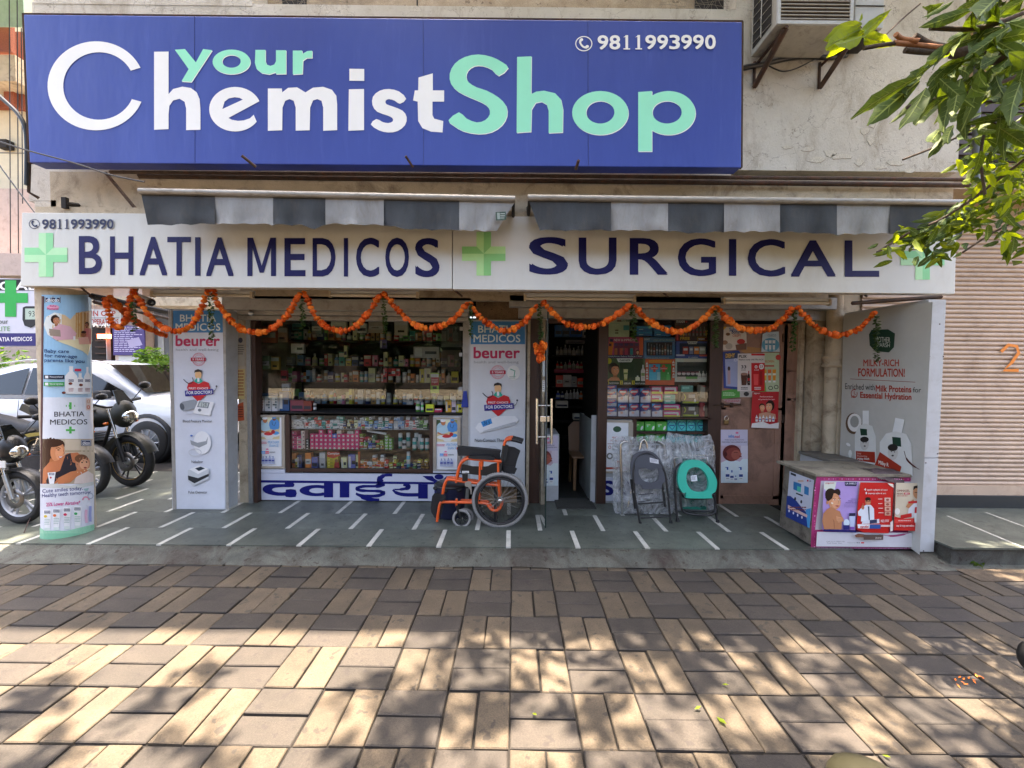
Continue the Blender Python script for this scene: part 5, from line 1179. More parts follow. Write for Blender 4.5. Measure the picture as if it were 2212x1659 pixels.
ws('knee_strap',[(245,1070),(285,985),(330,985),(352,1040),(320,1060),(300,1080)],4.125,.008,M_vinyl)
ws('brake',[(600,830),(640,815),(682,822),(690,930),(688,985),(672,985),(668,925),(640,890),(600,878)],4.115,.006,M_alu,bevel=.001)
ws('adjuster_clamp',[(565,725),(635,725),(635,810),(565,815)],4.13,.025,M_blkp)
a=Art(YP(4.142),KW,*OW,base=.0015);a.text('soma',562,678,655,704,'#d8d8d8',.05,3);a.build('badge',WC)
cb=G(966,1119.0,0);cb=V((cb.x,4.42,0));M_bin=M('navy_bin_plastic','#262a48',.45,var=.1)
cb.x+=.03;bn=empty('waste_bin',cb,'round navy waste bin with black lid behind the footrest of the wheelchair','bin')
MB().lathe([(.0,.002),(.13,.002),(.14,.02),(.165,.31),(.17,.315),(.17,.34)],cb,seg=32).build('bucket',M_bin,bn)
MB().lathe([(.172,.335),(.18,.34),(.18,.355),(.16,.37),(.05,.38),(0,.385)],cb,seg=32).build('lid',M_blkp,bn)
for k in range(7):
 aa=2*math.pi*k/7;MB().ball(cb+V((math.cos(aa)*.165,math.sin(aa)*.165,.325)),.035,8,5,sq=(1,1,.6)).build('bag_fold',M_vinyl,bn)
# ================================================================== COMMODE CHAIRS
KC=.1653;OC=(1289.1,905.1)
M_cblk=M('black_tube_enamel','#1b1c1f',.35,var=.1)
def commode(label,Y,lean,draw):
 base=P(1420,1131,Y);r_=empty('commode_chair',V((base.x,Y,0)),label,'commode chair')
 pl=Plane((0,Y,0.0),(0,-math.cos(lean),math.sin(lean)))
 c_=lambda x,y,off=0.0:pl(OC[0]+x*KC,OC[1]+y*KC,off)
 draw(r_,c_);return r_
def ct(r_,c_,name,pts,r,off=0.0,mt=None,sm=5):
 q=cr([c_(x,y,off)for x,y in pts],sm)if sm else[c_(x,y,off)for x,y in pts]
 return MB().tube(q,r,10).build(name,mt or M_cblk,r_)
def seat_ring(c_,outer,hole,t,off):
 pts=[c_(x,y,off)for x,y in outer];hp_=[c_(x,y,off)for x,y in hole]
 n=(c_(0,0,.01)-c_(0,0,0)).normalized();mb=MB();tri=tessellate_polygon([[V((x,y,0))for x,y in outer],[V((x,y,0))for x,y in hole]])
 fr=[p+n*t for p in pts+hp_];bk=pts+hp_;N=len(outer);H=len(hole)
 mb.add(fr,[tuple(t_)for t_ in tri]);mb.add(bk,[tuple(reversed(t_))for t_ in tri])
 vs=fr+bk;T=N+H
 mb.add(vs,[(i,(i+1)%N,(i+1)%N+T,i+T)for i in range(N)]+[(N+i,N+(i+1)%H,N+(i+1)%H+T,N+i+T)for i in range(H)])
 bm=bmesh.new();me=bpy.data.meshes.new('tmp');me.from_pydata(mb.v,[],mb.f);bm.from_mesh(me);bmesh.ops.remove_doubles(bm,verts=bm.verts,dist=1e-5);bmesh.ops.recalc_face_normals(bm,faces=bm.faces)
 bm.to_mesh(me);bm.free();out=MB();out.add([tuple(v.co)for v in me.vertices],[tuple(p.vertices)for p in me.polygons]);bpy.data.meshes.remove(me);return out
def grey(r_,c_):
 m=M('charcoal_moulded_plastic','#44474f',.42,var=.05)
 outer=cr([(445,720),(437,600),(460,500),(520,440),(620,415),(720,432),(800,500),(850,590),(888,680),(895,800),(850,845),(838,900),(815,912),(600,912),(580,880),(545,850),(510,860),(470,800)],4,True)
 hole=cr([(535,665),(600,640),(700,650),(780,640),(805,700),(800,770),(760,815),(680,828),(600,800),(560,750)],3,True)
 seat_ring(c_,outer,hole,.022,.0).build('seat',m,r_,bevel=.006)
 MB().slab([c_(x,y,.024)for x,y in cr([(505,655),(490,560),(540,490),(630,462),(720,480),(790,550),(845,640),(780,640),(700,662),(590,632)],3,True)],(c_(0,0,.006)-c_(0,0,0))).build('lid_rim',m,r_,bevel=.002)
 ct(r_,c_,'back_hoop',[(560,1365),(500,1040),(470,760),(480,600),(530,500),(620,450),(700,462),(780,530),(860,650),(900,800),(957,1345)],.0115,.018)
 ct(r_,c_,'leg',[(455,790),(480,960),(508,1175)],.013,-.02,sm=0);ct(r_,c_,'leg',[(858,850),(880,960),(900,1150)],.013,-.02,sm=0)
 ct(r_,c_,'crossbar',[(535,1105),(890,1085)],.009,.01,sm=0);ct(r_,c_,'crossbar',[(565,1292),(945,1268)],.009,.01,sm=0);ct(r_,c_,'thin_rod',[(540,992),(735,972)],.004,.0,sm=0);ct(r_,c_,'thin_rod',[(540,1090),(725,1062)],.004,-.02,sm=0)
 for x,y in((560,1362),(957,1340)):ct(r_,c_,'rubber_foot',[(x,y-22),(x+2,y+16)],[.014,.018],.018,M_blk,0)
 for x,y in((865,935),(908,1012),(470,950),(510,1030)):MB().ball(c_(x,y,.03),.006,6,4).build('rivet',M_chrome,r_)
 a=Art(lambda px,py,off:c_((px-OC[0])/KC,(py-OC[1])/KC,.032+off),KC,*OC,base=0);a.poly([(678,502),(792,530),(796,585),(682,562)],'#b9b9bd');a.lines(690,520,780,560,4,'#6f7076',.2);a.build('price_label',r_)
def teal(r_,c_):
 m=M('turquoise_soft_plastic','#2fae95',.5,var=.04)
 outer=cr([(1042,800),(1050,690),(1085,600),(1150,545),(1240,530),(1340,545),(1420,600),(1490,680),(1540,780),(1548,850),(1530,940),(1480,975),(1485,1010),(1462,1030),(1170,1028),(1150,1005),(1145,955),(1110,960),(1062,890)],4,True)
 hole=cr([(1150,780),(1165,690),(1210,640),(1280,625),(1350,655),(1410,730),(1440,830),(1425,910),(1380,942),(1300,945),(1220,920),(1170,860)],4,True)
 seat_ring(c_,outer,hole,.034,.005).build('seat',m,r_,bevel=.011,bseg=3)
 ct(r_,c_,'frame_hoop',[(1060,1335),(1030,1000),(1020,760),(1040,640),(1110,580)],.0125,-.01);ct(r_,c_,'frame_hoop',[(1585,1365),(1555,1150),(1548,1000),(1540,720),(1480,610),(1430,590)],.0125,-.01)
 ct(r_,c_,'leg',[(1085,960),(1100,1150),(1140,1215),(1220,1240),(1440,1255),(1510,1235),(1550,1180),(1520,980)],.012,.012)
 ct(r_,c_,'seat_rail',[(1060,900),(1110,980),(1160,1030),(1300,1040),(1490,1030),(1540,970)],.011,-.003);ct(r_,c_,'crossbar',[(1110,1190),(1530,1205)],.010,-.01,sm=0)
 MB().bmm(c_(1275,1035,-.01),c_(1345,1055,.004)).build('seat_stop',M_blkp,r_)
 for x,y in((1062,1325),(1586,1350)):ct(r_,c_,'rubber_foot',[(x-1,y-30),(x,y+18)],[.016,.022],-.01,M_blk,0)
 a=Art(lambda px,py,off:c_((px-OC[0])/KC,(py-OC[1])/KC,.012+off),KC,*OC,base=0);a.poly([(1222,740),(1300,730),(1308,806),(1230,815)],'#c9cacd');a.lines(1232,748,1296,800,5,'#55565c',.3);a.build('price_label',r_)
commode('folded charcoal commode chair with lidded seat leaning on the wrapped walker',4.27,.16,grey)
commode('folded commode chair with open turquoise seat leaning beside the metal door',4.28,.16,teal)
# ================================================================== PLASTIC WRAPPED WALKERS
def M_wrap():
 m=bpy.data.materials.new('clear_wrinkled_plastic');nt,b,out=nodes_of(m)
 b.inputs['Base Color'].default_value=(.74,.75,.76,1);b.inputs['Roughness'].default_value=.22
 h=noise(nt,4,4,.6,dist=3.0);bump(nt,b,h,1.0,.12)
 tr=nt.nodes.new('ShaderNodeBsdfTransparent');mx=nt.nodes.new('ShaderNodeMixShader')
 f=ramp(nt,noise(nt,5,6,.62,dist=4.0,stretch=(1,1,.6)),[(0.40,.22),(0.6,.55),(0.72,.9)])
 nt.links.new(f,mx.inputs[0]);nt.links.new(tr.outputs[0],mx.inputs[1]);nt.links.new(b.outputs[0],mx.inputs[2]);nt.links.new(mx.outputs[0],out.inputs[0]);return m
WRAP=M_wrap()
def bag(outline,y0,y1,root,seed):
 n=len(outline);vs=[];lv=5;o=cr(outline,4,True);n=len(o);mb=MB()
 cx=sum(p[0]for p in o)/n;cy=sum(p[1]for p in o)/n
 for face,Y,sg in((0,y0,-1),(1,y1,1)):
  for j in range(lv+1):
   q=1-j/lv*.999
   for i,p in enumerate(o):
    x,y=cx+(p[0]-cx)*q,cy+(p[1]-cy)*q
    w=P(OC[0]+x*KC,OC[1]+y*KC,(y0+y1)/2)
    bul=(1-q**3);nz=mnoise.noise(V((w.x*9,w.z*7,seed+face*5)))+.5*mnoise.noise(V((w.x*25,w.z*21,seed+face*5)))
    w.y=(y0+y1)/2+sg*(y1-y0)/2*bul+nz*.022*(.3+bul);w.z=max(w.z+nz*.008,.006);vs.append(w)
 fs=[]
 for face in(0,1):
  b0=face*(lv+1)*n
  for j in range(lv):
   for i in range(n):
    a,b,c,d=b0+j*n+i,b0+j*n+(i+1)%n,b0+(j+1)*n+(i+1)%n,b0+(j+1)*n+i;fs.append((a,b,c,d)if face==0 else(d,c,b,a))
 mb.add(vs,fs,0,True);return mb.build('plastic_wrap',WRAP,root)
def walker(label,Y,tubes,outline,seed):
 c=P(OC[0]+(outline[0][0])*KC,1118,Y);r_=empty('wrapped_walker',V((P(OC[0]+sum(p[0]for p in outline)/len(outline)*KC,1000,Y).x,Y,0)),label,'walking frame')
 for pts,r,dy,mt in tubes:MB().tube(cr([P(OC[0]+x*KC,OC[1]+y*KC,Y+dy)for x,y in pts],4),r,8).build('frame_tube',mt,r_)
 bag(outline,Y-.10,Y+.12,r_,seed);return r_
WK1=walker('silver walking frame in crumpled clear plastic behind the charcoal commode chair',4.50,
  [([(335,1240),(325,900),(312,400),(330,310),(400,290)],.013,-.06,M_chrome),([(560,420),(580,310),(620,270),(650,330),(662,410)],.012,-.05,M_chrome),([(890,900),(885,400),(850,320),(800,295)],.012,-.04,M_alu),
   ([(340,900),(345,790),(380,745),(430,740)],.010,-.03,M_chrome),([(405,1150),(460,900)],.012,-.06,M_chrome),([(835,1150),(790,930),(720,680)],.012,-.03,M_alu),([(340,700),(880,720)],.010,.02,M_alu),([(330,340),(860,330)],.008,.03,M_alu)],
  [(205,330),(215,260),(330,225),(520,235),(720,210),(860,260),(975,280),(985,600),(960,1000),(990,1230),(860,1290),(560,1292),(330,1270),(225,1180),(212,800)],3)
WK2=walker('second walking frame in clear plastic behind the turquoise commode chair',4.56,
  [([(1440,1290),(1445,560),(1400,515),(1060,510),(1020,560),(1025,1000)],.009,-.06,M_chrome),([(925,485),(1535,470)],.011,-.02,M_chrome),([(1510,1150),(1530,420),(1500,350)],.010,-.01,M_chrome),
   ([(930,800),(950,730),(1010,700)],.010,-.02,M_chrome),([(930,630),(1010,650)],.008,-.04,M_chrome),([(970,1135),(1520,1140)],.008,.0,M_alu),([(1480,600),(1525,640)],.006,-.03,M_chrome)],
  [(905,240),(1000,190),(1200,215),(1420,215),(1470,190),(1510,260),(1545,420),(1548,800),(1540,1180),(1300,1200),(980,1170),(925,900)],8)
MB().bmm(P(OC[0]+1110*KC,OC[1]+1190*KC,4.54),P(OC[0]+1440*KC,OC[1]+520*KC,4.60)).build('green_carton',M('green_packing_card','#1f7a68',.6,var=.2,scale=9),WK2)
a=Art(YP(4.54),KC,*OC,base=.002);a.text('WALKING',1265,1118,1420,1145,'#123a34',.02);a.text('AIDS',1355,1152,1425,1175,'#123a34',.02);a.text('WALKING',1255,705,1420,732,'#123a34',.02);a.lines(1150,1070,1230,1160,6,'#2b9a86',.3);a.lines(1165,750,1210,900,8,'#2b9a86',.3);a.rect(1155,872,1430,882,'#123a34');a.build('print',WK2)
MB().lathe([(.014,0),(.02,.002),(.02,.012),(.012,.03)],P(OC[0]+1428*KC,OC[1]+1285*KC,4.49),(0,0,1),12).build('teal_foot',M('turquoise_soft_plastic'),WK2)
a=Art(YP(4.385),KC,*OC,base=.0);a.text('BODY SOLUTION',495,1235,640,1258,'#2c2c30',.01);a.text('SUPPORT',455,395,545,420,'#303034',.02);a.build('print',WK1)
# ================================================================== CHEST COVERED WITH POSTERS
CH=empty('poster_chest',(3.12,3.95,0),'low wooden chest plastered with pink bordered advertisements in front of the side panel','chest')
KH=.16117;OH=(1673.0,976.4)
def h_(x,y,Y):return P(OH[0]+x*KH,OH[1]+y*KH,Y)
fy=3.70;tl,tr,br,bl=h_(560,320,fy),h_(1985,330,fy),h_(1860,1300,fy),h_(470,1325,fy)
tl.z=tr.z=.655;bl.z=br.z=.02;by_=4.16;tr.x=br.x=XS-.012
M_chest=M('grimy_chest_board','#6f675c',.85,var=.25,scale=9,dirt=.9,dirtcol='#33291f',bmp=.5)
sh_=V((.02,by_-fy,0))
MB().hexa([tl,bl,br,tr,tl+sh_,bl+sh_,br+sh_,tr+sh_]).build('body',M_chest,CH,bevel=.004)
MB().add([tl+V((-.02,-.02,.003)),tr+V((0,-.02,.003)),tr+sh_+V((-.02,.06,.003)),tl+sh_+V((-.05,.06,.003))]+[tl+V((-.02,-.02,.028)),tr+V((0,-.02,.028)),tr+sh_+V((-.02,.06,.028)),tl+sh_+V((-.05,.06,.028))],
         [(0,3,2,1),(4,5,6,7),(0,1,5,4),(1,2,6,5),(2,3,7,6),(3,0,4,7)]).build('lid',M('dusty_board_top','#8a8272',.8,var=.2,scale=7,dirt=.8,dirtcol='#3f352c',bmp=.4),CH,bevel=.003)
n_=(tr-tl).cross(bl-tl);FP=Plane(tl,n_)
a=Art(FP,KH,*OH,base=.003)
a.poly([(565,320),(1975,330),(1960,420),(1845,1300),(480,1320),(500,900),(545,420)],'#a23a6c')
a.poly([(618,385),(1905,395),(1850,1020),(540,1040),(590,640)],'#b9b3b6')
rr=random.Random(5)
for i in range(46):
 x=600+i*29;a.rect(x,352,x+16,366,rr.choice(['#c65a88','#d98ab0','#8c2f5e','#c04a52']))
for i in range(26):a.rect(512+rr.random()*14-i*.6,430+i*34,532-i*.6,446+i*34,rr.choice(['#c65a88','#8c2f5e','#d98ab0']))
for i in range(24):a.text('Prega News',540+i*54.5,1262,585+i*54.5,1276,'#d7a6c4',.02)
for i in range(20):a.rect(1875+2.5*(20-i),420+i*42,1895+2.5*(20-i),436+i*42,rr.choice(['#c65a88','#e0a0c0','#c04a52']))
a.poly([(525,1045),(1850,1060),(1835,1250),(512,1238)],'#b8b6ba')
a.stroke([(1350,1080),(1500,1100),(1640,1085),(1760,1055)],[8,26,26,8],'#8d3f62',4)
a.poly([(618,385),(1080,382),(1030,1020),(590,1015),(600,700)],'#9d86ba');a.poly([(618,385),(780,385),(760,480),(640,500),(615,470)],'#bfc4b8');a.text('pigeon',635,388,748,412,'#a84a48',.03)
a.poly([(888,382),(1052,385),(1045,440),(892,435)],'#202444');a.text('LA SHIELD',902,392,1042,415,'#c8c8d4',.02)
a.ell(700,545,72,78,'#231813',20,rot=.2);a.poly([(632,590),(640,500),(700,475),(745,490),(700,560),(660,640)],'#231813');a.ell(790,520,42,48,'#1f1511',14)
a.ell(752,640,82,108,'#b9835f',26,rot=-.12);a.ell(770,655,58,76,'#c99470',20);a.poly([(668,640),(720,600),(745,520),(800,525),(832,560),(822,510),(770,485),(700,500),(655,580)],'#221713')
a.ell(655,655,14,26,'#b07a58',10)
for ex in(748,815):a.ell(ex,618,15,6,'#e8ded4',8);a.ell(ex+3,618,7,6,'#1c1210',8);a.stroke([(ex-20,602),(ex,595),(ex+18,602)],5,'#33221a')
a.stroke([(795,615),(806,660),(790,666)],5,'#9a6848');a.poly([(755,695),(785,688),(812,698),(785,712)],'#a0504a');a.poly([(700,650),(730,655),(728,672),(705,668)],'#e2cdb8')
a.poly([(600,800),(650,740),(700,710),(760,745),(820,770),(850,850),(840,1008),(610,1008),(585,900)],'#a87452');a.poly([(720,860),(745,900),(750,1000),(742,1000),(735,910)],'#8a5c40');a.poly([(770,830),(860,850),(872,900),(800,918),(775,890)],'#bf8c68')
for k in range(4):a.stroke([(782,838+k*20),(830,845+k*18),(866,862+k*14)],3,'#8a5c40')
for i,y in enumerate((600,624,648)):a.text(('7-EVEN','PROBIOTIC','MOISTURIZER')[i],960-i*35,y,1035,y+15,'#5c4a80',.02)
a.lines(870,680,1030,720,3,'#7a6a98',.2,.3);a.ell(902,920,40,50,'#b8c6d4',16);a.rect(858,950,938,1010,'#2a2a66');a.tubep(975,790,1000,84,'#a9b4cc','#7a4aa0');a.rect(935,790,1018,830,'#23243c');a.poly([(600,1004),(1030,1018),(1028,1048),(590,1030)],'#23205a')
a.poly([(1080,385),(1525,390),(1500,880),(1455,1056),(1130,1045),(1032,1005),(1045,700)],'#b3201e')
a.text('4',1130,460,1158,495,'#e8dcd8',.03);a.text('स्किन प्रॉब्लम से राहत',1168,472,1440,500,'#e0d0cc',.02,2);a.text('1',1150,512,1166,540,'#e8dcd8',.03);a.text('एक्सपर्ट क्रीम के साथ',1176,518,1420,545,'#e0d0cc',.02,2)
a.ell(1180,640,38,52,'#a8684a',16);a.ell(1180,605,38,28,'#231713',12);a.ell(1184,652,26,32,'#b87a58',12);a.rect(1152,632,1212,638,'#2a1c18')
a.poly([(1090,720),(1150,680),(1215,680),(1258,730),(1262,880),(1085,900),(1090,830),(1050,820),(1045,770)],'#c9ccd2');a.poly([(1176,700),(1196,700),(1202,880),(1190,890)],'#2a3c4a');a.ell(1110,712,20,30,'#a8684a',10);a.rect(1108,655,1116,700,'#a8684a')
for i in range(4):a.rect(1395,585+i*60,1475,638+i*60,rr.choice(['#c8a89a','#b88a76','#c99a86']));a.ell(1435,612+i*60,22,16,'#8f4a40',10);a.lines(1310,598+i*60,1382,615+i*60,1,'#e4cfca',.3)
a.poly([(1100,890),(1320,862),(1325,920),(1090,930)],'#c4c4cc');a.poly([(1195,878),(1290,868),(1290,915),(1195,925)],'#2c3350');a.poly([(1032,932),(1340,935),(1335,992),(1040,985)],'#d2d2d6');a.poly([(1195,936),(1340,936),(1335,992),(1190,990)],'#2b4a86');a.text('candid',1068,948,1178,980,'#b02024',.05);a.rect(1340,940,1470,965,'#c8b4b0');a.text('NO.1',1340,870,1395,908,'#f0e0dc',.02);a.lines(1400,872,1448,905,3,'#e4d0cc',.1)
a.poly([(1425,392),(1500,400),(1508,450),(1470,430)],'#cfc8b8');a.poly([(1462,905),(1500,880),(1495,1020),(1462,1028)],'#c8bcb8')
a.poly([(1538,385),(1905,392),(1850,1020),(1505,1010)],'#b02422');a.poly([(1538,385),(1905,392),(1880,760),(1740,880),(1520,830)],'#b9ae98');a.text('OMNIGEL',1545,475,1720,503,'#6a2a28',.03);a.text("INDIA'S",1545,515,1630,540,'#6a2a28',.02);a.rect(1638,514,1716,540,'#a83030');a.text('NO.1',1652,519,1702,536,'#e6dcd8',.02);a.lines(1545,552,1700,572,1,'#a04a44',.1)
a.ell(1815,510,58,84,'#a87a56',20);a.poly([(1760,480),(1765,430),(1830,415),(1885,440),(1880,500),(1860,460),(1790,455)],'#1f1713');a.rect(1778,505,1868,514,'#2c2019');a.ell(1822,545,14,5,'#7c3a30',8)
a.poly([(1700,700),(1760,620),(1880,615),(1890,640),(1880,760),(1740,850),(1690,790)],'#c6c6ca');a.poly([(1660,700),(1700,640),(1760,600),(1780,640),(1700,720)],'#a87450');a.poly([(1690,630),(1815,618),(1818,650),(1695,655)],'#b01e22');a.poly([(1780,705),(1820,700),(1810,820),(1770,820)],'#b01e22')
a.ell(1548,760,34,44,'#cfcac2',14);a.poly([(1590,810),(1735,780),(1738,830),(1592,860)],'#a8201e');a.poly([(1505,862),(1760,850),(1755,905),(1510,912)],'#c23a34');a.lines(1560,878,1740,892,1,'#e8d4d0',.1);a.text('जड़ से दर्द को मिटाए',1530,935,1770,968,'#e8d0cc',.02,2);a.tubep(1785,780,905,40,'#cfd2d6','#c6c6c8')
a.poly([(985,1070),(1030,1050),(1110,1060),(1100,1100),(1000,1098)],'#6e4a3a');a.poly([(1100,1062),(1362,1062),(1358,1132),(1100,1130)],'#54453f');a.text('Jeera',1255,1095,1335,1120,'#c8c0b8',.02);a.text('Call us at 1800 info',612,1146,855,1160,'#5a5a60',0);a.text('Toll Free No.',612,1168,820,1182,'#5a5a60',0);a.text('Follow us on:',890,1162,995,1176,'#5a5a60',0)
for x in(1015,1040):a.ell(x,1169,9,8,'#5a5a60',8)
a.rect(1065,1160,1105,1178,'#b03030')
a.build('front_posters',CH,M_print('glossy_print'))
lp=Plane(tl+V((-.003,0,0)),((tl+sh_)-tl).cross(bl-tl));a=Art(lp,KH,*OH,base=.006)
a.poly([(212,255),(540,378),(480,1022),(160,865)],'#b4b7c4');a.poly([(225,272),(298,300),(296,330),(226,302)],'#20242e');a.poly([(265,395),(370,430),(362,545),(262,500)],'#3572a4');a.poly([(315,455),(368,475),(362,545),(312,525)],'#4fae9a');a.poly([(412,452),(472,478),(468,585),(408,560)],'#3572a4');a.lines(325,378,405,410,2,'#c88a4a',.1)
a.poly([(178,588),(225,590),(310,660),(380,750),(430,800),(490,850),(482,1022),(160,865)],'#27397c');a.poly([(430,770),(500,752),(482,1022),(455,1008)],'#4a8cc0');a.poly([(192,708),(455,845),(448,880),(192,755)],'#c9a79c');a.lines(215,735,440,800,2,'#7a3c34',.1);a.poly([(302,545),(395,578),(392,598),(302,562)],'#22242c')
for x,y in((290,628),(373,668)):a.ell(x,y,13,24,'#1f232c',10)
for i in range(4):a.ell(210+i*58,790+i*29,10,20,'#c8ccd8',8)
a.ell(462,385,12,14,'#b03040',10);a.lines(485,375,510,410,2,'#2a3a5a',.1);a.build('side_poster',CH,M_print('glossy_print'))
rg=MB();vs=[]
for j in range(7):
 for i in range(9):
  u,v=i/8,j/6;p=h_(1510+u*360*(1-v*.15),225+u*60,3.76)
  x=tr.x-.30+u*.26+.02*math.sin(v*5);y=fy+.18-v*.205;z=.69+.006*math.sin(i*1.7+j)
  if v>.85:y=fy-.03-.006*(i%2);z=.655-(v-.8)*.5*(u**1.5)-.01*(i%2)
  vs.append(V((x,y,z)))
rg.add(vs,[(j*9+i,j*9+i+1,(j+1)*9+i+1,(j+1)*9+i)for j in range(6)for i in range(8)],0,True)
rg.build('rag',M('mauve_grey_rag','#5b4c4e',.95,var=.25,scale=20,bmp=.6),None,'crumpled mauve grey rag hanging over the right end of the chest lid','rag')
# ================================================================== GARLANDS, LIGHTS, CAMERA
YG=3.82
M_mar=M('marigold_petals','#e2700c',.8,var=.35,scale=70)
M_mar2=M('marigold_petals_deep','#d65c08',.8,var=.35,scale=70)
M_mgl=M_leaf('dull_mango_leaf','#22341a','#3d5428','#6a8a20',.15)
def flower_mesh(seed):
 rr=random.Random(seed);mb=MB()
 for ring_,(n,r,z,s_)in enumerate(((11,.022,-.002,.012),(9,.018,.006,.012),(9,.019,-.009,.011),(7,.011,.012,.010),(6,.012,-.014,.010))):
  for k in range(n):
   a=2*math.pi*(k+ring_*.4)/n+rr.uniform(-.2,.2);c=V((math.cos(a)*r,math.sin(a)*r,z+rr.uniform(-.002,.002)))
   u=V((-math.sin(a),math.cos(a),0));w=(V((math.cos(a)*.5,math.sin(a)*.5,.9))+V((rr.uniform(-.3,.3),rr.uniform(-.3,.3),0))).normalized()*s_
   o=V((math.cos(a),math.sin(a),.2))*.005
   mb.add([c-u*s_*.6-w*.4,c+u*s_*.6-w*.4,c+u*s_*.65+w*.5+o,c-u*s_*.65+w*.5+o],[(0,1,2,3)])
 mb.ball((0,0,0),.0185,8,6);return mb
FLM=[]
for i in range(6):FLM.append(flower_mesh(i).mesh('flower',[M_mar if i%2 else M_mar2],V((0,0,0))))
def resample(pts,step):
 out=[pts[0]];acc=0
 for a,b in zip(pts,pts[1:]):
  d=(V(b)-V(a)).length
  while acc+d>=step:
   t=(step-acc)/d;a=tuple(x+(y-x)*t for x,y in zip(a,b));out.append(a);d=(V(b)-V(a)).length;acc=0
  acc+=d
 return out
def garland(px,label,Y=YG,cat='garland',step=.0375,sc=1.0,nm='marigold_garland',group='marigold garland swags under the fascia'):
 w=[tuple(P(q[0],q[1],Y if len(q)<3 else q[2]))for q in cr(px,6)];pts=resample(w,step)
 root=empty(nm,pts[len(pts)//2],label,cat,group)
 for i,p in enumerate(pts):
  o=bpy.data.objects.new('flower',R.choice(FLM));COL.objects.link(o);o.parent=root
  o.location=V(p)+V((R.uniform(-.004,.004),R.uniform(-.006,.006),R.uniform(-.004,.004)))-wl(root)
  d=(V(pts[min(i+1,len(pts)-1)])-V(pts[max(i-1,0)])).normalized();q=d.to_track_quat('Z','Y').to_euler();o.rotation_euler=(q.x+R.uniform(-.3,.3),q.y+R.uniform(-.3,.3),R.uniform(0,6));s=sc*R.uniform(.88,1.3);o.scale=(s,s,s*.9)
 MB().tube(pts,.0015,3).build('string',M_mgl,root)
 return root
garland([(288,626),(300,648),(322,680),(345,702),(367,713),(382,716),(402,712),(421,693),(434,670),(441,648),(449,629),(457,626)],'marigold swag sagging across the top of the left lightbox')
garland([(461,627),(465,643),(471,656),(497,691),(512,704),(532,714),(556,718),(583,713),(610,693),(633,662),(645,640),(652,630)],'marigold swag over the left end of the shop window')
garland([(657,632),(665,650),(682,684),(704,705),(730,714),(755,712),(780,695),(800,670),(817,645),(827,636)],'marigold swag over the middle of the shop window')
garland([(831,636),(845,652),(870,680),(895,700),(920,708),(945,707),(970,697),(990,680),(1005,662),(1013,651)],'marigold swag over the right end of the shop window',step=.042)
garland([(1018,655),(1028,674),(1050,696),(1070,708),(1088,715),(1108,712),(1138,690),(1152,670),(1162,657)],'marigold swag crossing the second lightbox beside the glass door',step=.042)
garland([(1174,655),(1190,670),(1214,692),(1235,703),(1256,707),(1290,703),(1320,689),(1345,672),(1360,661)],'marigold swag over the dark doorway',step=.042)
garland([(1371,662),(1390,682),(1415,700),(1440,713),(1460,716),(1485,712),(1510,697),(1530,678),(1543,664)],'marigold swag over the right display cabinet',step=.042)
garland([(1550,663),(1570,688),(1597,706),(1620,713),(1640,714),(1665,709),(1690,692),(1707,672),(1718,664)],'marigold swag over the brown metal door',step=.040)
garland([(1724,663),(1740,684),(1762,706),(1790,720),(1816,724),(1842,717),(1866,702),(1882,684),(1893,670)],'marigold swag ending at the white side panel',step=.040)
garland([(286,632,3.84),(281,655,3.84),(276,680,3.84),(263,704,3.84),(248,706,3.84),(238,690,3.84),(234,668,3.85),(228,650,3.85),(240,646,3.9),(262,668,4.05),(300,698,4.4),(340,718,4.7),(366,726,4.85)],'marigold strand looping back into the left bay behind the pillar')
def tassel(x0,y0,x1,y1,label,Y=YG-.03,w=.028,bunch=None):
 mb=MB();a_,b_=P(x0,y0,Y),P(x1,y1,Y);n=int((a_-b_).length/.011)
 for i in range(n):
  p=a_.lerp(b_,i/n)+V((R.uniform(-.006,.006),R.uniform(-.006,.006),0))
  for k in range(4):
   a=R.uniform(0,2*math.pi);d=V((math.cos(a),math.sin(a),R.uniform(-.5,.35)))*w*R.uniform(.7,1.25);u=d.cross(V((0,0,1))).normalized()*w*.38
   t=V((0,0,R.uniform(-.012,.004)))
   mb.add([p,p+d*.5+u+t,p+d,p+d*.5-u-t],[(0,1,2),(0,2,3)])
 r_=mb.build('leaf_tassel',M_mgl,None,label,'leaf garland','green leaf tassels hanging from the garland peaks')
 return r_
tassel(288,650,291,716,'green leaf tassel hanging left of the left lightbox')
tassel(455,634,457,735,'green leaf tassel hanging in front of the left lightbox')
tassel(652,648,655,712,'green leaf tassel over the left half of the shop window')
tassel(829,645,832,722,'green leaf tassel over the right half of the shop window')
tassel(1017,656,1018,732,'green leaf tassel at the left edge of the second lightbox',w=.024)
tassel(1166,658,1168,738,'green leaf tassel with a marigold bunch beside the glass door',w=.030)
tassel(1367,662,1370,738,'green leaf tassel at the left of the display cabinet',w=.036)
tassel(1546,665,1545,752,'green leaf tassel between the display cabinet and metal door',w=.034)
tassel(1717,672,1713,760,'thin green leaf tassel at the right of the metal door',w=.028)
tassel(1894,684,1894,784,'dark green leaf tassel in front of the side panel logo',w=.030)
bunch=empty('marigold_bunch',P(1167,760,YG-.03),'full orange marigold bunch hanging at the edge of the glass door','flower bunch')
for i in range(26):
 t=i/26;p=P(1167+R.uniform(-9,9)*(1.2-t*.6),742+t*38,YG-.03+R.uniform(-.04,.04));o=bpy.data.objects.new('flower',R.choice(FLM));COL.objects.link(o);o.parent=bunch;o.location=p-wl(bunch);o.rotation_euler=(R.random()*6,R.random()*6,0)
M_tube=M('unlit_tube_glass','#c9c2b2',.3,var=.03)
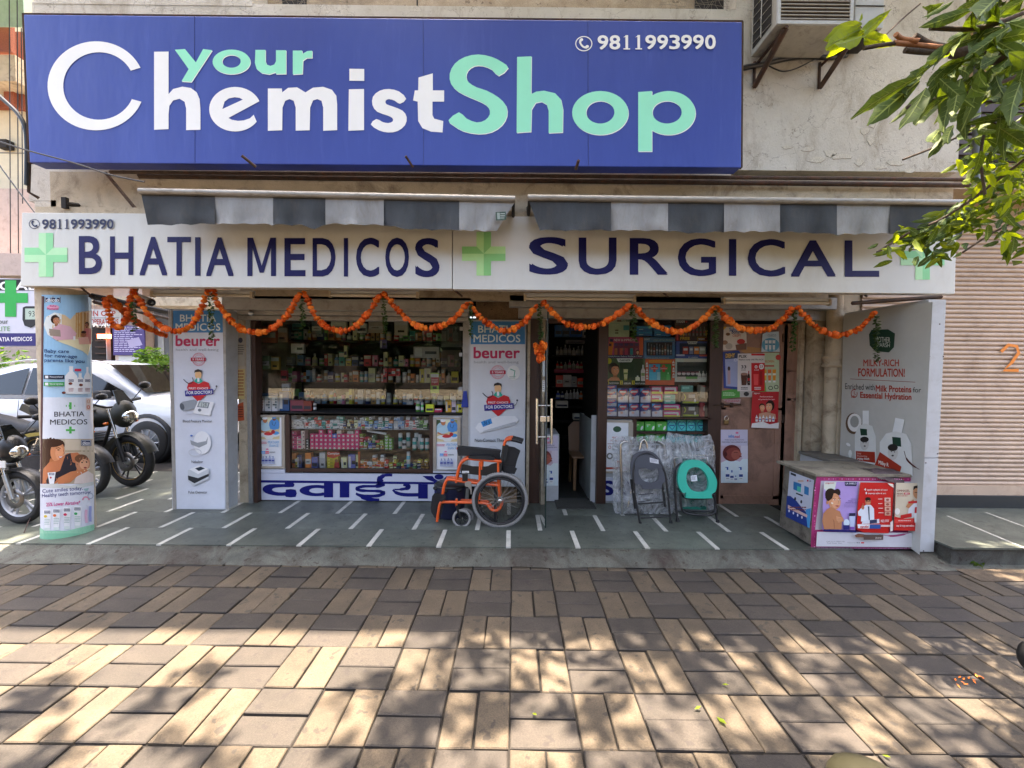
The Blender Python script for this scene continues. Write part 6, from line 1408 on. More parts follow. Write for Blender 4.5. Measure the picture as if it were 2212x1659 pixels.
for i,(x0,x1,y,lab)in enumerate(((330,548,636,'left one over the open bay'),(712,905,636.5,'over the shop window'),(1132,1372,644,'over the dark doorway'),(1560,1792,652,'over the metal door'))):
 a_,b_=P(x0,y,3.95),P(x1,y+2,3.95);r_=empty('tube_light',(a_+b_)/2,'unlit white tube light batten under the fascia, '+lab,'light','tube lights under the fascia')
 MB().bmm(a_+V((0,-.02,.012)),b_+V((0,.03,.045))).build('batten',M_whitep,r_,bevel=.004)
 MB().tube([a_+V((.02,-.01,-.006)),b_+V((-.02,-.01,-.006))],.0165,12).build('tube',M_tube,r_)
 for e,d in((a_,.01),(b_,-.01)):MB().bmm(e+V((-.012+d,-.026,-.028)),e+V((.012+d,.01,.03))).build('end_cap',M_cream,r_)
sc0=empty('security_camera',P(318,648,4.3),'small beige bullet security camera above the open left bay','camera')
ca,cb2=P(290,641,4.3),P(326,653,4.18)
MB().tube([ca,cb2],.042,16).build('housing',M_cream,sc0);MB().tube([cb2+(cb2-ca)*.02,cb2+(cb2-ca)*.06],.034,16).build('lens',M_blkp,sc0);MB().tube([cb2+(cb2-ca)*.065,cb2+(cb2-ca)*.075],.014,12).build('lens_glass',M_chrome,sc0)
MB().tube([ca,ca+V((.0,.05,.12))],.012,8).build('mount',M_cream,sc0)
sd=empty('dome_lamp',P(543,677,4.6),'small round grey fixture at the top left corner of the window','lamp')
MB().ball(P(543,677,4.6),.032,14,8).build('bulb',M_alu,sd);MB().tube([P(543,677,4.6),P(538,660,4.62)],.014,8).build('mount',M_rust,sd)
MB().slab([P(1001,845,4.80),P(1008,845,4.80),P(1012,880,4.80),P(996,880,4.80)],(0,.012,0)).build('wall_pouch',M('blue_pouch_cloth','#26388c',.7),None,'small blue pouch hanging between the window and the second lightbox','pouch')
# ================================================================== GOODS ON THE SHELVES
M_card=M_objcol('printed_carton_card',.4);M_pl=M_objcol('coloured_bottle_plastic',.3)
M_wht=M('white_ink_panel','#d4d4d2',.5,var=.05);M_ink=M('dark_ink_panel','#2b2c38',.5,var=.1);M_capw=M('white_cap_plastic','#d2d2d0',.4,var=.04)
_pc={}
def bright(c):return tuple(min(.82,x*1.8)for x in lin(c))
def carton_mesh(w,d,h,pat):
 k=(round(w,3),round(d,3),round(h,3),pat)
 if k in _pc:return _pc[k]
 mb=MB().box((0,0,h/2),(w,d,h));y=-d/2-.0006
 def r(x0,z0,x1,z1,m):mb.add([(x0*w/2,y,z0*h),(x1*w/2,y,z0*h),(x1*w/2,y,z1*h),(x0*w/2,y,z1*h)],[(0,1,2,3)],m)
 if pat=='band':r(-.92,.3,.92,.62,1);r(-.6,.4,.4,.5,2)
 elif pat=='dot':
  mb.add([(math.cos(a)*w*.25,y,h*.5+math.sin(a)*w*.25)for a in[2*math.pi*i/10 for i in range(10)]],[tuple(range(10))],1)
 elif pat=='top':r(-.95,.66,.95,.94,1);r(-.5,.2,.5,.34,2)
 elif pat=='side':r(-.9,.12,-.35,.88,1);r(-.1,.35,.8,.6,2)
 elif pat=='dark':r(-.85,.2,.85,.5,2)
 elif pat=='heart':
  mb.add([(x*w*.42,y,h*.55+z*w*.42)for x,z in((0,-.9),(.8,-.1),(.95,.4),(.6,.8),(.2,.7),(0,.45),(-.2,.7),(-.6,.8),(-.95,.4),(-.8,-.1))],[(0,1,2,3,4,5,6,7,8,9)],1);r(-.5,.48,.5,.6,2)
 _pc[k]=mb.mesh('carton',[M_card,M_wht,M_ink],V((0,0,0)));return _pc[k]
def carton(x,y,z,w,d,h,col,pat,label,cat='carton',group=None,rz=0.0,tilt=0.0):
 o=bpy.data.objects.new(cat.replace(' ','_'),carton_mesh(w,d,h,pat));COL.objects.link(o);o.location=(x,y,z);o.rotation_euler=(0,tilt,rz);o.color=(*bright(col),1)
 return tag(o,label,cat,group)
def bottle_mesh(r,h,kind):
 k=('b',round(r,3),round(h,3),kind)
 if k in _pc:return _pc[k]
 if kind=='can':pr=[(0,0),(r,.0),(r,h*.72),(r*.92,h*.74),(r*.92,h*.98),(0,h)];mi=[0,0,0,1,1]
 elif kind=='jar':pr=[(0,0),(r,0),(r,h*.7),(r*.9,h*.74),(r*.95,h*.76),(r*.95,h),(0,h)];mi=[0,0,0,1,1,1]
 else:pr=[(0,0),(r,0),(r,h*.6),(r*.4,h*.74),(r*.38,h*.78),(r*.42,h*.79),(r*.42,h),(0,h)];mi=[0,0,0,0,1,1,1]
 mb=MB().lathe(pr,(0,0,0),seg=12,mis=mi)
 mb.lathe([(r+.0006,h*.2),(r+.0006,h*.5)],(0,0,0),seg=12,mi=2)
 _pc[k]=mb.mesh('bottle',[M_pl,M_capw,M_wht],V((0,0,0)));return _pc[k]
def bottle(x,y,z,r,h,col,kind,label,cat='bottle',group=None):
 o=bpy.data.objects.new(cat.replace(' ','_'),bottle_mesh(r,h,kind));COL.objects.link(o);o.location=(x,y,z);o.color=(*bright(col),1)
 return tag(o,label,cat,group)
CN={'#c9cbd0':'white','#b33a34':'red','#2f7f78':'teal','#c9b48a':'cream','#3a56a0':'blue','#6b8fc4':'pale blue','#7d8f3a':'olive','#a8303c':'crimson','#31563a':'dark green','#c46a34':'orange','#26345f':'navy','#8a6a3c':'brown','#d0a83a':'yellow','#5c8f4a':'green','#8c8f96':'grey','#c86a8a':'pink','#6a4a8a':'purple','#1f2126':'black','#a9642c':'amber'}
ZN=['far left end','left third','left of the middle','right of the middle','right third','far right end']
def zone(x,x0,x1):return ZN[min(5,max(0,int((x-x0)/(x1-x0)*6)))]
rr=random.Random(21);Yg=YV+.10
def px2m(px,Y):return px/FOC*Y
top_cols=[(380,540,['#c9cbd0']*5+['#8c8f96']),(540,640,['#c9cbd0','#b33a34','#c9cbd0','#2f7f78']),(640,790,['#b33a34','#b33a34','#c9cbd0','#2f7f78']),(790,930,['#c9cbd0','#2f7f78','#c9cbd0']),(930,1070,['#c9b48a','#1f2126','#8a6a3c','#26345f']),(1070,1240,['#7d8f3a','#6b8fc4','#c9cbd0','#a8303c']),
   (1240,1440,['#3a56a0','#6b8fc4','#c9cbd0','#2f7f78','#c46a34']),(1440,1660,['#8c8f96','#b33a34','#6b8fc4','#c9cbd0','#26345f']),(1660,1800,['#5c8f4a','#c9cbd0','#31563a'])]
zs=P(700,s1,Yg).z
for a_,b_,cs in top_cols:
 x=a_
 while x<b_-20:
  wz=rr.uniform(32,42);X=P(*q5(x+wz/2,270),Yg).x;z=zs+.001;w=px2m(wz*K5,Yg)-.003
  for layer in range(rr.choice((3,3,4,4))):
   h=rr.uniform(.030,.040);c=rr.choice(cs);loose=layer>=2
   carton(X+rr.uniform(-.003,.003),Yg+rr.uniform(-.01,.015),z,w,.09,h,c,rr.choice(('band','band','top','side','dark')),f"small {CN[c]} carton {('in the bottom layer', 'in the second layer', 'near the top', 'on top')[layer]}, {zone(x, 370, 1800)} of top vitrine shelf",'medicine carton','small medicine cartons on the top vitrine shelf',rz=rr.uniform(-.1,.1)*(3 if loose else 1),tilt=rr.uniform(-.25,.25)if layer==3 else 0)
   z+=h+.0012+(.006 if loose else 0)
  x+=wz
ORD='first second third fourth fifth sixth seventh eighth ninth tenth last'.split();ROW=['at the bottom','second from the bottom','third from the bottom','fourth from the bottom','fifth from the bottom','sixth from the bottom','second from the top','at the top']
zm=P(700,s2,Yg).z
for st in range(3):
 X=P(*q5(395+st*43,400),Yg).x;z=zm+.001
 for l in range(8 if st<2 else 6):
  hh=.0275;carton(X,Yg,z,.0475,.10,hh,'#b83a68' if st<2 or l%2 else '#cf9a8e','side' if l%2 else 'dark',f"flat pink carton, {ROW[l]}, {ORD[st]} stack at left of middle shelf",'carton','flat pink cartons on the middle vitrine shelf');z+=hh+.0008
for l in range(5):carton(P(*q5(522,400),Yg).x,Yg,zm+.001+l*.047,.042,.09,.046,'#cf9a94','side',f"pale pink carton, {ROW[l]}, single column left of the pink wall",'carton','pale pink cartons on the middle vitrine shelf')
for l in range(4):carton(P(*q5(565,400),Yg).x,Yg,zm+.001+l*.034,.040,.09,.033,'#1f2126','dot',f"small black dotted carton, {ROW[l]}, short column beside the pink wall",'carton','black dotted cartons on the middle vitrine shelf')
for c in range(11):
 wz=45.5;X=P(*q5(590+wz*(c+.5),400),Yg).x;n_l=(4,4,5,4,5,4,4,4,4,4,5)[c];z=zm+.001
 for l in range(n_l):
  h=.0495;bl=(c,l)in((5,3),)
  carton(X,Yg+rr.uniform(-.002,.004),z,.0515,.08,h,'#2b4fa0' if bl else '#b02f62','dot','blue carton set into the wall of pink cartons' if bl else f"magenta dotted carton, {ORD[c]} column from the left of the pink wall, {ROW[l]}",'carton',None if bl else 'magenta dotted cartons on the middle vitrine shelf');z+=h+.0007
carton(P(*q5(885,400),Yg).x,Yg,zm+.203,.055,.07,.042,'#c9a090','dot','pale peach carton lying on top of the pink wall','carton')
carton(P(*q5(1000,400),Yg).x,Yg,zm+.203,.07,.07,.030,'#c9cbd0','dark','white flat carton lying on the right part of the pink wall','carton')
for c in range(6):
 X=P(*q5(1112+c*41,400),Yg).x;z=zm+.001
 for l in range(rr.choice((5,6,4))):
  h=rr.uniform(.026,.034);cc=rr.choice(['#31563a','#26345f','#8a6a3c','#5c8f4a','#a8303c','#1f2126','#7d8f3a','#3a56a0'])
  carton(X+rr.uniform(-.004,.004),Yg+rr.uniform(0,.02),z,.043,.07,h,cc,rr.choice(('band','side','dark','top')),f"small {CN[cc]} carton, {('lowest', 'second lowest', 'third', 'fourth', 'fifth', 'topmost')[l]} in the mixed stacks right of the pink wall",'medicine carton','mixed dark cartons on the middle vitrine shelf',rz=rr.uniform(-.25,.25));z+=h+.001
MB().slab([P(*q5(1155,296),Yg-.02),P(*q5(1160,313),Yg-.02),P(*q5(1352,345),Yg-.02),P(*q5(1355,328),Yg-.02)],(0,.04,0)).build('carton_strip',M_wht,None,'long flat white strip lying across the dark cartons','strip')
for c in range(2):
 for l in range(4+(c==0)):
  carton(P(*q5(1368+c*40,400),Yg).x,Yg,zm+.001+l*.037,.042,.08,.036,'#5f8f38','heart',f"lime green carton with white mark, {('left', 'right')[c]} column beside the teal cans, {ROW[l]}",'carton','lime green cartons on the middle vitrine shelf')
for i,(x,tp,col,hh)in enumerate(((1490,310,'#1d6f6a',.205),(1545,385,'#1c1f24',.13),(1572,303,'#1d6f6a',.21),(1588,456,'#3f9ac4',.19),(1650,362,'#1d7f78',.155),(1655,303,'#1a5a58',.21),(1725,360,'#1d7f78',.155),(1780,362,'#1d7f78',.155),(1690,322,'#c9cbd0',.19))):
 bottle(P(*q5(x,400),Yg).x,Yg+(.05 if i in(0,2,5,8)else-.02),zm+.001 if i!=3 else zm-.20,.026 if i!=3 else.024,hh,col,'can','tall teal and black spray can on the right of the middle vitrine shelf' if i not in(1,3,8)else('short black spray can among the teal cans',0,'sky blue spray can standing low among tumbled cartons',0,0,0,0,'white capped pale can behind the teal cans')[i-1],'spray can','teal spray cans in the vitrine' if i not in(1,3,8)else None)
zb5=P(700,1013,Yg).z+.002
lo=[(400,70,160,'#c46a34','side','orange'),(440,36,110,'#d0a83a','top','yellow'),(470,46,140,'#26345f','side','navy'),(560,60,165,'#b5682c','band','amber'),(625,60,120,'#3a4a86','dark','blue'),(705,58,170,'#8c8f96','top','grey'),(925,56,120,'#c9b48a','side','cream'),(1010,80,150,'#5a5f98','side','lavender blue'),(1055,28,150,'#c9b48a','dark','pale')]
for x,w,h,c,pt,nm_ in lo:carton(P(*q5(x,600),Yg).x,Yg+.02,zb5,px2m(w*K5,Yg),.06,px2m(h*K5,Yg),c,pt,f"upright {nm_} pack on the left half of the vitrine's bottom shelf",'pack')
bottle(P(*q5(385,600),Yg).x,Yg-.02,zb5,.018,.10,'#c46a34','jar','squat orange jar in the bottom left corner of the vitrine','jar')
cp=empty('nutrition_pack',P(*q5(813,688),Yg),'red and yellow Complan pack standing in the middle of the bottom vitrine shelf','pack')
MB().bmm(P(*q5(750,688),Yg-.01),P(*q5(880,515),Yg+.05)).build('box',M('yellow_card','#c2ae2a',.45),cp)
a=Art(YP(Yg-.01),K5,*O5,base=.001);a.poly([(750,515),(880,515),(880,560),(815,585),(750,570)],'#b03426');a.text('Complan',756,524,874,552,'#e8e0d8',.04,3);a.ell(845,610,16,20,'#8c5a40');a.ell(855,650,18,22,'#7c4a34');a.poly([(830,625),(870,625),(880,688),(820,688)],'#a8403a')
for y in(600,630,660):a.ell(770,y,10,9,'#d0c86a',10);a.rect(784,y-3,808,y+3,'#7c8a3a')
a.build('print',cp)
MB().bmm(P(*q5(1068,690),Yg-.03),P(*q5(1090,515),Yg-.02)).build('shelf_divider',M('orange_board','#b5562a',.5),CT)
for c in range(17):
 x=1112+c*41.5;X=P(*q5(x,600),Yg).x;z=zb5
 for l in range(rr.choice((3,4,4,5))if c<6 else rr.choice((2,3,3,4))):
  h=rr.uniform(.030,.040);cc=rr.choice(['#c46a34','#c9cbd0','#b33a34','#c46a34','#a9642c','#c9b48a']if c<7 else['#b33a34','#c9cbd0','#d0a83a','#26345f','#5c8f4a','#c9b48a','#8a6a3c'])
  carton(X+rr.uniform(-.006,.006),Yg+rr.uniform(-.01,.03),z,.058 if c<6 and c%2==0 else.042,.06,h,cc,rr.choice(('band','side','top','dark')),f"tumbled {CN[cc]} carton {('lowest', 'second up', 'third up', 'near the top', 'on top')[l]}, {zone(x, 1100, 1800)} of the bottom shelf heap",'medicine carton','tumbled cartons on the bottom vitrine shelf',rz=rr.uniform(-.3,.3),tilt=rr.uniform(-.4,.4)if c>6 and l>0 else rr.uniform(-.05,.05));z+=h+(.010 if c>6 else.001)
K6=.2108;q6=lambda x,y:(548.5+x*K6,680.2+y*K6)
zc=P(700,889.5,YV+.12).z+.004;Yc=YV+.16
def cbox(x0,y0,x1,col,pat,lab,cat='pack',y=Yc,z=zc):
 a_,b_=P(*q6(x0,1000),y),P(*q6(x1,y0),y);return carton((a_.x+b_.x)/2,y,z,b_.x-a_.x,.06,max(b_.z-z,.03),col,pat,lab,cat)
cbox(45,800,260,'#2a4a6a','dark','blue display tray of round dispensers at the left end of the counter','display tray')
for i,(x,c)in enumerate(((85,'#b3483c'),(155,'#a9bcc0'),(225,'#9fb2b4'))):
 o=cbox(x-28,835,x+28,'#b9bdc2','band',f"{('red', 'pale grey', 'greenish grey')[i]} blister dispenser in the blue tray on the counter",'dispenser',Yc-.05);
 for k in range(4):
  p=P(*q6(x+(k%1),865+k*28),Yc-.086)
  MB().lathe([(.011,0),(.011,.004),(0,.005)],p,(0,-1,0),12).build('blister',M('blister_red','#8c3a34')if i==0 else M('blister_grey','#6d8086'),None,f"round lozenge blister {('at the top', 'second from the top', 'third from the top', 'at the bottom')[k]} of the {('red', 'pale grey', 'greenish grey')[i]} dispenser",'lozenge')
cbox(275,790,372,'#26466e','side','dark blue toothbrush pack standing on the counter');cbox(388,870,520,'#6a3040','dark','maroon pack lying on the counter beside the toothbrush pack')
cbox(520,880,600,'#6a2a22','dark','dark red patterned box on the left part of the counter');bottle(P(*q6(625,900),Yc).x,Yc,zc,.02,.10,'#2a2a2e','jar','small dark jar with white cap left on the counter','jar')
bottle(P(*q6(1680,900),Yc).x,Yc,zc,.026,.14,'#4a7a30','jar','green deodorant tub at the right of the counter','tub');bottle(P(*q6(1725,900),Yc).x,Yc,zc,.018,.12,'#3f8f4a','can','slim green tube beside the deodorant tub','tube')
o=cbox(1765,915,1845,'#a8b830','dark','lime yellow tea carton with dark leaf on the counter');cbox(1855,960,1930,'#a82a4a','top','crimson carton right of the lime tea carton');cbox(1968,872,2025,'#d08a28','side','tall orange yellow carton near the right end of the counter');cbox(2030,885,2072,'#b3a6c4','dark','tall lilac carton between two yellow cartons');cbox(2078,915,2135,'#d0ac30','side','short yellow carton at the right end of the counter')
cbox(2015,830,2070,'#b9bcc0','dark','white price card holder over the lilac carton','card',Yc+.04)
oo=carton(P(*q6(1858,690),YV+.12).x,YV+.1,P(*q6(1858,800),YV+.12).z,px2m(86*K6,4.9),.03,px2m(212*K6,4.9),'#8aa83c','top','hanging green and red hair colour pack near the right of the window','pack')
a=Art(YP(YV+.08),K6,548.5,680.2,base=.0);a.rect(1815,640,1895,725,'#a8303c');a.text('blood',1822,655,1880,672,'#e0c8c4',.02);a.text('sugar',1822,680,1885,700,'#e0c8c4',.02);a.build('hanging_card',None,label='red printed card on the hanging green pack in the window',cat='card')
SH=empty('wall_shelves',(P(776,800,5.9).x,6.0,0),'dark wall shelves full of bottles and boxes behind the shop window','shelves')
rows_px=[735,790,825,872]
pal=['#8c8f96','#c9cbd0','#2f7f78','#a8303c','#26345f','#c46a34','#5c8f4a','#d0a83a','#6b8fc4','#8a6a3c','#c86a8a','#c9b48a']
RN=['top','second','third','lowest']
for ri,py in enumerate(rows_px):
 Ys=5.75;zsh=P(700,py,Ys).z;x0=P(556,py,Ys).x;x1=P(998,py,Ys).x
 MB().bmm((x0,Ys-.05,zsh-.012),(x1,Ys+.35,zsh)).build('shelf',M_wood,SH)
 x=x0+.02;k=0
 while x<x1-.06:
  w=rr.uniform(.045,.10);c=rr.choice(pal);zone_=zone(x,x0,x1)
  if rr.random()<.5:carton(x+w/2,Ys+rr.uniform(0,.05),zsh+.001,w-.006,.08,rr.uniform(.10,.21),c,rr.choice(('band','side','top','dark')),f"{CN[c]} carton at the {zone_} of the {RN[ri]} shelf behind the window",'carton','goods on the shelves behind the window')
  else:bottle(x+w/2,Ys+rr.uniform(0,.05),zsh+.001,min(w/2-.004,.034),rr.uniform(.10,.20),c,rr.choice(('can','jar','bottle')),f"{CN[c]} bottle at the {zone_} of the {RN[ri]} shelf behind the window",'bottle','goods on the shelves behind the window')
  x+=w+.004
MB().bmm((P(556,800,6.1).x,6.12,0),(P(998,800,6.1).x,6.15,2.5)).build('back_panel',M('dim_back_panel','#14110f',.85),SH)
for i,(x0,y0,x1,y1,c,lb)in enumerate(((50,115,235,285,'#b0664a','red and teal soap poster carton hanging at the window top left'),(240,130,350,280,'#8a7a68','tan carton hanging high at the left of the window'),(390,295,520,395,'#b9bec2','white braces notice card hanging inside the window'),(400,90,500,160,'#2c5a5a','dark teal card high in the window'),(600,70,700,200,'#48585c','slate printed card high in the window'),(800,20,950,170,'#b9b6a8','pale printed carton near the top middle of the window'),(985,20,1060,130,'#c9a860','yellow and red printed packet at the window top'),(1060,90,1160,185,'#b9b6b0','cream card behind the middle marigold swag'),(1180,70,1330,185,'#9a9288','beige carton beside the foot picture card'),(1445,60,1580,210,'#a9a39a','pale card with a foot picture high in the window'),(1295,255,1365,345,'#4a3f78','violet and white packet hanging in the window middle'),(930,315,960,435,'#c9c084','narrow cream tube carton on the middle shelf'),(75,420,165,560,'#5a7a54','green hair oil box on the left shelf of the window'),(180,430,265,560,'#a8843a','golden hair oil box on the left shelf of the window'),(1330,550,1372,625,'#a8262c','leftmost of four red toothpaste cartons on a dark shelf'),(1374,550,1414,625,'#a8262c','second of four red toothpaste cartons on a dark shelf'),(1416,550,1455,625,'#a8262c','third of four red toothpaste cartons on a dark shelf'),(1457,550,1498,625,'#a8262c','rightmost of four red toothpaste cartons on a dark shelf'),(1640,330,1900,440,'#8a8684','grey row of hanging packets at the window right'),(285,570,345,675,'#a03844','red can on the left shelf in the window'),(295,705,370,780,'#9aa0b0','white and navy pack below the red can'),(2090,745,2135,870,'#b9b0a4','small white and orange pack at the window right edge'))):
 Yh=YV+.28+(i%4)*.05;a_,b_=P(*q6(x0,y1),Yh),P(*q6(x1,y0),Yh)
 carton((a_.x+b_.x)/2,Yh,a_.z,b_.x-a_.x,.04,b_.z-a_.z,c,('band','top','side','dark')[i%4],lb,'pack')
for i in range(22):
 x=1925+i*9.5;a_,b_=P(*q6(x,110),YV+.3),P(*q6(x,330),YV+.3)
 MB().bmm((a_.x-.004,YV+.3,b_.z),(a_.x+.004,YV+.304,a_.z)).build('packet_strip',M('clear_silver_strip','#6b6e70',.3),None,'one of the narrow silver packets hanging in a dense row at the window right','packet','silver packets hanging at the window right')
for i in range(20):
 x=1925+i*10;a_,b_=P(*q6(x,360),YV+.26),P(*q6(x+rr.uniform(-6,6),560+rr.uniform(0,25)),YV+.26)
 MB().bmm((a_.x-.004,YV+.26,b_.z),(a_.x+.004,YV+.264,a_.z)).build('brush_strip',M('brown_brush_strip','#6a5544',.5),None,'one of the narrow brown brush packs hanging in the lower row at the window right','packet','brown brush packs hanging at the window right')
DS=empty('wall_shelves',(P(1245,800,6.7).x,6.9,0),'dim wall shelves of toiletries seen through the open doorway','shelves')
Yd=6.45;wv=[('#c9cbd0','bottle'),('#8c8f96','bottle'),('#c86a8a','bottle'),('#c9b48a','can'),('#b33a34','jar'),('#3a56a0','jar')]
for ri,(py,cs,bx_)in enumerate(((768,['#c9cbd0','#8c8f96'],0),(800,['#c86a8a','#c46a34','#c9cbd0','#b33a34'],0),(836,['#c9cbd0','#b33a34','#8c8f96','#26345f'],1),(862,['#26345f','#c46a34','#3a56a0','#c9cbd0'],0),(880,[],2),(912,[],3),(946,[],4),(1000,[],5))):
 zsh=P(1245,py,Yd).z;x0=P(1196,py,Yd).x;x1=P(1284,py,Yd).x
 MB().bmm((x0,Yd-.05,zsh-.012),(x1,Yd+.3,zsh)).build('shelf',M_dark,DS)
 x=x0+.03
 while cs and x<x1-.05:
  w=rr.uniform(.05,.075)if not bx_ else rr.uniform(.08,.14);c=rr.choice(cs);lb=f"{CN[c]} {'box' if bx_ else 'bottle'} on the {('highest', 'pink edged', 'middle', 'fourth')[ri]} shelf seen through the doorway, {('left side', 'centre', 'right side')[min(2, int((x - x0) / (x1 - x0) * 3))]}"
  if bx_:carton(x+w/2,Yd,zsh+.001,w-.01,.1,rr.uniform(.14,.2),c,'band',lb,'carton','goods seen through the doorway')
  else:bottle(x+w/2,Yd,zsh+.001,w/2-.004,rr.uniform(.12,.17),c,'bottle',lb,'bottle','goods seen through the doorway')
  x+=w
for(x0,y0,x1,y1,c,lb)in((1198,703,1213,728,'#3a6ea0','blue knee support box high in the doorway'),(1214,703,1229,728,'#4a6a8c','blue foot care box high in the doorway'),(1230,703,1256,728,'#2c5a9c','wide blue elbow support box high in the doorway'),(1258,706,1274,730,'#b9bcc0','white box at the right end high in the doorway'),(1200,866,1226,880,'#a9a69c','white basket on the shelf at handle height in the doorway'),(1237,893,1262,906,'#b5b2a4','cream basket with small bottles in the doorway'),(1266,893,1280,906,'#a02a34','red basket at the right of the doorway shelves'),(1245,926,1268,938,'#a82a3c','crimson basket low in the doorway'),(1241,970,1260,984,'#2c3a6a','navy basket near the floor in the doorway'),(1222,735,1262,742,'#6a6668','row of hanging sachets high in the doorway')):
 a_,b_=P(x0,y1,6.30),P(x1,y0,6.30);carton((a_.x+b_.x)/2,6.30,a_.z,b_.x-a_.x,.12,b_.z-a_.z,c,'dark',lb,'basket' if 'basket' in lb else 'carton')
MB().bmm((P(1196,800,Yd).x,Yd-.07,P(1245,803,Yd).z-.02),(P(1284,800,Yd).x,Yd-.06,P(1245,798,Yd).z)).build('pink_edge',M('pink_shelf_edge','#a8305c',.5),DS)
M_tanp=M('tan_moulded_plastic','#8a6a4c',.45,var=.06)
pcx=G(1262,1060);cx_,cy_=P(1263,1000,5.6).x,5.6
pch=empty('plastic_chair',(cx_,cy_,0),'brown moulded plastic chair standing in the dark doorway','chair')
for sx in(-.17,.17):
 MB().tube([(cx_+sx,cy_-.2,0),(cx_+sx*.95,cy_-.18,.42)],[.022,.028],6).build('leg',M_tanp,pch);MB().tube([(cx_+sx,cy_+.22,0),(cx_+sx*.95,cy_+.18,.42)],[.022,.028],6).build('leg',M_tanp,pch)
MB().bmm((cx_-.2,cy_-.2,.42),(cx_+.2,cy_+.2,.45)).build('seat',M_tanp,pch,bevel=.015)
MB().slab([(cx_-.19,cy_+.2,.45),(cx_+.19,cy_+.2,.45),(cx_+.2,cy_+.26,.78),(cx_+.12,cy_+.27,.86),(cx_-.12,cy_+.27,.86),(cx_-.2,cy_+.26,.78)],(0,.02,0)).build('backrest',M_tanp,pch)
GAIN[0]=1.9
YD_=YV+.06;K7=.1554;O7=(1289.1,674.7)
def q7(x,y):return(O7[0]+x*K7,O7[1]+y*K7)
def dbox(label,x0,y0,x1,y1,col,draw=None,Y=None,d=.12):
 Y=Y or YD_;r_=empty('display_carton',P(*q7((x0+x1)/2,y1),Y),label,'display carton');a_,b_=P(*q7(x0,y1),Y),P(*q7(x1,y0),Y)
 MB().bmm((a_.x,Y,a_.z),(b_.x,Y+d,b_.z)).build('box',M('dc'+col[1:],bright(col),.45,var=.08),r_)
 if draw:a=Art(YP(Y),K7,*O7,base=.001);draw(a);a.build('print',r_)
 return r_
def d1(a):
 a.rect(240,425,585,595,'#5c2236');a.text('NEW & IMPROVED',240,368,560,402,'#d8c8cc',.02,2);a.rect(590,350,643,595,'#b5502a');a.rect(135,595,640,632,'#1c2440');a.text('Clinically Proven, Reduces Pimples in 1 Week',140,602,632,626,'#c8ccd8',.0)
 a.poly([(180,400),(235,420),(210,595),(140,590)],'#b5641e');a.rect(170,435,205,470,'#23202a');a.rect(180,370,225,410,'#1f2144')
 for i in range(5):a.rect(240+i*72,430,290+i*72,465,'#3a2a4a');a.rect(245+i*72,500,285+i*72,590,('#8c4a2a','#a04430','#8a3040','#2f6a6a','#7a3a4a')[i])
 a.face(565,555,38,52,'#b07a58','#1c1210',0,'long')
dbox('pink face wash display carton with NEW and IMPROVED lettering',135,345,645,635,'#8c2a56',d1)
def d2(a):
 a.rect(690,415,1050,600,'#14161c');a.text('LONG LASTING FRAGRANCE',790,372,1085,398,'#8a9a84',0,2);a.text('ENGAGE',658,360,735,388,'#98a4a8',.02);a.text('LONG LASTING FRAGRANCES',690,622,1005,645,'#8a9a84',0)
 for i in range(9):a.bottle(720+i*38,430+(i%3)*14,596,26,('#3a3a44','#5a4a3a','#6a3a34','#3a4a5a')[i%4],'#6a6a72','#8a8a8c')
dbox('blue deodorant display carton with dark window in the middle',652,350,1092,645,'#33587c',d2)
def d3(a):
 a.rect(1150,430,1550,590,'#161a30');a.poly([(1255,405),(1400,405),(1385,440),(1270,440)],'#b8bccc');a.text('durex',1266,408,1390,434,'#1c2a5c',.03,3)
 for i,(x,w,c)in enumerate(((1195,75,'#9a3a34'),(1285,55,'#6a6a86'),(1350,70,'#b06a34'),(1425,85,'#8a8a80'))):a.rect(x,478,x+w,580,c);a.rect(x+10,500,x+w-10,530,'#b9bcc8')
 a.rect(1100,585,1220,608,'#9a9eb0');a.rect(1425,588,1545,612,'#a8483c');a.text('Nº 1 LONDON',1270,618,1400,634,'#b8bccc',.02)
dbox('navy boxed display carton with pale shield logo at the right',1100,405,1590,640,'#2b3a74',d3)
def d4(a):
 a.text('moov',1102,115,1222,148,'#b9b2b4',.03,3,skew=8);a.ell(1245,132,14,12,'#9a3a3c',10);a.rect(1092,190,1150,395,'#5c1820');a.rect(1110,250,1130,390,'#a03038');a.text('20g+15g',1160,290,1298,330,'#a8843c',.02);a.text('FREE',1160,342,1292,382,'#b8923c',.04);a.text('SAVE',1502,248,1598,280,'#a8843c',.03);a.text('₹11',1505,290,1588,332,'#a8843c',.03)
 a.poly([(1395,345),(1596,345),(1596,395),(1395,395)],'#8a6a34');a.rect(1400,350,1592,390,'#4a1018');a.text('moov',1410,360,1495,384,'#c0b4b4',.03,skew=6)
 for i in range(6):a.bottle(1240+i*50,200,330,28,'#5a5258','#6a6a6a','#8a3040')
dbox('dark maroon pain balm display carton reading FREE and SAVE',1088,100,1600,403,'#2c1018',d4)
dbox('faded cream and teal carton at the top left of the display cabinet',138,95,455,340,'#8f9a80',lambda a:(a.rect(180,150,320,156,'#6a8a80'),a.rect(370,180,450,250,'#3f7a78'),a.rect(255,240,300,262,'#5a5a4c'),a.rect(255,275,300,300,'#5a5a4c'),a.text('in in',345,105,445,130,'#3a5a58',.02),a.rect(280,95,340,130,'#5a4a40')))
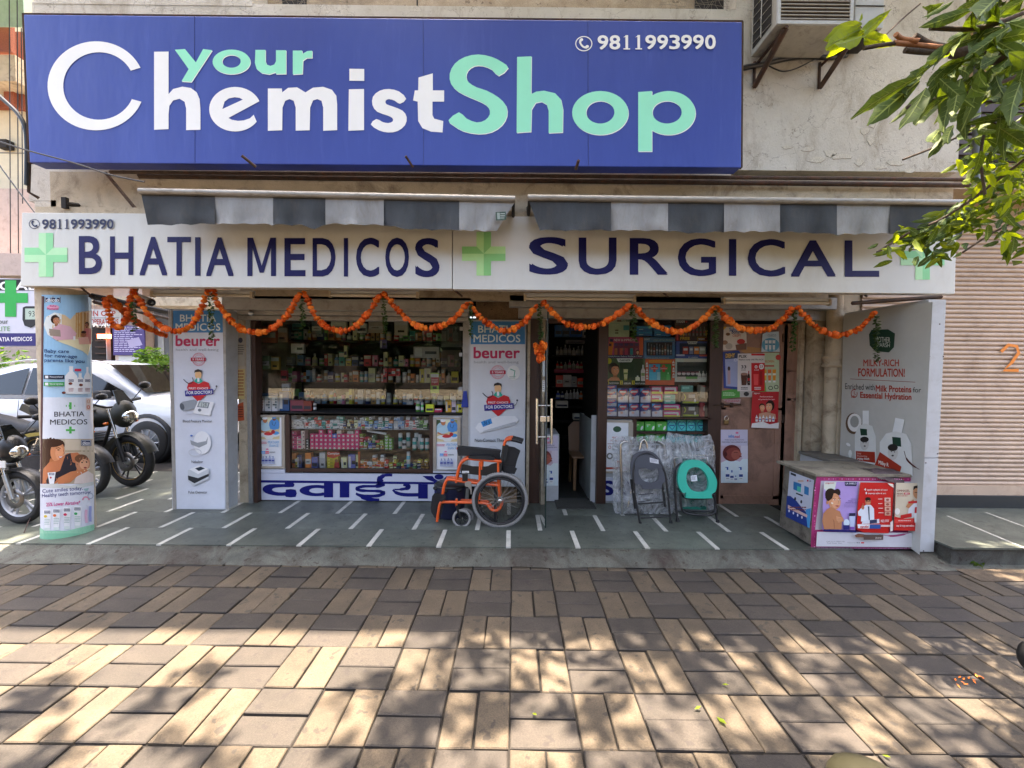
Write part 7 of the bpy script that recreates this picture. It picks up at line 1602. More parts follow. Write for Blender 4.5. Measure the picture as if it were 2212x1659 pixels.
for i,(x0,y0,x1,y1)in enumerate(((555,190,775,265),(555,262,770,325),(790,180,1040,262),(800,262,1030,330))):
 dbox(f"blue medicine carton, {('upper left', 'lower left', 'upper right', 'lower right')[i]} of four under the cabinet's top rail",x0,y0,x1,y1,'#1f5a94',lambda a,x0=x0,y0=y0,x1=x1,y1=y1:(a.rect(x0+8,y0+8,x1-8,y0+30,'#2f7aa8'),a.rect(x0+30,y0+42,x0+90,y0+52,'#8ab0c0')))
def d5(a):
 a.rect(320,640,640,950,'#20301c');a.poly([(275,640),(505,640),(480,692),(298,692)],'#b4b6ae');a.text('GARNIER',315,652,468,680,'#2c3a2a',.03,2);a.ell(168,675,38,42,'#a8a028',16)
 a.face(255,800,120,150,'#a8714e','#1f1410',1,'bun');a.poly([(130,950),(200,900),(300,905),(325,950)],'#a8714e');a.tubep(400,790,945,62,'#b0a878','#8a8a40','#5a6a34');a.bottle(565,880,950,60,'#b8b49a','#c8c8b8');a.bottle(640,730,955,58,'#b4a8a0','#c8c0b8','#6a7a4a')
 a.rect(122,958,670,1002,'#232a1a')
 for i,(x,t)in enumerate(((128,'1'),(320,'2'),(485,'3'))):a.rect(x,948,x+38,1002,'#a89a24');a.text(t,x+10,958,x+28,994,'#1c1c14',.02)
 a.text('FACEWASH',165,972,300,996,'#b8bca8',.02);a.text('SERUM',372,976,465,1000,'#b8bca8',.02);a.text('MOISTURISER',530,978,668,1000,'#b8bca8',.02)
dbox('dark green face care display with a smiling woman and numbered steps',125,638,672,1004,'#2f4424',d5)
def d6(a):
 a.rect(725,715,1035,945,'#2a3a34');a.rect(725,720,880,945,'#3f86a0');a.rect(885,720,1030,945,'#3a7a3c');a.rect(722,665,1040,700,'#b8762a')
 for cx in(800,930):a.rect(cx-18,730,cx+18,830,'#a83a28');a.rect(cx-52,760,cx+50,795,'#a83a28');a.text('Savlon',cx-46,768,cx+44,790,'#d8c8b8',.02)
 a.rect(735,830,830,940,'#4a9ac0');a.rect(835,830,882,940,'#7aa8b4');a.bottle(990,835,940,46,'#4a9a50','#8ab88c')
 for y in(690,780,860):a.bottle(695,y,y+70,30,'#c8b8ac','#c8a89a','#a84a34');a.bottle(1062,y-20,y+50,30,'#c8b8ac','#c8a89a','#a84a34')
dbox('orange antiseptic display carton with blue and green sachets',675,650,1088,1008,'#a8441e',d6)
def d7(a):
 a.rect(1115,690,1545,905,'#2c302e');a.poly([(1205,650),(1490,650),(1480,690),(1215,690)],'#a8a49a')
 for i in range(5):a.ell(1145+i*63,852,28,20,'#a8a0a0',14);a.rect(1118+i*63,825,1172+i*63,838,'#6a2038')
 a.rect(1115,895,1400,950,'#a8a294');a.rect(1235,895,1395,925,'#5a8a4a')
 for i in range(3):a.bottle(1425+i*52,815,945,44,'#bcb6aa','#a8a298','#9a948a')
 a.face(1550,790,26,34,'#b08060','#201410',0,'long');a.rect(1535,810,1566,930,'#a89a7a')
dbox('white framed soap display carton with an empty grey window',1088,640,1592,965,'#a4aaa2',d7)
MB().bmm(P(*q7(108,1475),YD_-.03),P(*q7(1585,1462),YD_+.15)).build('shelf',M_wood,RC)
def pack(label,x0,y0,x1,y1,col,draw,nm='diaper_pack',cat='diaper pack',group=None,Y=None):
 Y=Y or YD_+.02;r_=empty(nm,P(*q7((x0+x1)/2,y1),Y),label,cat,group);a_,b_=P(*q7(x0+3,y1),Y),P(*q7(x1-3,y0+3),Y)
 MB().bmm((a_.x,Y,a_.z),(b_.x,Y+.09,b_.z)).build('bag',M('pk'+col[1:],bright(col),.28,var=.08),r_,bevel=.006)
 a=Art(YP(Y),K7,*O7,base=.001);draw(a,x0,y0,x1,y1);a.build('print',r_);return r_
def dia(a,x0,y0,x1,y1):
 w,h=x1-x0,y1-y0;cx=(x0+x1)/2;a.poly([(x0+8,y0+h*.6),(x1-8,y0+h*.5),(x1-8,y1-8),(x0+8,y1-8)],'#a8a6b0')
 a.poly([(cx,y0+h*.5),(cx-w*.36,y0+h*.26),(cx-w*.3,y0+h*.1),(cx,y0+h*.17),(cx+w*.3,y0+h*.1),(cx+w*.36,y0+h*.26)],'#b03c44');a.rect(cx-w*.28,y0+h*.2,cx+w*.28,y0+h*.31,'#cfc4d0');a.poly([(x0+6,y0+8),(x0+w*.35,y0+8),(x0+6,y0+h*.3)],'#4a86b4')
 a.ell(cx-w*.12,y0+h*.68,w*.13,h*.09,'#b08a78',10);a.ell(cx+w*.26,y0+h*.62,w*.08,h*.14,'#c8ccd6',10)
cols_=[(288,440),(442,598),(600,755)]
for i,(x0,x1)in enumerate(cols_):pack(f"navy diaper pack with red heart, {('left', 'middle', 'right')[i]} of the upper row of three",x0,1050,x1,1262,'#272f66',dia)
for i,(x0,x1)in enumerate(cols_+[(760,920)]):pack(f"navy diaper pack with red heart, {('first', 'second', 'third', 'fourth')[i]} from the left in the lower row",x0,1262,x1,1458,'#272f66',dia)
for i,y in enumerate((1010,1092,1206,1318)):pack(f"flat sky blue diaper pack with red heart, {('topmost', 'second', 'third', 'lowest')[i]} of the left column",115,y,282,y+108+(20 if i==3 else 0),'#2f4f8c',dia)
def pad(a,x0,y0,x1,y1):a.rect(x0+8,y1-(y1-y0)*.35,x1-8,y1-8,'#a8a83a');a.rect(x0+12,y0+14,x1-30,y0+(y1-y0)*.45,'#c8a8bc');a.ell(x1-40,(y0+y1)/2,14,26,'#c4b4c0',10)
for i,(x0,y0,x1,y1,c,w)in enumerate(((755,1030,920,1140,'#a82a5c','top left'),(755,1142,920,1250,'#a82a5c','middle left'),(935,1030,1130,1138,'#a82a5c','top right'),(925,1280,1165,1365,'#b8246c','upper wide'),(925,1372,1165,1458,'#b8246c','lower wide'))):pack(f"bright pink sanitary pad pack, the {w} one in the display cabinet",x0,y0,x1,y1,c,pad,'pad_pack','pad pack')
for i,(y0,y1)in enumerate(((1142,1205),(1208,1272))):pack(f"pale teal pad pack, {('upper', 'lower')[i]} of two between the pink packs",935,y0,1098,y1,'#5a9a90',lambda a,x0,y0,x1,y1:a.rect(x0+20,y0+20,x0+90,y0+40,'#9ac4bc'),'pad_pack','pad pack')
def blk(a,x0,y0,x1,y1):a.rect(x0+10,y1-35,x1-10,y1-12,'#8c9a2a');a.rect(x0+90,y0+20,x0+180,y0+68,'#8a8c8e');a.stroke([(x0+30,y0+20),(x0+50,y0+60),(x0+30,y0+100)],12,'#8c9a2a',3);a.ell(x1-60,y1-50,15,26,'#b8bcbc',10)
pack('black and lime pad pack, upper one in the display cabinet',1185,1120,1425,1275,'#171a1c',blk,'pad_pack','pad pack');pack('black and lime pad pack, lower one in the display cabinet',1185,1295,1425,1455,'#171a1c',blk,'pad_pack','pad pack')
pack('muted teal pack at the top right of the pad packs',1170,1015,1345,1110,'#3f7a74',lambda a,x0,y0,x1,y1:a.rect(x0+20,y0+20,x1-60,y0+50,'#6fa8a0'),'pad_pack','pad pack');pack('red crinkled pouch at the lower right of the display cabinet',1430,1255,1535,1460,'#8a2a34',lambda a,x0,y0,x1,y1:(a.ell(x0+70,y0+80,22,40,'#b89a94',10),a.ell(x0+50,y0+160,24,30,'#a8504a',10)),'pouch','pouch');pack('pale pouch with red corner at the upper right of the display cabinet',1435,1010,1540,1195,'#8a8c80',lambda a,x0,y0,x1,y1:a.poly([(x0+10,y0+10),(x1-8,y0+10),(x1-8,y0+40)],'#a8383c'),'pouch','pouch')
K4=.1653;q4=lambda x,y:(1289.1+x*K4,905.1+y*K4)
def lowpack(label,x0,y0,x1,y1,col,heart):
 Y=YV+.12;r_=empty('pad_pack' if not heart else 'diaper_pack',P(*q4((x0+x1)/2,y1),Y),label,'pad pack' if not heart else 'diaper pack');a_,b_=P(*q4(x0+2,y1),Y),P(*q4(x1-2,y0),Y)
 MB().bmm((a_.x,Y,a_.z),(b_.x,Y+.1,b_.z)).build('bag',M('lp'+col[1:],bright(col),.3,var=.15,scale=20),r_,bevel=.008)
 a=Art(YP(Y),.1653,1289.1,905.1,base=.001);w,h=x1-x0,y1-y0;cx,cy=(x0+x1)/2,(y0+y1)/2
 if heart:
  pts=[(0,.42),(-.36,.05),(-.42,-.2),(-.25,-.38),(-.08,-.33),(0,-.2),(.08,-.33),(.25,-.38),(.42,-.2),(.36,.05)]
  a.poly([(cx+x*w,cy+y*h)for x,y in pts],'#1f4a6e');a.poly([(cx+x*w*.78,cy+y*h*.78)for x,y in pts],'#4aa4a0');a.rect(cx-w*.25,cy-h*.05,cx+w*.25,cy+h*.05,'#1f3f6a')
 else:a.ell(cx+w*.25,cy+h*.2,w*.1,h*.25,'#b8c0b8',10,rot=.4);a.rect(x0+w*.15,y0+h*.3,x0+w*.5,y0+h*.42,'#a8c88a');a.ell(cx-w*.25,cy,w*.08,h*.12,'#7fb0a0',8)
 a.build('print',r_)
for i in range(3):lowpack(f"green sanitary pad pack, {('left', 'middle', 'right')[i]} of the upper green row",480+i*148,30,625+i*148,155,'#3f9038',False);lowpack(f"green sanitary pad pack, {('left', 'middle', 'right')[i]} of the lower green row",480+i*140,165,617+i*140,290,'#3f9038',False)
for i in range(4):lowpack(f"aqua pack with navy heart, {('first', 'second', 'third', 'fourth')[i]} from the left in the upper aqua row",922+i*126,12,1046+i*126,158,'#3f9a98',True);lowpack(f"aqua pack with navy heart, {('first', 'second', 'third', 'fourth')[i]} from the left in the lower aqua row",905+i*128,172,1030+i*128,310,'#3f9a98',True)
MB().bmm(P(*q4(480,163),YV+.05),P(*q4(1450,159),YV+.3)).build('shelf',M_wood,RC)
GAIN[0]=1.3
# ================================================================== STREET ON THE LEFT
M_rimp=M('silver_wheel_paint','#a9abb0',.4,.25,var=.06);M_carw=M('white_car_paint','#ccd0d6',.25,var=.02,coat=.5);M_cgl=M('dark_car_glass','#0c0f10',.04,var=.2);M_trim=M('black_car_trim','#15161a',.5,var=.2)
C0=G(323,1001,-.02);ang=math.radians(-4);cr_=Matrix.Rotation(ang,3,'Z')
car=empty('parked_car',C0-cr_@V((1.32,-.86,0))*1.08,'white hatchback parked in the side street behind the motorcycles','car')
def cpart(name,mb,mt,par=None,bevel=0):
 c=car.location;mb.v=[tuple(cr_@V(v)*1.08+c)for v in mb.v];return mb.build(name,mt,par or car,bevel=bevel)
def loft(sts,sec):
 mb=MB();rows=[sec(*s)for s in sts];n=len(rows[0]);vs=[V((s[0],y,z))for s,r in zip(sts,rows)for y,z in r]
 mb.add(vs,[(i*n+k,(i+1)*n+k,(i+1)*n+k+1,i*n+k+1)for i in range(len(sts)-1)for k in range(n-1)],0,True)
 mb.add(vs[:n],[tuple(range(n))]);mb.add(vs[-n:],[tuple(reversed(range(n)))]);return mb
def sec_b(x,zb,hw,zt):
 h=[(0,zb),(hw*.9,zb),(hw,zb+.12),(hw*1.01,zb+(zt-zb)*.6),(hw*.97,zt-.06),(hw*.86,zt-.005),(hw*.4,zt+.02)]
 return h[::-1][:0]+h+[(-y,z)for y,z in h[::-1]]
bodyst=[(-2.05,.35,.7,.85),(-1.95,.28,.82,.98),(-1.3,.25,.87,1.0),(0,.25,.88,.99),(.8,.25,.88,1.01),(1.1,.26,.88,1.02),(1.6,.28,.86,.95),(1.95,.3,.78,.82),(2.1,.36,.62,.62)]
cpart('body',loft(bodyst,sec_b),M_carw)
def sec_c(x,zr,hb,ht):
 h=[(0,.93),(hb,.97),(ht,zr-.07),(ht*.85,zr-.01),(ht*.4,zr+.01)];return h+[(-y,z)for y,z in h[::-1]]
cpart('roof',loft([(-1.98,1.02,.78,.7),(-1.7,1.42,.8,.66),(-1.2,1.53,.82,.66),(0,1.56,.83,.67),(.35,1.52,.83,.66),(1.12,1.05,.8,.72)],sec_c),M_carw)
q=MB().add([(1.13,-.72,1.06),(.40,-.60,1.50),(.40,.60,1.50),(1.13,.72,1.06)],[(0,1,2,3)]);q.v=[(x+.015,y,z+.02)for x,y,z in q.v];cpart('windscreen',q,M_cgl)
for sg in(-1,1):
 for xs in((-1.55,-.85),(-.8,.0),(.06,.86)):
  x0_,x1_=xs;zt=lambda x:min(1.455,1.455-max(0,x-.3)*.62,1.455-max(0,-1.2-x)*.5);yy=lambda z:sg*(.838-(z-.97)*.30)
  pts=[(x0_,yy(1.03),1.03),(x1_,yy(1.03),1.03),(x1_,yy(zt(x1_)),max(zt(x1_),1.05)),(x0_,yy(zt(x0_)),zt(x0_))]
  cpart('side_window',MB().add(pts,[(0,1,2,3)]),M_cgl)
 cpart('wing_mirror',MB().box((.72,sg*.99,1.06),(.12,.2,.13)),M_trim,bevel=.03)
 for x in(-.82,.03):cpart('door_seam',MB().tube([(x,sg*.893,.4),(x,sg*.893,.75),(x,sg*.872,.95)],.004,3),M_trim)
 for x in(-.62,.2):cpart('door_handle',MB().tube([(x,sg*.90,.86),(x+.16,sg*.90,.86)],.012,5),M_chrome)
 cpart('roof_rail',MB().tube([(-1.5,sg*.6,1.52),(-1.0,sg*.6,1.585),(.2,sg*.6,1.575),(.45,sg*.6,1.52)],.012,5),M_chrome)
 for x in(-1.3,1.32):
  w=cpart('wheel',MB().lathe([(.2,-.1),(.31,-.1),(.33,-.08),(.33,.08),(.31,.1),(.2,.1)],(x,sg*.80,.33),(0,1,0),36),M_blk)
  cpart('arch',MB().lathe([(0,-.06),(.40,-.06),(.40,.085),(.34,.087)],(x,sg*.80,.37),(0,sg,0),30),M_trim)
  rim=cpart('rim',MB().lathe([(.215,.07),(.205,.105),(.195,.07)],(x,sg*.80,.33),(0,sg,0),32),M_rimp,w)
  cpart('hub',MB().lathe([(0,.09),(.06,.085),(.07,.02)],(x,sg*.80,.33),(0,sg,0),16),M_alu,w)
  for k in range(10):
   a=2*math.pi*k/10;cpart('rim_spoke',MB().tube([(x+.05*math.cos(a),sg*.895,.33+.05*math.sin(a)),(x+.2*math.cos(a),sg*.905,.33+.2*math.sin(a))],.014,4),M_rimp,w)
 cpart('headlamp',MB().ball((1.93,sg*.62,.78),.15,10,6,sq=(1.1,.7,.5)),M_chrome)
M_bk=M('black_bike_enamel','#0e0f12',.42,var=.2,coat=0);M_olv=M('dark_olive_enamel','#17190f',.5,var=.15,coat=0);M_disc=M('steel_disc','#77736e',.3,.9)
def bike(label,fw,Rw,alloy,rake=.12,ang=0.0,paint=None):
 """motorcycle pointing along +x; fw = centre of the front wheel"""
 rz=Matrix.Rotation(ang,3,'Z');root=empty('motorcycle',(fw.x,fw.y,0),label,'motorcycle','motorcycles parked beside the porch');pt=paint or M_bk;k=Rw/.31
 T=lambda p:rz@(V(p)*k)+V((fw.x,fw.y,Rw))
 def mp(name,mb,mt,par=None,bevel=0):mb.v=[tuple(T(v))for v in mb.v];return mb.build(name,mt,par or root,bevel=bevel)
 for x in(0,-1.28):
  w=mp('wheel',MB().tube([(x+.265*math.cos(a),0,.265*math.sin(a))for a in[2*math.pi*i/44 for i in range(44)]],.044,12,closed=True),M_blk)
  mp('rim',MB().lathe([(.225,-.03),(.213,-.02),(.213,.02),(.225,.03),(.235,.0)],(x,0,0),(0,1,0),40),M_rimp if alloy else M_bk,w)
  if not alloy:mp('rim_line',MB().tube([(x+.222*math.cos(a),-.034,.222*math.sin(a))for a in[2*math.pi*i/40 for i in range(40)]],.002,4,closed=True),M('yellow_pinstripe','#a8861e'),w)
  mp('hub',MB().lathe([(0,-.05),(.04,-.05),(.05,-.03),(.05,.03),(.04,.05),(0,.05)],(x,0,0),(0,1,0),16),M_alu,w)
  for s_ in range(5):
   a=2*math.pi*s_/5+.5
   for da in(-.16,.16):mp('wheel_spoke',MB().tube([(x+.04*math.cos(a),0,.04*math.sin(a)),(x+.218*math.cos(a+da),0,.218*math.sin(a+da))],[.014,.012]if alloy else.009,5),M_rimp if alloy else M_bk,w)
  mp('brake_disc',MB().lathe([(.06,-.052),(.115,-.052),(.115,-.056),(.06,-.056)],(x,0,0),(0,1,0),28),M_disc,w)
 for y in(-.075,.075):
  mp('fork_tube',MB().tube([(0,y,0),(-.09,y,.28)],.024,10),M_alu if alloy else M_bk);mp('fork_stanchion',MB().tube([(-.09,y,.28),(-.20,y,.62)],.016,10),M_chrome)
  mp('swingarm',MB().tube([(-1.28,y,0),(-.85,y,.1)],.02,6),M_bk);mp('shock',MB().tube([(-1.22,y*1.4,.05),(-1.05,y*1.4,.42)],.03,8),M_chrome)
  mp('mirror_stalk',MB().tube([(-.24,y*3,.70),(-.22,y*4.6,.86)],.006,5),M_bk);mp('mirror',MB().ball((-.21,y*4.8,.89),.075,12,6,sq=(.5,1,.62)),M_bk)
  mp('handle_grip',MB().tube([(-.30,y*3.6,.70),(-.34,y*5.4,.71)],.019,8),M_blk);mp('indicator',MB().ball((-.12,y*2.2,.46),.032,8,5,sq=(.7,1,.6)),M('amber_lens','#b85a1c',.2))
 mp('handlebar',MB().tube([(-.34,-.38,.70),(-.28,-.22,.70),(-.21,-.1,.64),(-.21,.1,.64),(-.28,.22,.70),(-.34,.38,.70)],.012,8),M_bk)
 mb=MB();vs=[]
 for i in range(12):
  a=math.radians(20+i*13)
  for y,r in((-.07,.325),(-.04,.345),(.04,.345),(.07,.325)):vs.append((r*math.cos(a),y,r*math.sin(a)))
 mb.add(vs,[(i*4+j,i*4+j+1,(i+1)*4+j+1,(i+1)*4+j)for i in range(11)for j in range(3)],0,True);mp('front_mudguard',mb,pt)
 mp('headlamp_cowl',MB().ball((-.08,0,.56),.15,14,8,sq=(.75,.8,1.1)),pt);mp('headlamp',MB().ball((.0,0,.53),.09,12,6,sq=(.7,1,.9)),M_chrome)
 mp('flyscreen',MB().slab([(-.06,-.09,.68),(-.06,.09,.68),(-.17,.05,.84),(-.17,-.05,.84)],(.012,0,0)),M_cgl)
 mp('tank',MB().ball((-.48,0,.52),.25,16,10,sq=(1.15,.55,.55)),pt);mp('tank_stripe',MB().slab([(-.66,-.143,.47),(-.36,-.147,.50),(-.34,-.147,.47),(-.6,-.143,.43)],(0,.02,0)),M('faded_yellow_decal','#8a7a2c',.4))
 mp('seat',MB().tube(cr([(-.62,0,.50),(-.8,0,.50),(-1.0,0,.55),(-1.3,0,.60)],4),.095,10),M_vinyl);mp('tail',MB().slab([(-1.0,-.09,.42),(-1.5,-.06,.58),(-1.45,-.06,.66),(-.95,-.09,.5)],(0,.18,0)),pt,bevel=.02)
 mp('engine',MB().box((-.6,0,.08),(.34,.24,.3)),M('dull_engine_casting','#35353a',.5,.6,var=.3,scale=30),bevel=.04)
 for i in range(5):mp('engine_fin',MB().box((-.5,0,.2+i*.03),(.2,.26,.008)),M_bk)
 mp('frame_tube',MB().tube([(-.2,0,.6),(-.36,0,.2),(-.45,0,-.08),(-.85,0,-.08),(-.9,0,.4)],.018,8),M_bk)
 mp('exhaust',MB().tube([(-.45,-.12,.05),(-.5,-.14,-.08),(-.9,-.16,-.06),(-1.35,-.17,.06)],[.02,.02,.04,.045],10),M_chrome)
 return root,mp
bk1,_=bike('black and olive motorcycle with thin yellow rim lines just right of the pillar',P(283,990,5.42),.345,False,ang=math.radians(-8),paint=M_olv)
bk2,_=bike('black motorcycle mostly hidden behind the round pillar',P(188,1024,4.98),.31,True,ang=math.radians(-6))
bk3,mp3=bike('black motorcycle with silver five spoke wheel at the left frame edge',P(46,1096,4.12),.27,True,ang=math.radians(-4))
mp3('number_plate',MB().box((-.10,-.16,.42),(.30,.01,.075)),M_wht);a=Art(YP(P(20,950,4.05).y-.0));a.text('DL 11 S',8,950,40,959,'#2a2a2e',.02);a.build('plate_number',bk3)
MB().tube([G(52,1153,.0)+V((0,0,.01)),G(60,1130,.05),G(72,1105,.1)],.004,4).build('twig',M_wood,None,'dry thin twig leaning by the wheel at the foot of the pillar','twig')
Ysb=5.9;gb=empty('glucometer_sign',P(30,750,Ysb),'white medical board with green cross and glucose meter behind the pillar','sign')
f=[P(-120,596,Ysb),P(82,604,Ysb),P(79,747,Ysb),P(-120,752,Ysb)];MB().hexa([f[0],f[3],f[2],f[1]]+[q+V((0,.06,0))for q in(f[0],f[3],f[2],f[1])]).build('board',M('white_flex_sheet'),gb)
a=Art(YP(Ysb),.38036,0,576,base=.003);a.rect(-200,72,212,136,'#16181c');a.text('SPECIAL',-150,84,208,134,'#d8dade',.03,3);a.rect(-200,378,205,450,'#2c2a66');a.text('BHATIA MEDICOS',-40,402,184,426,'#d8dae6',.02,2,dy=-4)
a.rect(30,78,94,285,'#2a9446');a.rect(-10,150,160,206,'#2a9446');a.text('Your',-30,298,48,324,'#3c4a3c',.0,2);a.text('ELITE',-30,340,60,366,'#5c8a5a',0,2)
a.poly([(132,232),(150,225),(205,225),(208,330),(178,348),(142,335),(130,300)],'#22262c');a.rect(146,238,204,300,'#9fb0a4');a.text('93',165,252,200,284,'#20262a',.0,2);a.build('print',gb)
MB().tube([P(-20,752,5.95),V((P(-20,752,5.95).x,5.95,-.02))],.03,6).build('post',M_rust,gb)
CB=empty('clinic_building',P(260,860,9.6),'pale clinic building with red lettered OPERATIONS board behind the white car','building');Yk=9.6
M_pink=M('pale_pink_wall','#b8a69c',.8,var=.08,bmp=.1,dirt=.3);M_greyw=M('grey_recess_wall','#6b6e72',.8,var=.1)
def cbx(name,x0,y0,x1,y1,Y,t,mt,zmin=None):
 a_,b_=P(x0,y0,Y),P(x1,y1,Y);return MB().bmm((a_.x,Y,max(b_.z,-.1)if zmin is None else zmin),(b_.x,Y+t,a_.z)).build(name,mt,CB)
cbx('wall',-700,400,560,1000,Yk+.6,.3,M_pink,-.1);cbx('wall_pier',243,560,314,900,Yk,.5,M_pink,-.1);cbx('grey_recess',314,600,372,900,Yk+.3,.3,M_greyw,-.1);cbx('dark_opening',196,700,243,900,Yk+.4,.2,M_dark,-.1)
cbx('door_panel',256,768,302,900,Yk-.02,.019,M_whitep,-.1);cbx('floor_slab',-700,540,560,600,Yk-.3,.9,M_pink);cbx('beam',196,640,560,662,Yk-.5,.5,M_cream);cbx('white_post',228,700,235,900,Yk+.1,.1,M_whitep,-.1);cbx('white_window',340,700,356,860,Yk+.27,.02,M_whitep)
for i in range(7):cbx('window_bar',205,706+i*14,228,709+i*14,Yk+.35,.03,M_wood)
sg_=cbx('name_board',190,668,262,704,Yk-.1,.05,M_whitep)
a=Art(YP(Yk-.1));a.text('IN OTP',197,671,250,683,'#8c3a34',.03);a.rect(192,686,258,687.5,'#6a6a6a');a.text('OPERATIONS',196,689,256,701,'#8c3a34',.03);a.build('lettering',CB)
nb=cbx('notice_board',243,703,313,768,Yk-.06,.03,M('purple_board','#3c3070',.5))
a=Art(YP(Yk-.06));a.lines(247,706,309,762,14,'#a9a4c0',.35,.4);a.poly([(275,735),(300,728),(308,745),(280,752)],'#8f8aa8');a.build('notice_print',CB)
em=bpy.data.materials.new('lit_orange_letters');nt,b,o_=nodes_of(em);b.inputs['Emission Color'].default_value=(1,.2,.05,1);b.inputs['Emission Strength'].default_value=2.5;b.inputs['Base Color'].default_value=(.8,.2,.1,1)
for x in(214,224,235):cbx('lit_sign_cell',x-4,722,x+4,731,Yk-.02,.02,em)
HB=empty('brick_house',P(0,600,11.5),'cream and brick house with balcony rising behind the left edge of the sign','building')
M_brick=M('red_brickwork','#8a4c36',.85,var=.3,scale=40,bmp=.5,bscale=60);M_crw=M('bright_cream_wall','#d6cdb2',.85,var=.06)
def hb(name,x0,y0,x1,y1,Y,t,mt):
 a_,b_=P(x0,y0,Y),P(x1,y1,Y);return MB().bmm((a_.x,Y,b_.z),(b_.x,Y+t,a_.z)).build(name,mt,HB)
hb('wall',-700,-200,200,640,11.5,.3,M_crw);hb('brick_band',-700,60,60,232,11.35,.14,M_brick);hb('balcony_slab',-700,110,34,175,10.6,.7,M_cream);hb('balcony_parapet',-700,40,24,112,10.55,.1,M_brick);hb('dark_gap',20,130,62,232,11.3,.04,M_greyw)
hb('brick_pier',6,150,30,225,11.0,.3,M_brick);hb('brick_pier',38,150,52,235,11.1,.2,M_brick);hb('brick_cornice',2,136,36,152,10.9,.3,M_brick);hb('lower_brick',-700,425,60,456,11.2,.28,M_brick);hb('white_pillar',16,456,26,545,10.9,.2,M_whitep);hb('window',28,460,44,540,11.3,.15,M_dark)
hb('railing',-700,512,60,520,10.8,.05,M_rust);hb('pink_wall',-700,545,90,640,10.7,.3,M_pink);hb('slab',-700,530,70,546,10.4,.5,M_whitep);hb('green_net',-700,-80,52,58,10.4,.02,M('pale_green_shade_net','#8fa89a',.9));hb('ac_box',-8,300,14,318,11.3,.18,M_dark)
for i in range(26):hb('baluster',-120+i*7,520,-119+i*7,545,10.82,.02,M_rust)
for x,y0,y1 in((20,-10,610),(37,-10,560),(46,60,440)):MB().tube([P(x,y0,10.2),P(x+3,y1,10.2)],.012,4).build('hanging_cable',M_blkp,None,f"thin vertical cable at the left edge, {('leftmost', 'middle', 'nearest the sign')[(x > 30) + (x > 40)]} of three",'cable')
cable([(-20,190),(10,218),(38,245),(54,275),(58,320),(57,400)],3.6,.016,'thick brown pipe like cable curving into the left side of the blue sign');cable([(-10,330),(70,331)],5.0,.005,'thin horizontal wire left of the blue sign');cable([(-10,345),(60,440),(85,470)],4.6,.007,'dark sagging wire above the phone number corner')
MB().tube([P(64,351,3.62),P(62,415,3.62),P(84,428,3.66)],.014,4).build('sign_post',M_rust,BS)
def leaf_stuff(name,pts,n,size,mt,root=None,label=None,cat=None,kind=None,seed=1,droop=.3):
 rr_=random.Random(seed);mb=MB()
 for _ in range(n):
  c,rad=rr_.choice(pts);d=V((rr_.gauss(0,1),rr_.gauss(0,1),rr_.gauss(0,.8))).normalized();p=V(c)+d*rad*rr_.random()**.45
  u=V((rr_.gauss(0,1),rr_.gauss(0,1),rr_.gauss(0,.5)-droop)).normalized();w=u.cross(V((rr_.gauss(0,1),rr_.gauss(0,1),rr_.gauss(0,1)))).normalized();s=size*rr_.uniform(.6,1.3);n_=u.cross(w)*s*.12
  mb.add([p,p+u*s*.5+w*s*.22+n_,p+u*s,p+u*s*.5-w*s*.22+n_],[(0,1,2),(0,2,3)])
 return mb.build(name,mt,root,label,cat,kind=kind)
M_grn=M_leaf('garden_leaf','#2c4a1c','#557a2c','#8ab030',.35)
shb=empty('potted_shrub',(P(325,850,8.2).x,8.2,0),'leafy green shrub growing in front of the clinic behind the car','shrub');sc3=P(325,805,8.2)
MB().tube([(sc3.x,8.2,0),sc3+V((.05,0,0)),sc3+V((-.1,0,.4))],.025,6).build('stem',M_wood,shb)
leaf_stuff('foliage',[(sc3+V((x,y,z)),r)for x,y,z,r in((0,0,0,.34),(-.25,0,-.1,.26),(.2,0,.15,.28),(0,0,.32,.2),(.3,.1,-.15,.25),(-.1,-.1,-.3,.3))],1500,.11,M_grn,shb,kind='stuff',seed=4)
hc=P(30,775,8.6);leaf_stuff('hedge',[(V((hc.x-3.2+i*.4,8.6,hc.z-.15+.1*math.sin(i*2))),.38)for i in range(10)]+[(V((hc.x-3.2+i*.4,8.7,hc.z-.7)),.5)for i in range(10)],2400,.12,M_grn,None,'green hedge running behind the white car at the left','hedge',seed=5)
for i,(x,y,Y)in enumerate(((204,702,5.2),(228,703,5.2),(262,706,5.2),(305,706,5.3),(331,713,5.3))):
 o=empty('lotus_ornament',P(x,y,Y),f"small white hanging lotus ornament in the left bay, {('first', 'second', 'third', 'fourth', 'fifth')[i]} from the pillar",'ornament')
 MB().tube([P(x,640,Y),P(x,y,Y)],.002,3).build('string',M_whitep,o)
 for k in range(7):
  a_=2*math.pi*k/7;c=P(x,y,Y);t=V((math.cos(a_),math.sin(a_),0));MB().add([c+V((0,0,.03)),c+t*.03+V((0,0,.0))+t.cross(V((0,0,1)))*.012,c+t*.05+V((0,0,-.035)),c+t*.03-t.cross(V((0,0,1)))*.012],[(0,1,2,3)]).build('petal',M_wht,o)
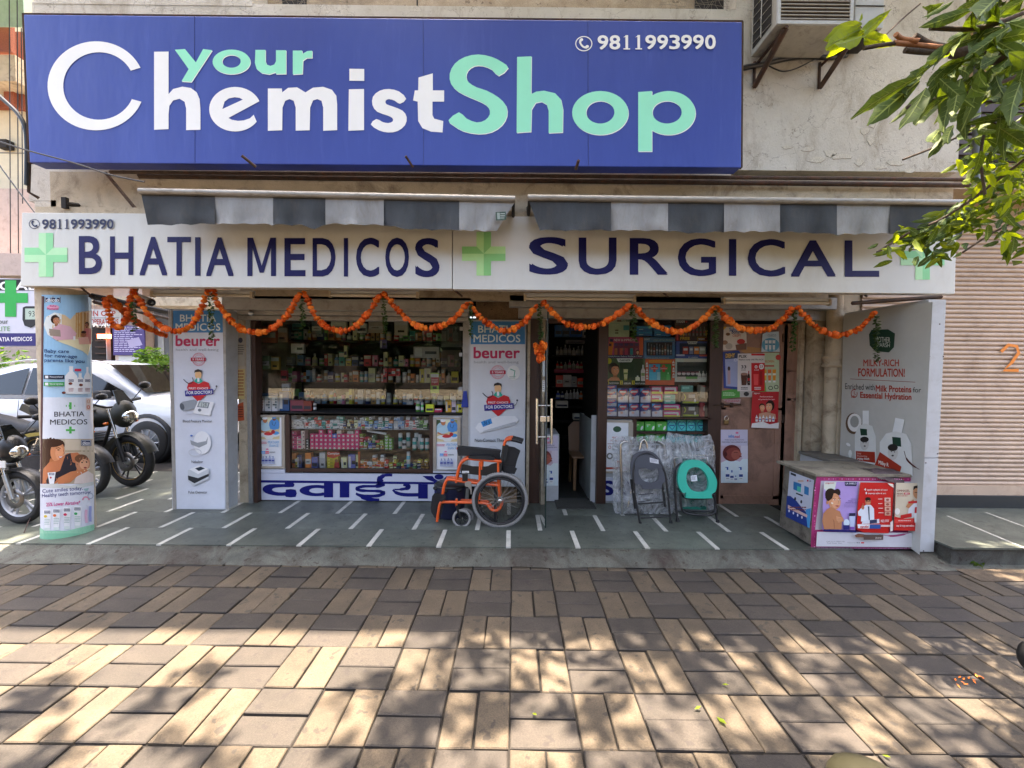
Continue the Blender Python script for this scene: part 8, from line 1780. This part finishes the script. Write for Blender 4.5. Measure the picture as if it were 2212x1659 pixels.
# ================================================================== ACROSS THE ROAD (seen only as reflections in the glass)
M_drk=M_leaf('darkened_tree_leaf','#141f10','#26361a','#3c5010',.2,.7)  # leaf colour darkened so the trees reflect less brightly in the window
OB=empty('facing_building',(0,-24,0),'cream apartment block across the road behind the viewer','building')
MB().bmm((-26,-26,-.1),(26,-23.5,8)).build('wall',M('brown_far_wall','#6d6053',.8),OB)
for fl in range(2):
 for i in range(14):MB().bmm((-23+i*3.5,-23.49,1.0+fl*3.4),(-21.4+i*3.5,-23.45,2.6+fl*3.4)).build('window',M_cgl,OB)
 MB().bmm((-26,-23.49,3.1+fl*3.4),(26,-22.6,3.25+fl*3.4)).build('balcony',M_cream,OB)
for i,(x,y)in enumerate(((-10,-9.5),(-6,-10.5),(-2,-10),(2,-10.8),(6,-9.8),(10,-10.5))):
 t=empty('street_tree',(x,y,-.15),f"street tree across the road behind the viewer, {('first', 'second', 'third', 'fourth', 'fifth', 'last')[i]} from the left",'tree');MB().tube([(x,y,-.15),(x+.1,y,2),(x,y+.2,4)],[.22,.17,.12],10).build('trunk',M('grey_brown_bark','#4e4034',.95,var=.3,scale=20,bmp=1.0),t)
 leaf_stuff('crown',[(V((x+a,y+b,c)),1.5)for a,b,c in((0,0,3.6),(-1.4,.3,3.2),(1.5,-.2,3.3),(.4,.5,5.2),(-.7,-.4,5.0),(0,0,2.2))],2600,.5,M_drk,t,kind='stuff',seed=30+i)
t=empty('street_tree',(-9.8,4.6,-.1),'unseen tall tree added to shade the side street, trunk beyond the left edge','tree');MB().tube([(-9.8,4.6,-.1),(-9.6,5,4),(-8.8,6,8.5)],[.22,.17,.1],10).build('trunk',MATS['grey_brown_bark'],t)  # unseen tree added so its crown shades the side street and car
rk=random.Random(3);leaf_stuff('crown',[(V((rk.uniform(-14.5,-4.45),rk.uniform(5.2,9.6),rk.uniform(10.9,12.0))),.55)for _ in range(480)],30000,.32,M_grn,t,kind='stuff',seed=40)
# ================================================================== THE TREE OVERHEAD, its branch hanging in from the right
M_bark=M('grey_brown_bark','#4e4034');M_brk=M('torn_orange_wood','#a8704a',.8,var=.25,scale=30,bmp=.6)
TR=empty('tree',(3.7,-1.9,-.1),'leafy tree overhanging the pavement with a torn branch and big drooping leaves at the right','tree')
MB().tube(cr([(3.7,-1.9,-.15),(3.65,-1.8,1.6),(3.5,-1.6,3.4),(3.2,-1.2,5.2)],4),.17,12).build('trunk',M_bark,TR)
for pts,r0_ in(([(3.5,-1.6,3.4),(2.2,-.8,5.2),(.2,.2,6.8),(-1.8,.8,7.4)],.09),([(3.2,-1.2,5.2),(2.2,.3,6.6),(1.2,1.4,7.2)],.08),([(3.2,-1.2,5.2),(4.4,.2,6.6),(4.8,1.6,7.2)],.07),([(3.6,-1.7,2.8),(3.9,-.3,3.9),(3.4,1.2,3.9)],.07),([(3.2,-1.2,5.2),(1.0,-2.0,7),(-1.8,-2.2,7.5)],.08)):
 q=cr(pts,5);MB().tube(q,[r0_*(1-.75*i/len(q))for i in range(len(q))],8).build('limb',M_bark,TR)
def br(px,r,mt=M_bark):MB().tube(cr([tuple(P(*p))for p in px],4),r,7).build('branch',mt,TR)
br([(2330,60,1.9),(2212,118,2.0),(2120,118,2.05),(2060,108,2.1)],.034);br([(2070,106,2.1),(2010,96,2.12),(1975,78,2.12)],.016);br([(1985,88,2.1),(1950,84,2.12),(1935,74,2.1)],.011,M_brk);br([(2050,104,2.09),(1980,97,2.12),(1930,92,2.12)],.012,M_brk);br([(1935,93,2.12),(1900,98,2.12),(1866,104,2.12)],.010)
br([(2050,112,2.1),(2000,112,2.12),(1955,108,2.12)],.014);br([(1905,84,2.15),(1945,45,2.2),(1988,8,2.2)],.004);br([(2230,215,2.2),(2130,262,2.4),(2050,305,2.5),(1950,345,2.55)],.006)
br([(2230,330,2.3),(2140,400,2.5),(2040,470,2.6),(1960,505,2.65),(1895,545,2.65)],.008);br([(2130,270,2.4),(2118,340,2.4),(2128,420,2.4)],.007);br([(2230,150,2.0),(2130,190,2.0),(2040,210,2.0),(1960,232,2.0)],.009);br([(2230,20,1.9),(2120,60,1.9),(2010,60,1.9)],.010)
br([(2212,470,2.6),(2150,500,2.7),(2080,545,2.7)],.006)
def leaf_mesh(seed,wide):
 rr_=random.Random(seed);n=8;vs=[];c_=rr_.uniform(-.25,.1);tw=rr_.uniform(-.3,.3)
 for i in range(n+1):
  t=i/n;w=wide*(1+rr_.uniform(-.12,.12))*math.sin(math.pi*min(1,t**.8*.97+.02))**.8*(1 if i not in(n,)else.05);z=-c_*t*t*.8-.35*t*t
  for y in(-1,0,1):vs.append((t,y*w,z+abs(y)*w*.35+y*w*tw*t+.02*math.sin(i*2.5+seed)*y))
 mb=MB().add(vs,[(i*3+k,(i+1)*3+k,(i+1)*3+k+1,i*3+k+1)for i in range(n)for k in(0,1)],0,True)
 for s_ in(.004,-.004):mb.add([V(vs[i*3+1])+V((0,y*.008,s_))for i in range(n+1)for y in(-1,1)],[(2*i,2*i+2,2*i+3,2*i+1)for i in range(n)],1)
 for i in range(1,n):
  for y in(0,2):
   a_=V(vs[i*3+1]);b_=a_.lerp(V(vs[min(i+1,n)*3+y]),.85)
   for s_ in(.004,-.004):mb.add([a_+V((0,0,s_)),a_+V((.012,0,s_)),b_+V((0,0,s_))],[(0,1,2)],1)
 return mb
M_l1=M_leaf('drooping_mango_leaf','#2f4216','#556828','#66780f',.26,.65);M_l2=M_leaf('yellow_green_leaf','#566c18','#7c8c24','#b4c010',.5,.6);M_l3=M_leaf('dark_small_leaf','#1a2e14','#34501f','#8a9c12',.30,.6)
M_rib=M_leaf('pale_leaf_rib','#7d8a48','#98a45c','#b0c040',.3,.6)
LM={}
for k,mt in(('b',M_l1),('y',M_l2),('s',M_l3)):
 LM[k]=[leaf_mesh(i,.115 if k=='b' else.17).mesh('leaf',[mt,M_rib],V((0,0,0)))for i in range(4)]
nl=[0]
def leaf(p,d,L,k,roll=None):
 if nl[0]>=300:return
 nl[0]+=1;o=bpy.data.objects.new('leaf',R.choice(LM[k]));COL.objects.link(o);o.parent=TR;o.location=V(p)-wl(TR);d=V(d).normalized()
 u=d.cross(CAM-V(p)).normalized();w=u.cross(d);a=R.uniform(-.75,.75)if roll is None else roll;uu=u*math.cos(a)+w*math.sin(a)
 o.rotation_euler=Matrix((d,uu,d.cross(uu))).transposed().to_euler();o.scale=(L,L,L)
def pxleaf(x0,y0,x1,y1,Y,k):
 x1+=(x1-x0)*.18;y1+=(y1-y0)*.18
 a_,b_=P(x0,y0,Y),P(x1,y1,Y+R.uniform(-.1,.1));leaf(a_,b_-a_,(b_-a_).length,k)
for t in((1860,62,1770,103),(1868,68,1788,108),(1862,78,1800,108),(1862,50,1782,85)):pxleaf(*t,2.12,'y')
for t in((1866,70,1890,50),(1866,84,1880,60),(1868,80,1912,92),(1858,46,1862,36)):pxleaf(*t,2.12,'y')
for t in((1980,168,1848,236),(1985,175,1866,270),(1985,180,1908,243),(2000,190,1955,288),(2010,185,1990,298),(1990,165,1935,200),(2020,180,2050,240),(2030,170,2090,225),(2075,170,2055,262),(2120,150,2100,268),(2130,90,2040,150),(2180,60,2080,130),(2212,40,2090,90),(2100,20,1992,60),(2060,2,2000,40),(2150,100,2050,190),(2200,110,2130,220),(2212,160,2160,270),(2140,130,2060,175),(2212,90,2100,160),(2080,130,2000,160),(2100,60,2040,100),(2160,-10,2080,60),(2212,0,2110,50),(2060,90,1990,150),(2010,20,1975,42),(2190,200,2120,230),(2030,130,1965,165),(2110,180,2060,205)):
 pxleaf(*t,R.uniform(1.75,2.05),'b')
for t in((2035,275,1990,330),(2040,290,2010,345),(2060,270,2030,320),(2110,265,2160,290),(2090,280,2060,330),(2130,300,2200,330),(2150,250,2212,280),(2080,250,2020,262),(2180,300,2150,360)):pxleaf(*t,2.35,'b')
for t in((2000,150,1925,215),(2040,160,1985,232),(2060,200,2020,290),(2015,215,1975,250),(2095,120,2010,185),(2130,60,2060,100),(2170,130,2110,215),(2195,190,2140,262),(2090,215,2075,300),(2150,160,2165,250),(1990,200,1940,262),(2050,140,1990,190),(2205,60,2150,150),(2120,0,2050,25),(2170,20,2100,90)):pxleaf(*t,R.uniform(1.85,2.1),'b')
for(cx,cy,n_,sp,L,Y,ks)in((2100,350,17,42,.10,2.5,'sy'),(2160,370,18,45,.10,2.5,'sy'),(2195,440,16,40,.10,2.5,'ssy'),(2130,430,18,36,.09,2.6,'ssy'),(2085,465,16,34,.09,2.65,'ssy'),(2040,480,16,32,.09,2.65,'ssy'),(2000,510,14,28,.09,2.65,'ssy'),(1955,520,12,26,.085,2.65,'ssy'),(1910,545,10,20,.08,2.65,'sy'),(2015,545,10,26,.10,2.65,'sy'),(2065,520,10,28,.10,2.65,'s'),(2170,500,14,36,.11,2.6,'ssy'),(2190,250,12,40,.15,2.0,'b'),(2080,175,9,40,.17,1.95,'b'),(2150,80,9,45,.19,1.9,'b'),(2120,310,14,40,.10,2.4,'sb'),(2200,130,10,50,.17,1.9,'b')):
 for _ in range(n_):
  p=P(cx+R.gauss(0,sp*.6),cy+R.gauss(0,sp*.45),Y+R.uniform(-.15,.15));leaf(p,(R.uniform(-1,.5),R.uniform(-.6,.6),R.uniform(-1,.15)),L*R.uniform(.7,1.3),R.choice(ks))
leaf_stuff('small_leaves',[(P(x,y,Y),r)for x,y,Y,r in((2170,340,2.8,.22),(2200,400,2.8,.24),(2130,450,2.85,.16),(2060,485,2.8,.11),(2190,60,2.2,.22),(2230,200,2.3,.25),(2140,170,2.2,.14),(2225,500,2.7,.2),(1985,510,2.75,.09),(2250,300,2.6,.3))],800,.085,M_l3,TR,kind='stuff',seed=9)
pts=[];rk=random.Random(77)
tx,ty=SUND.x/SUND.z,SUND.y/SUND.z
def dens(x,y):
 if y>2.9:return.9 if x>3.9 and y<3.7 else 0
 if x>2.6 and y>.8:return.97
 if x>1.5 and 1.1<y<2.1:return.74
 if y>2.05:return 0 if x<-.5 else(.42 if x<.5 else.95)
 if y>1.3:return.34 if x<-1.8 else(.66 if x<.8 else.62)
 return.7
gx=-5.6
while gx<6.2:
 gy=-2.6
 while gy<3.7:
  if rk.random()<dens(gx,gy):
   z=rk.uniform(5.6,7.4);x=gx+rk.uniform(-.1,.1);y=gy+rk.uniform(-.1,.1);y=y if x>3.8 else min(y,2.76);pts.append((V((x+tx*z,y+ty*z,z)),rk.uniform(.16,.33)))
  gy+=.33
 gx+=.33
leaf_stuff('crown',pts,len(pts)*46,.17,M_l1,TR,kind='stuff',seed=12)
# ================================================================== SMALL THINGS ON THE GROUND, vehicle edge bottom right
for i,(x,y,x2,y2,lb)in enumerate(((1548,1548,1570,1568,'long yellow green leaf lying on a brown paver right of centre'),(1500,1532,1515,1528,'small green leaf sprig on the pavers near the centre right'),(1150,1540,1160,1548,'small curled green leaf on the pavers near the centre'),(1560,1478,1574,1482,'round pale green leaf on the pavers'),(1905,1630,1925,1640,'green leaf near the bottom right corner'))):
 a_,b_=G(x,y,ZP+.008),G(x2,y2,ZP+.012);d=b_-a_;u=V((-d.y,d.x,0))*.22
 MB().add([a_,a_+d*.5+u+V((0,0,.006)),b_+V((0,0,.008)),a_+d*.5-u+V((0,0,.004))],[(0,1,2,3)]).build('fallen_leaf',M_l2,None,lb,'leaf','fallen leaves on the pavement')
pm=MB()
for _ in range(12):
 c=G(2095+R.gauss(0,22),1465+R.gauss(0,7),ZP+.006);u=V((R.uniform(-1,1),R.uniform(-1,1),.2)).normalized()*.012;w=u.cross(V((0,0,1)))*.4;pm.add([c-u,c+w,c+u,c-w],[(0,1,2,3)])
pm.build('marigold_petals',M_mar,None,'scatter of orange marigold petals on the pavers at the right','petals',kind='stuff')
vp=G(2110,1228,ZP);leaf_stuff('weed_clump',[(vp+V((0,.03,.03)),.05),(vp+V((.07,.03,.02)),.04)],40,.06,M_l3,None,'small clump of cut green leaves at the corner of the neighbour platform','weeds',seed=3)
MC=empty('parked_scooter',(P(1930,1650,1.25).x,1.1,0),'edge of an olive seated parked scooter at the bottom right corner','scooter')
c=P(1915,1742,1.2);MB().ball(c,.14,20,10,sq=(1.0,1.2,.45)).build('seat',M('olive_seat_vinyl','#26251a',.4,var=.08),MC)
c2=c+V((.2,.0,-.015));MB().ball(c2,.13,18,10,sq=(1.2,.9,.35)).build('tail_panel',M('silver_scooter_panel','#8a8e98',.3,var=.04,coat=.5),MC)
MB().tube([(c.x+.1,c.y-.1,ZP+.22+.16*0),(c.x+.1,c.y-.1,c.z)],.09,10).build('leg_shield',M_blkp,MC)
MB().tube([V((c.x+.1+.16*math.cos(a),c.y-.12,ZP+.20+.16*math.sin(a)))for a in[2*math.pi*i/24 for i in range(24)]],.045,8,closed=True).build('wheel',M_blk,MC)
hg=P(2232,1422,1.75);hb2=empty('handlebar_grip',hg,'black rubber handlebar end of a parked two wheeler at the right frame edge','handlebar')
MB().ball(hg,.055,14,8,sq=(.7,1,1.3)).build('grip',M_blk,hb2);MB().tube([hg,hg+V((.0,.02,-.08)),hg+V((.08,0,-.12)),hg+V((.2,0,-.1))],.01,6).build('lever',M_chrome,hb2)
MB().tube([hg+V((.2,0,-.1)),V((hg.x+.25,hg.y,ZP))],.02,6).build('stem',M_bk,hb2)
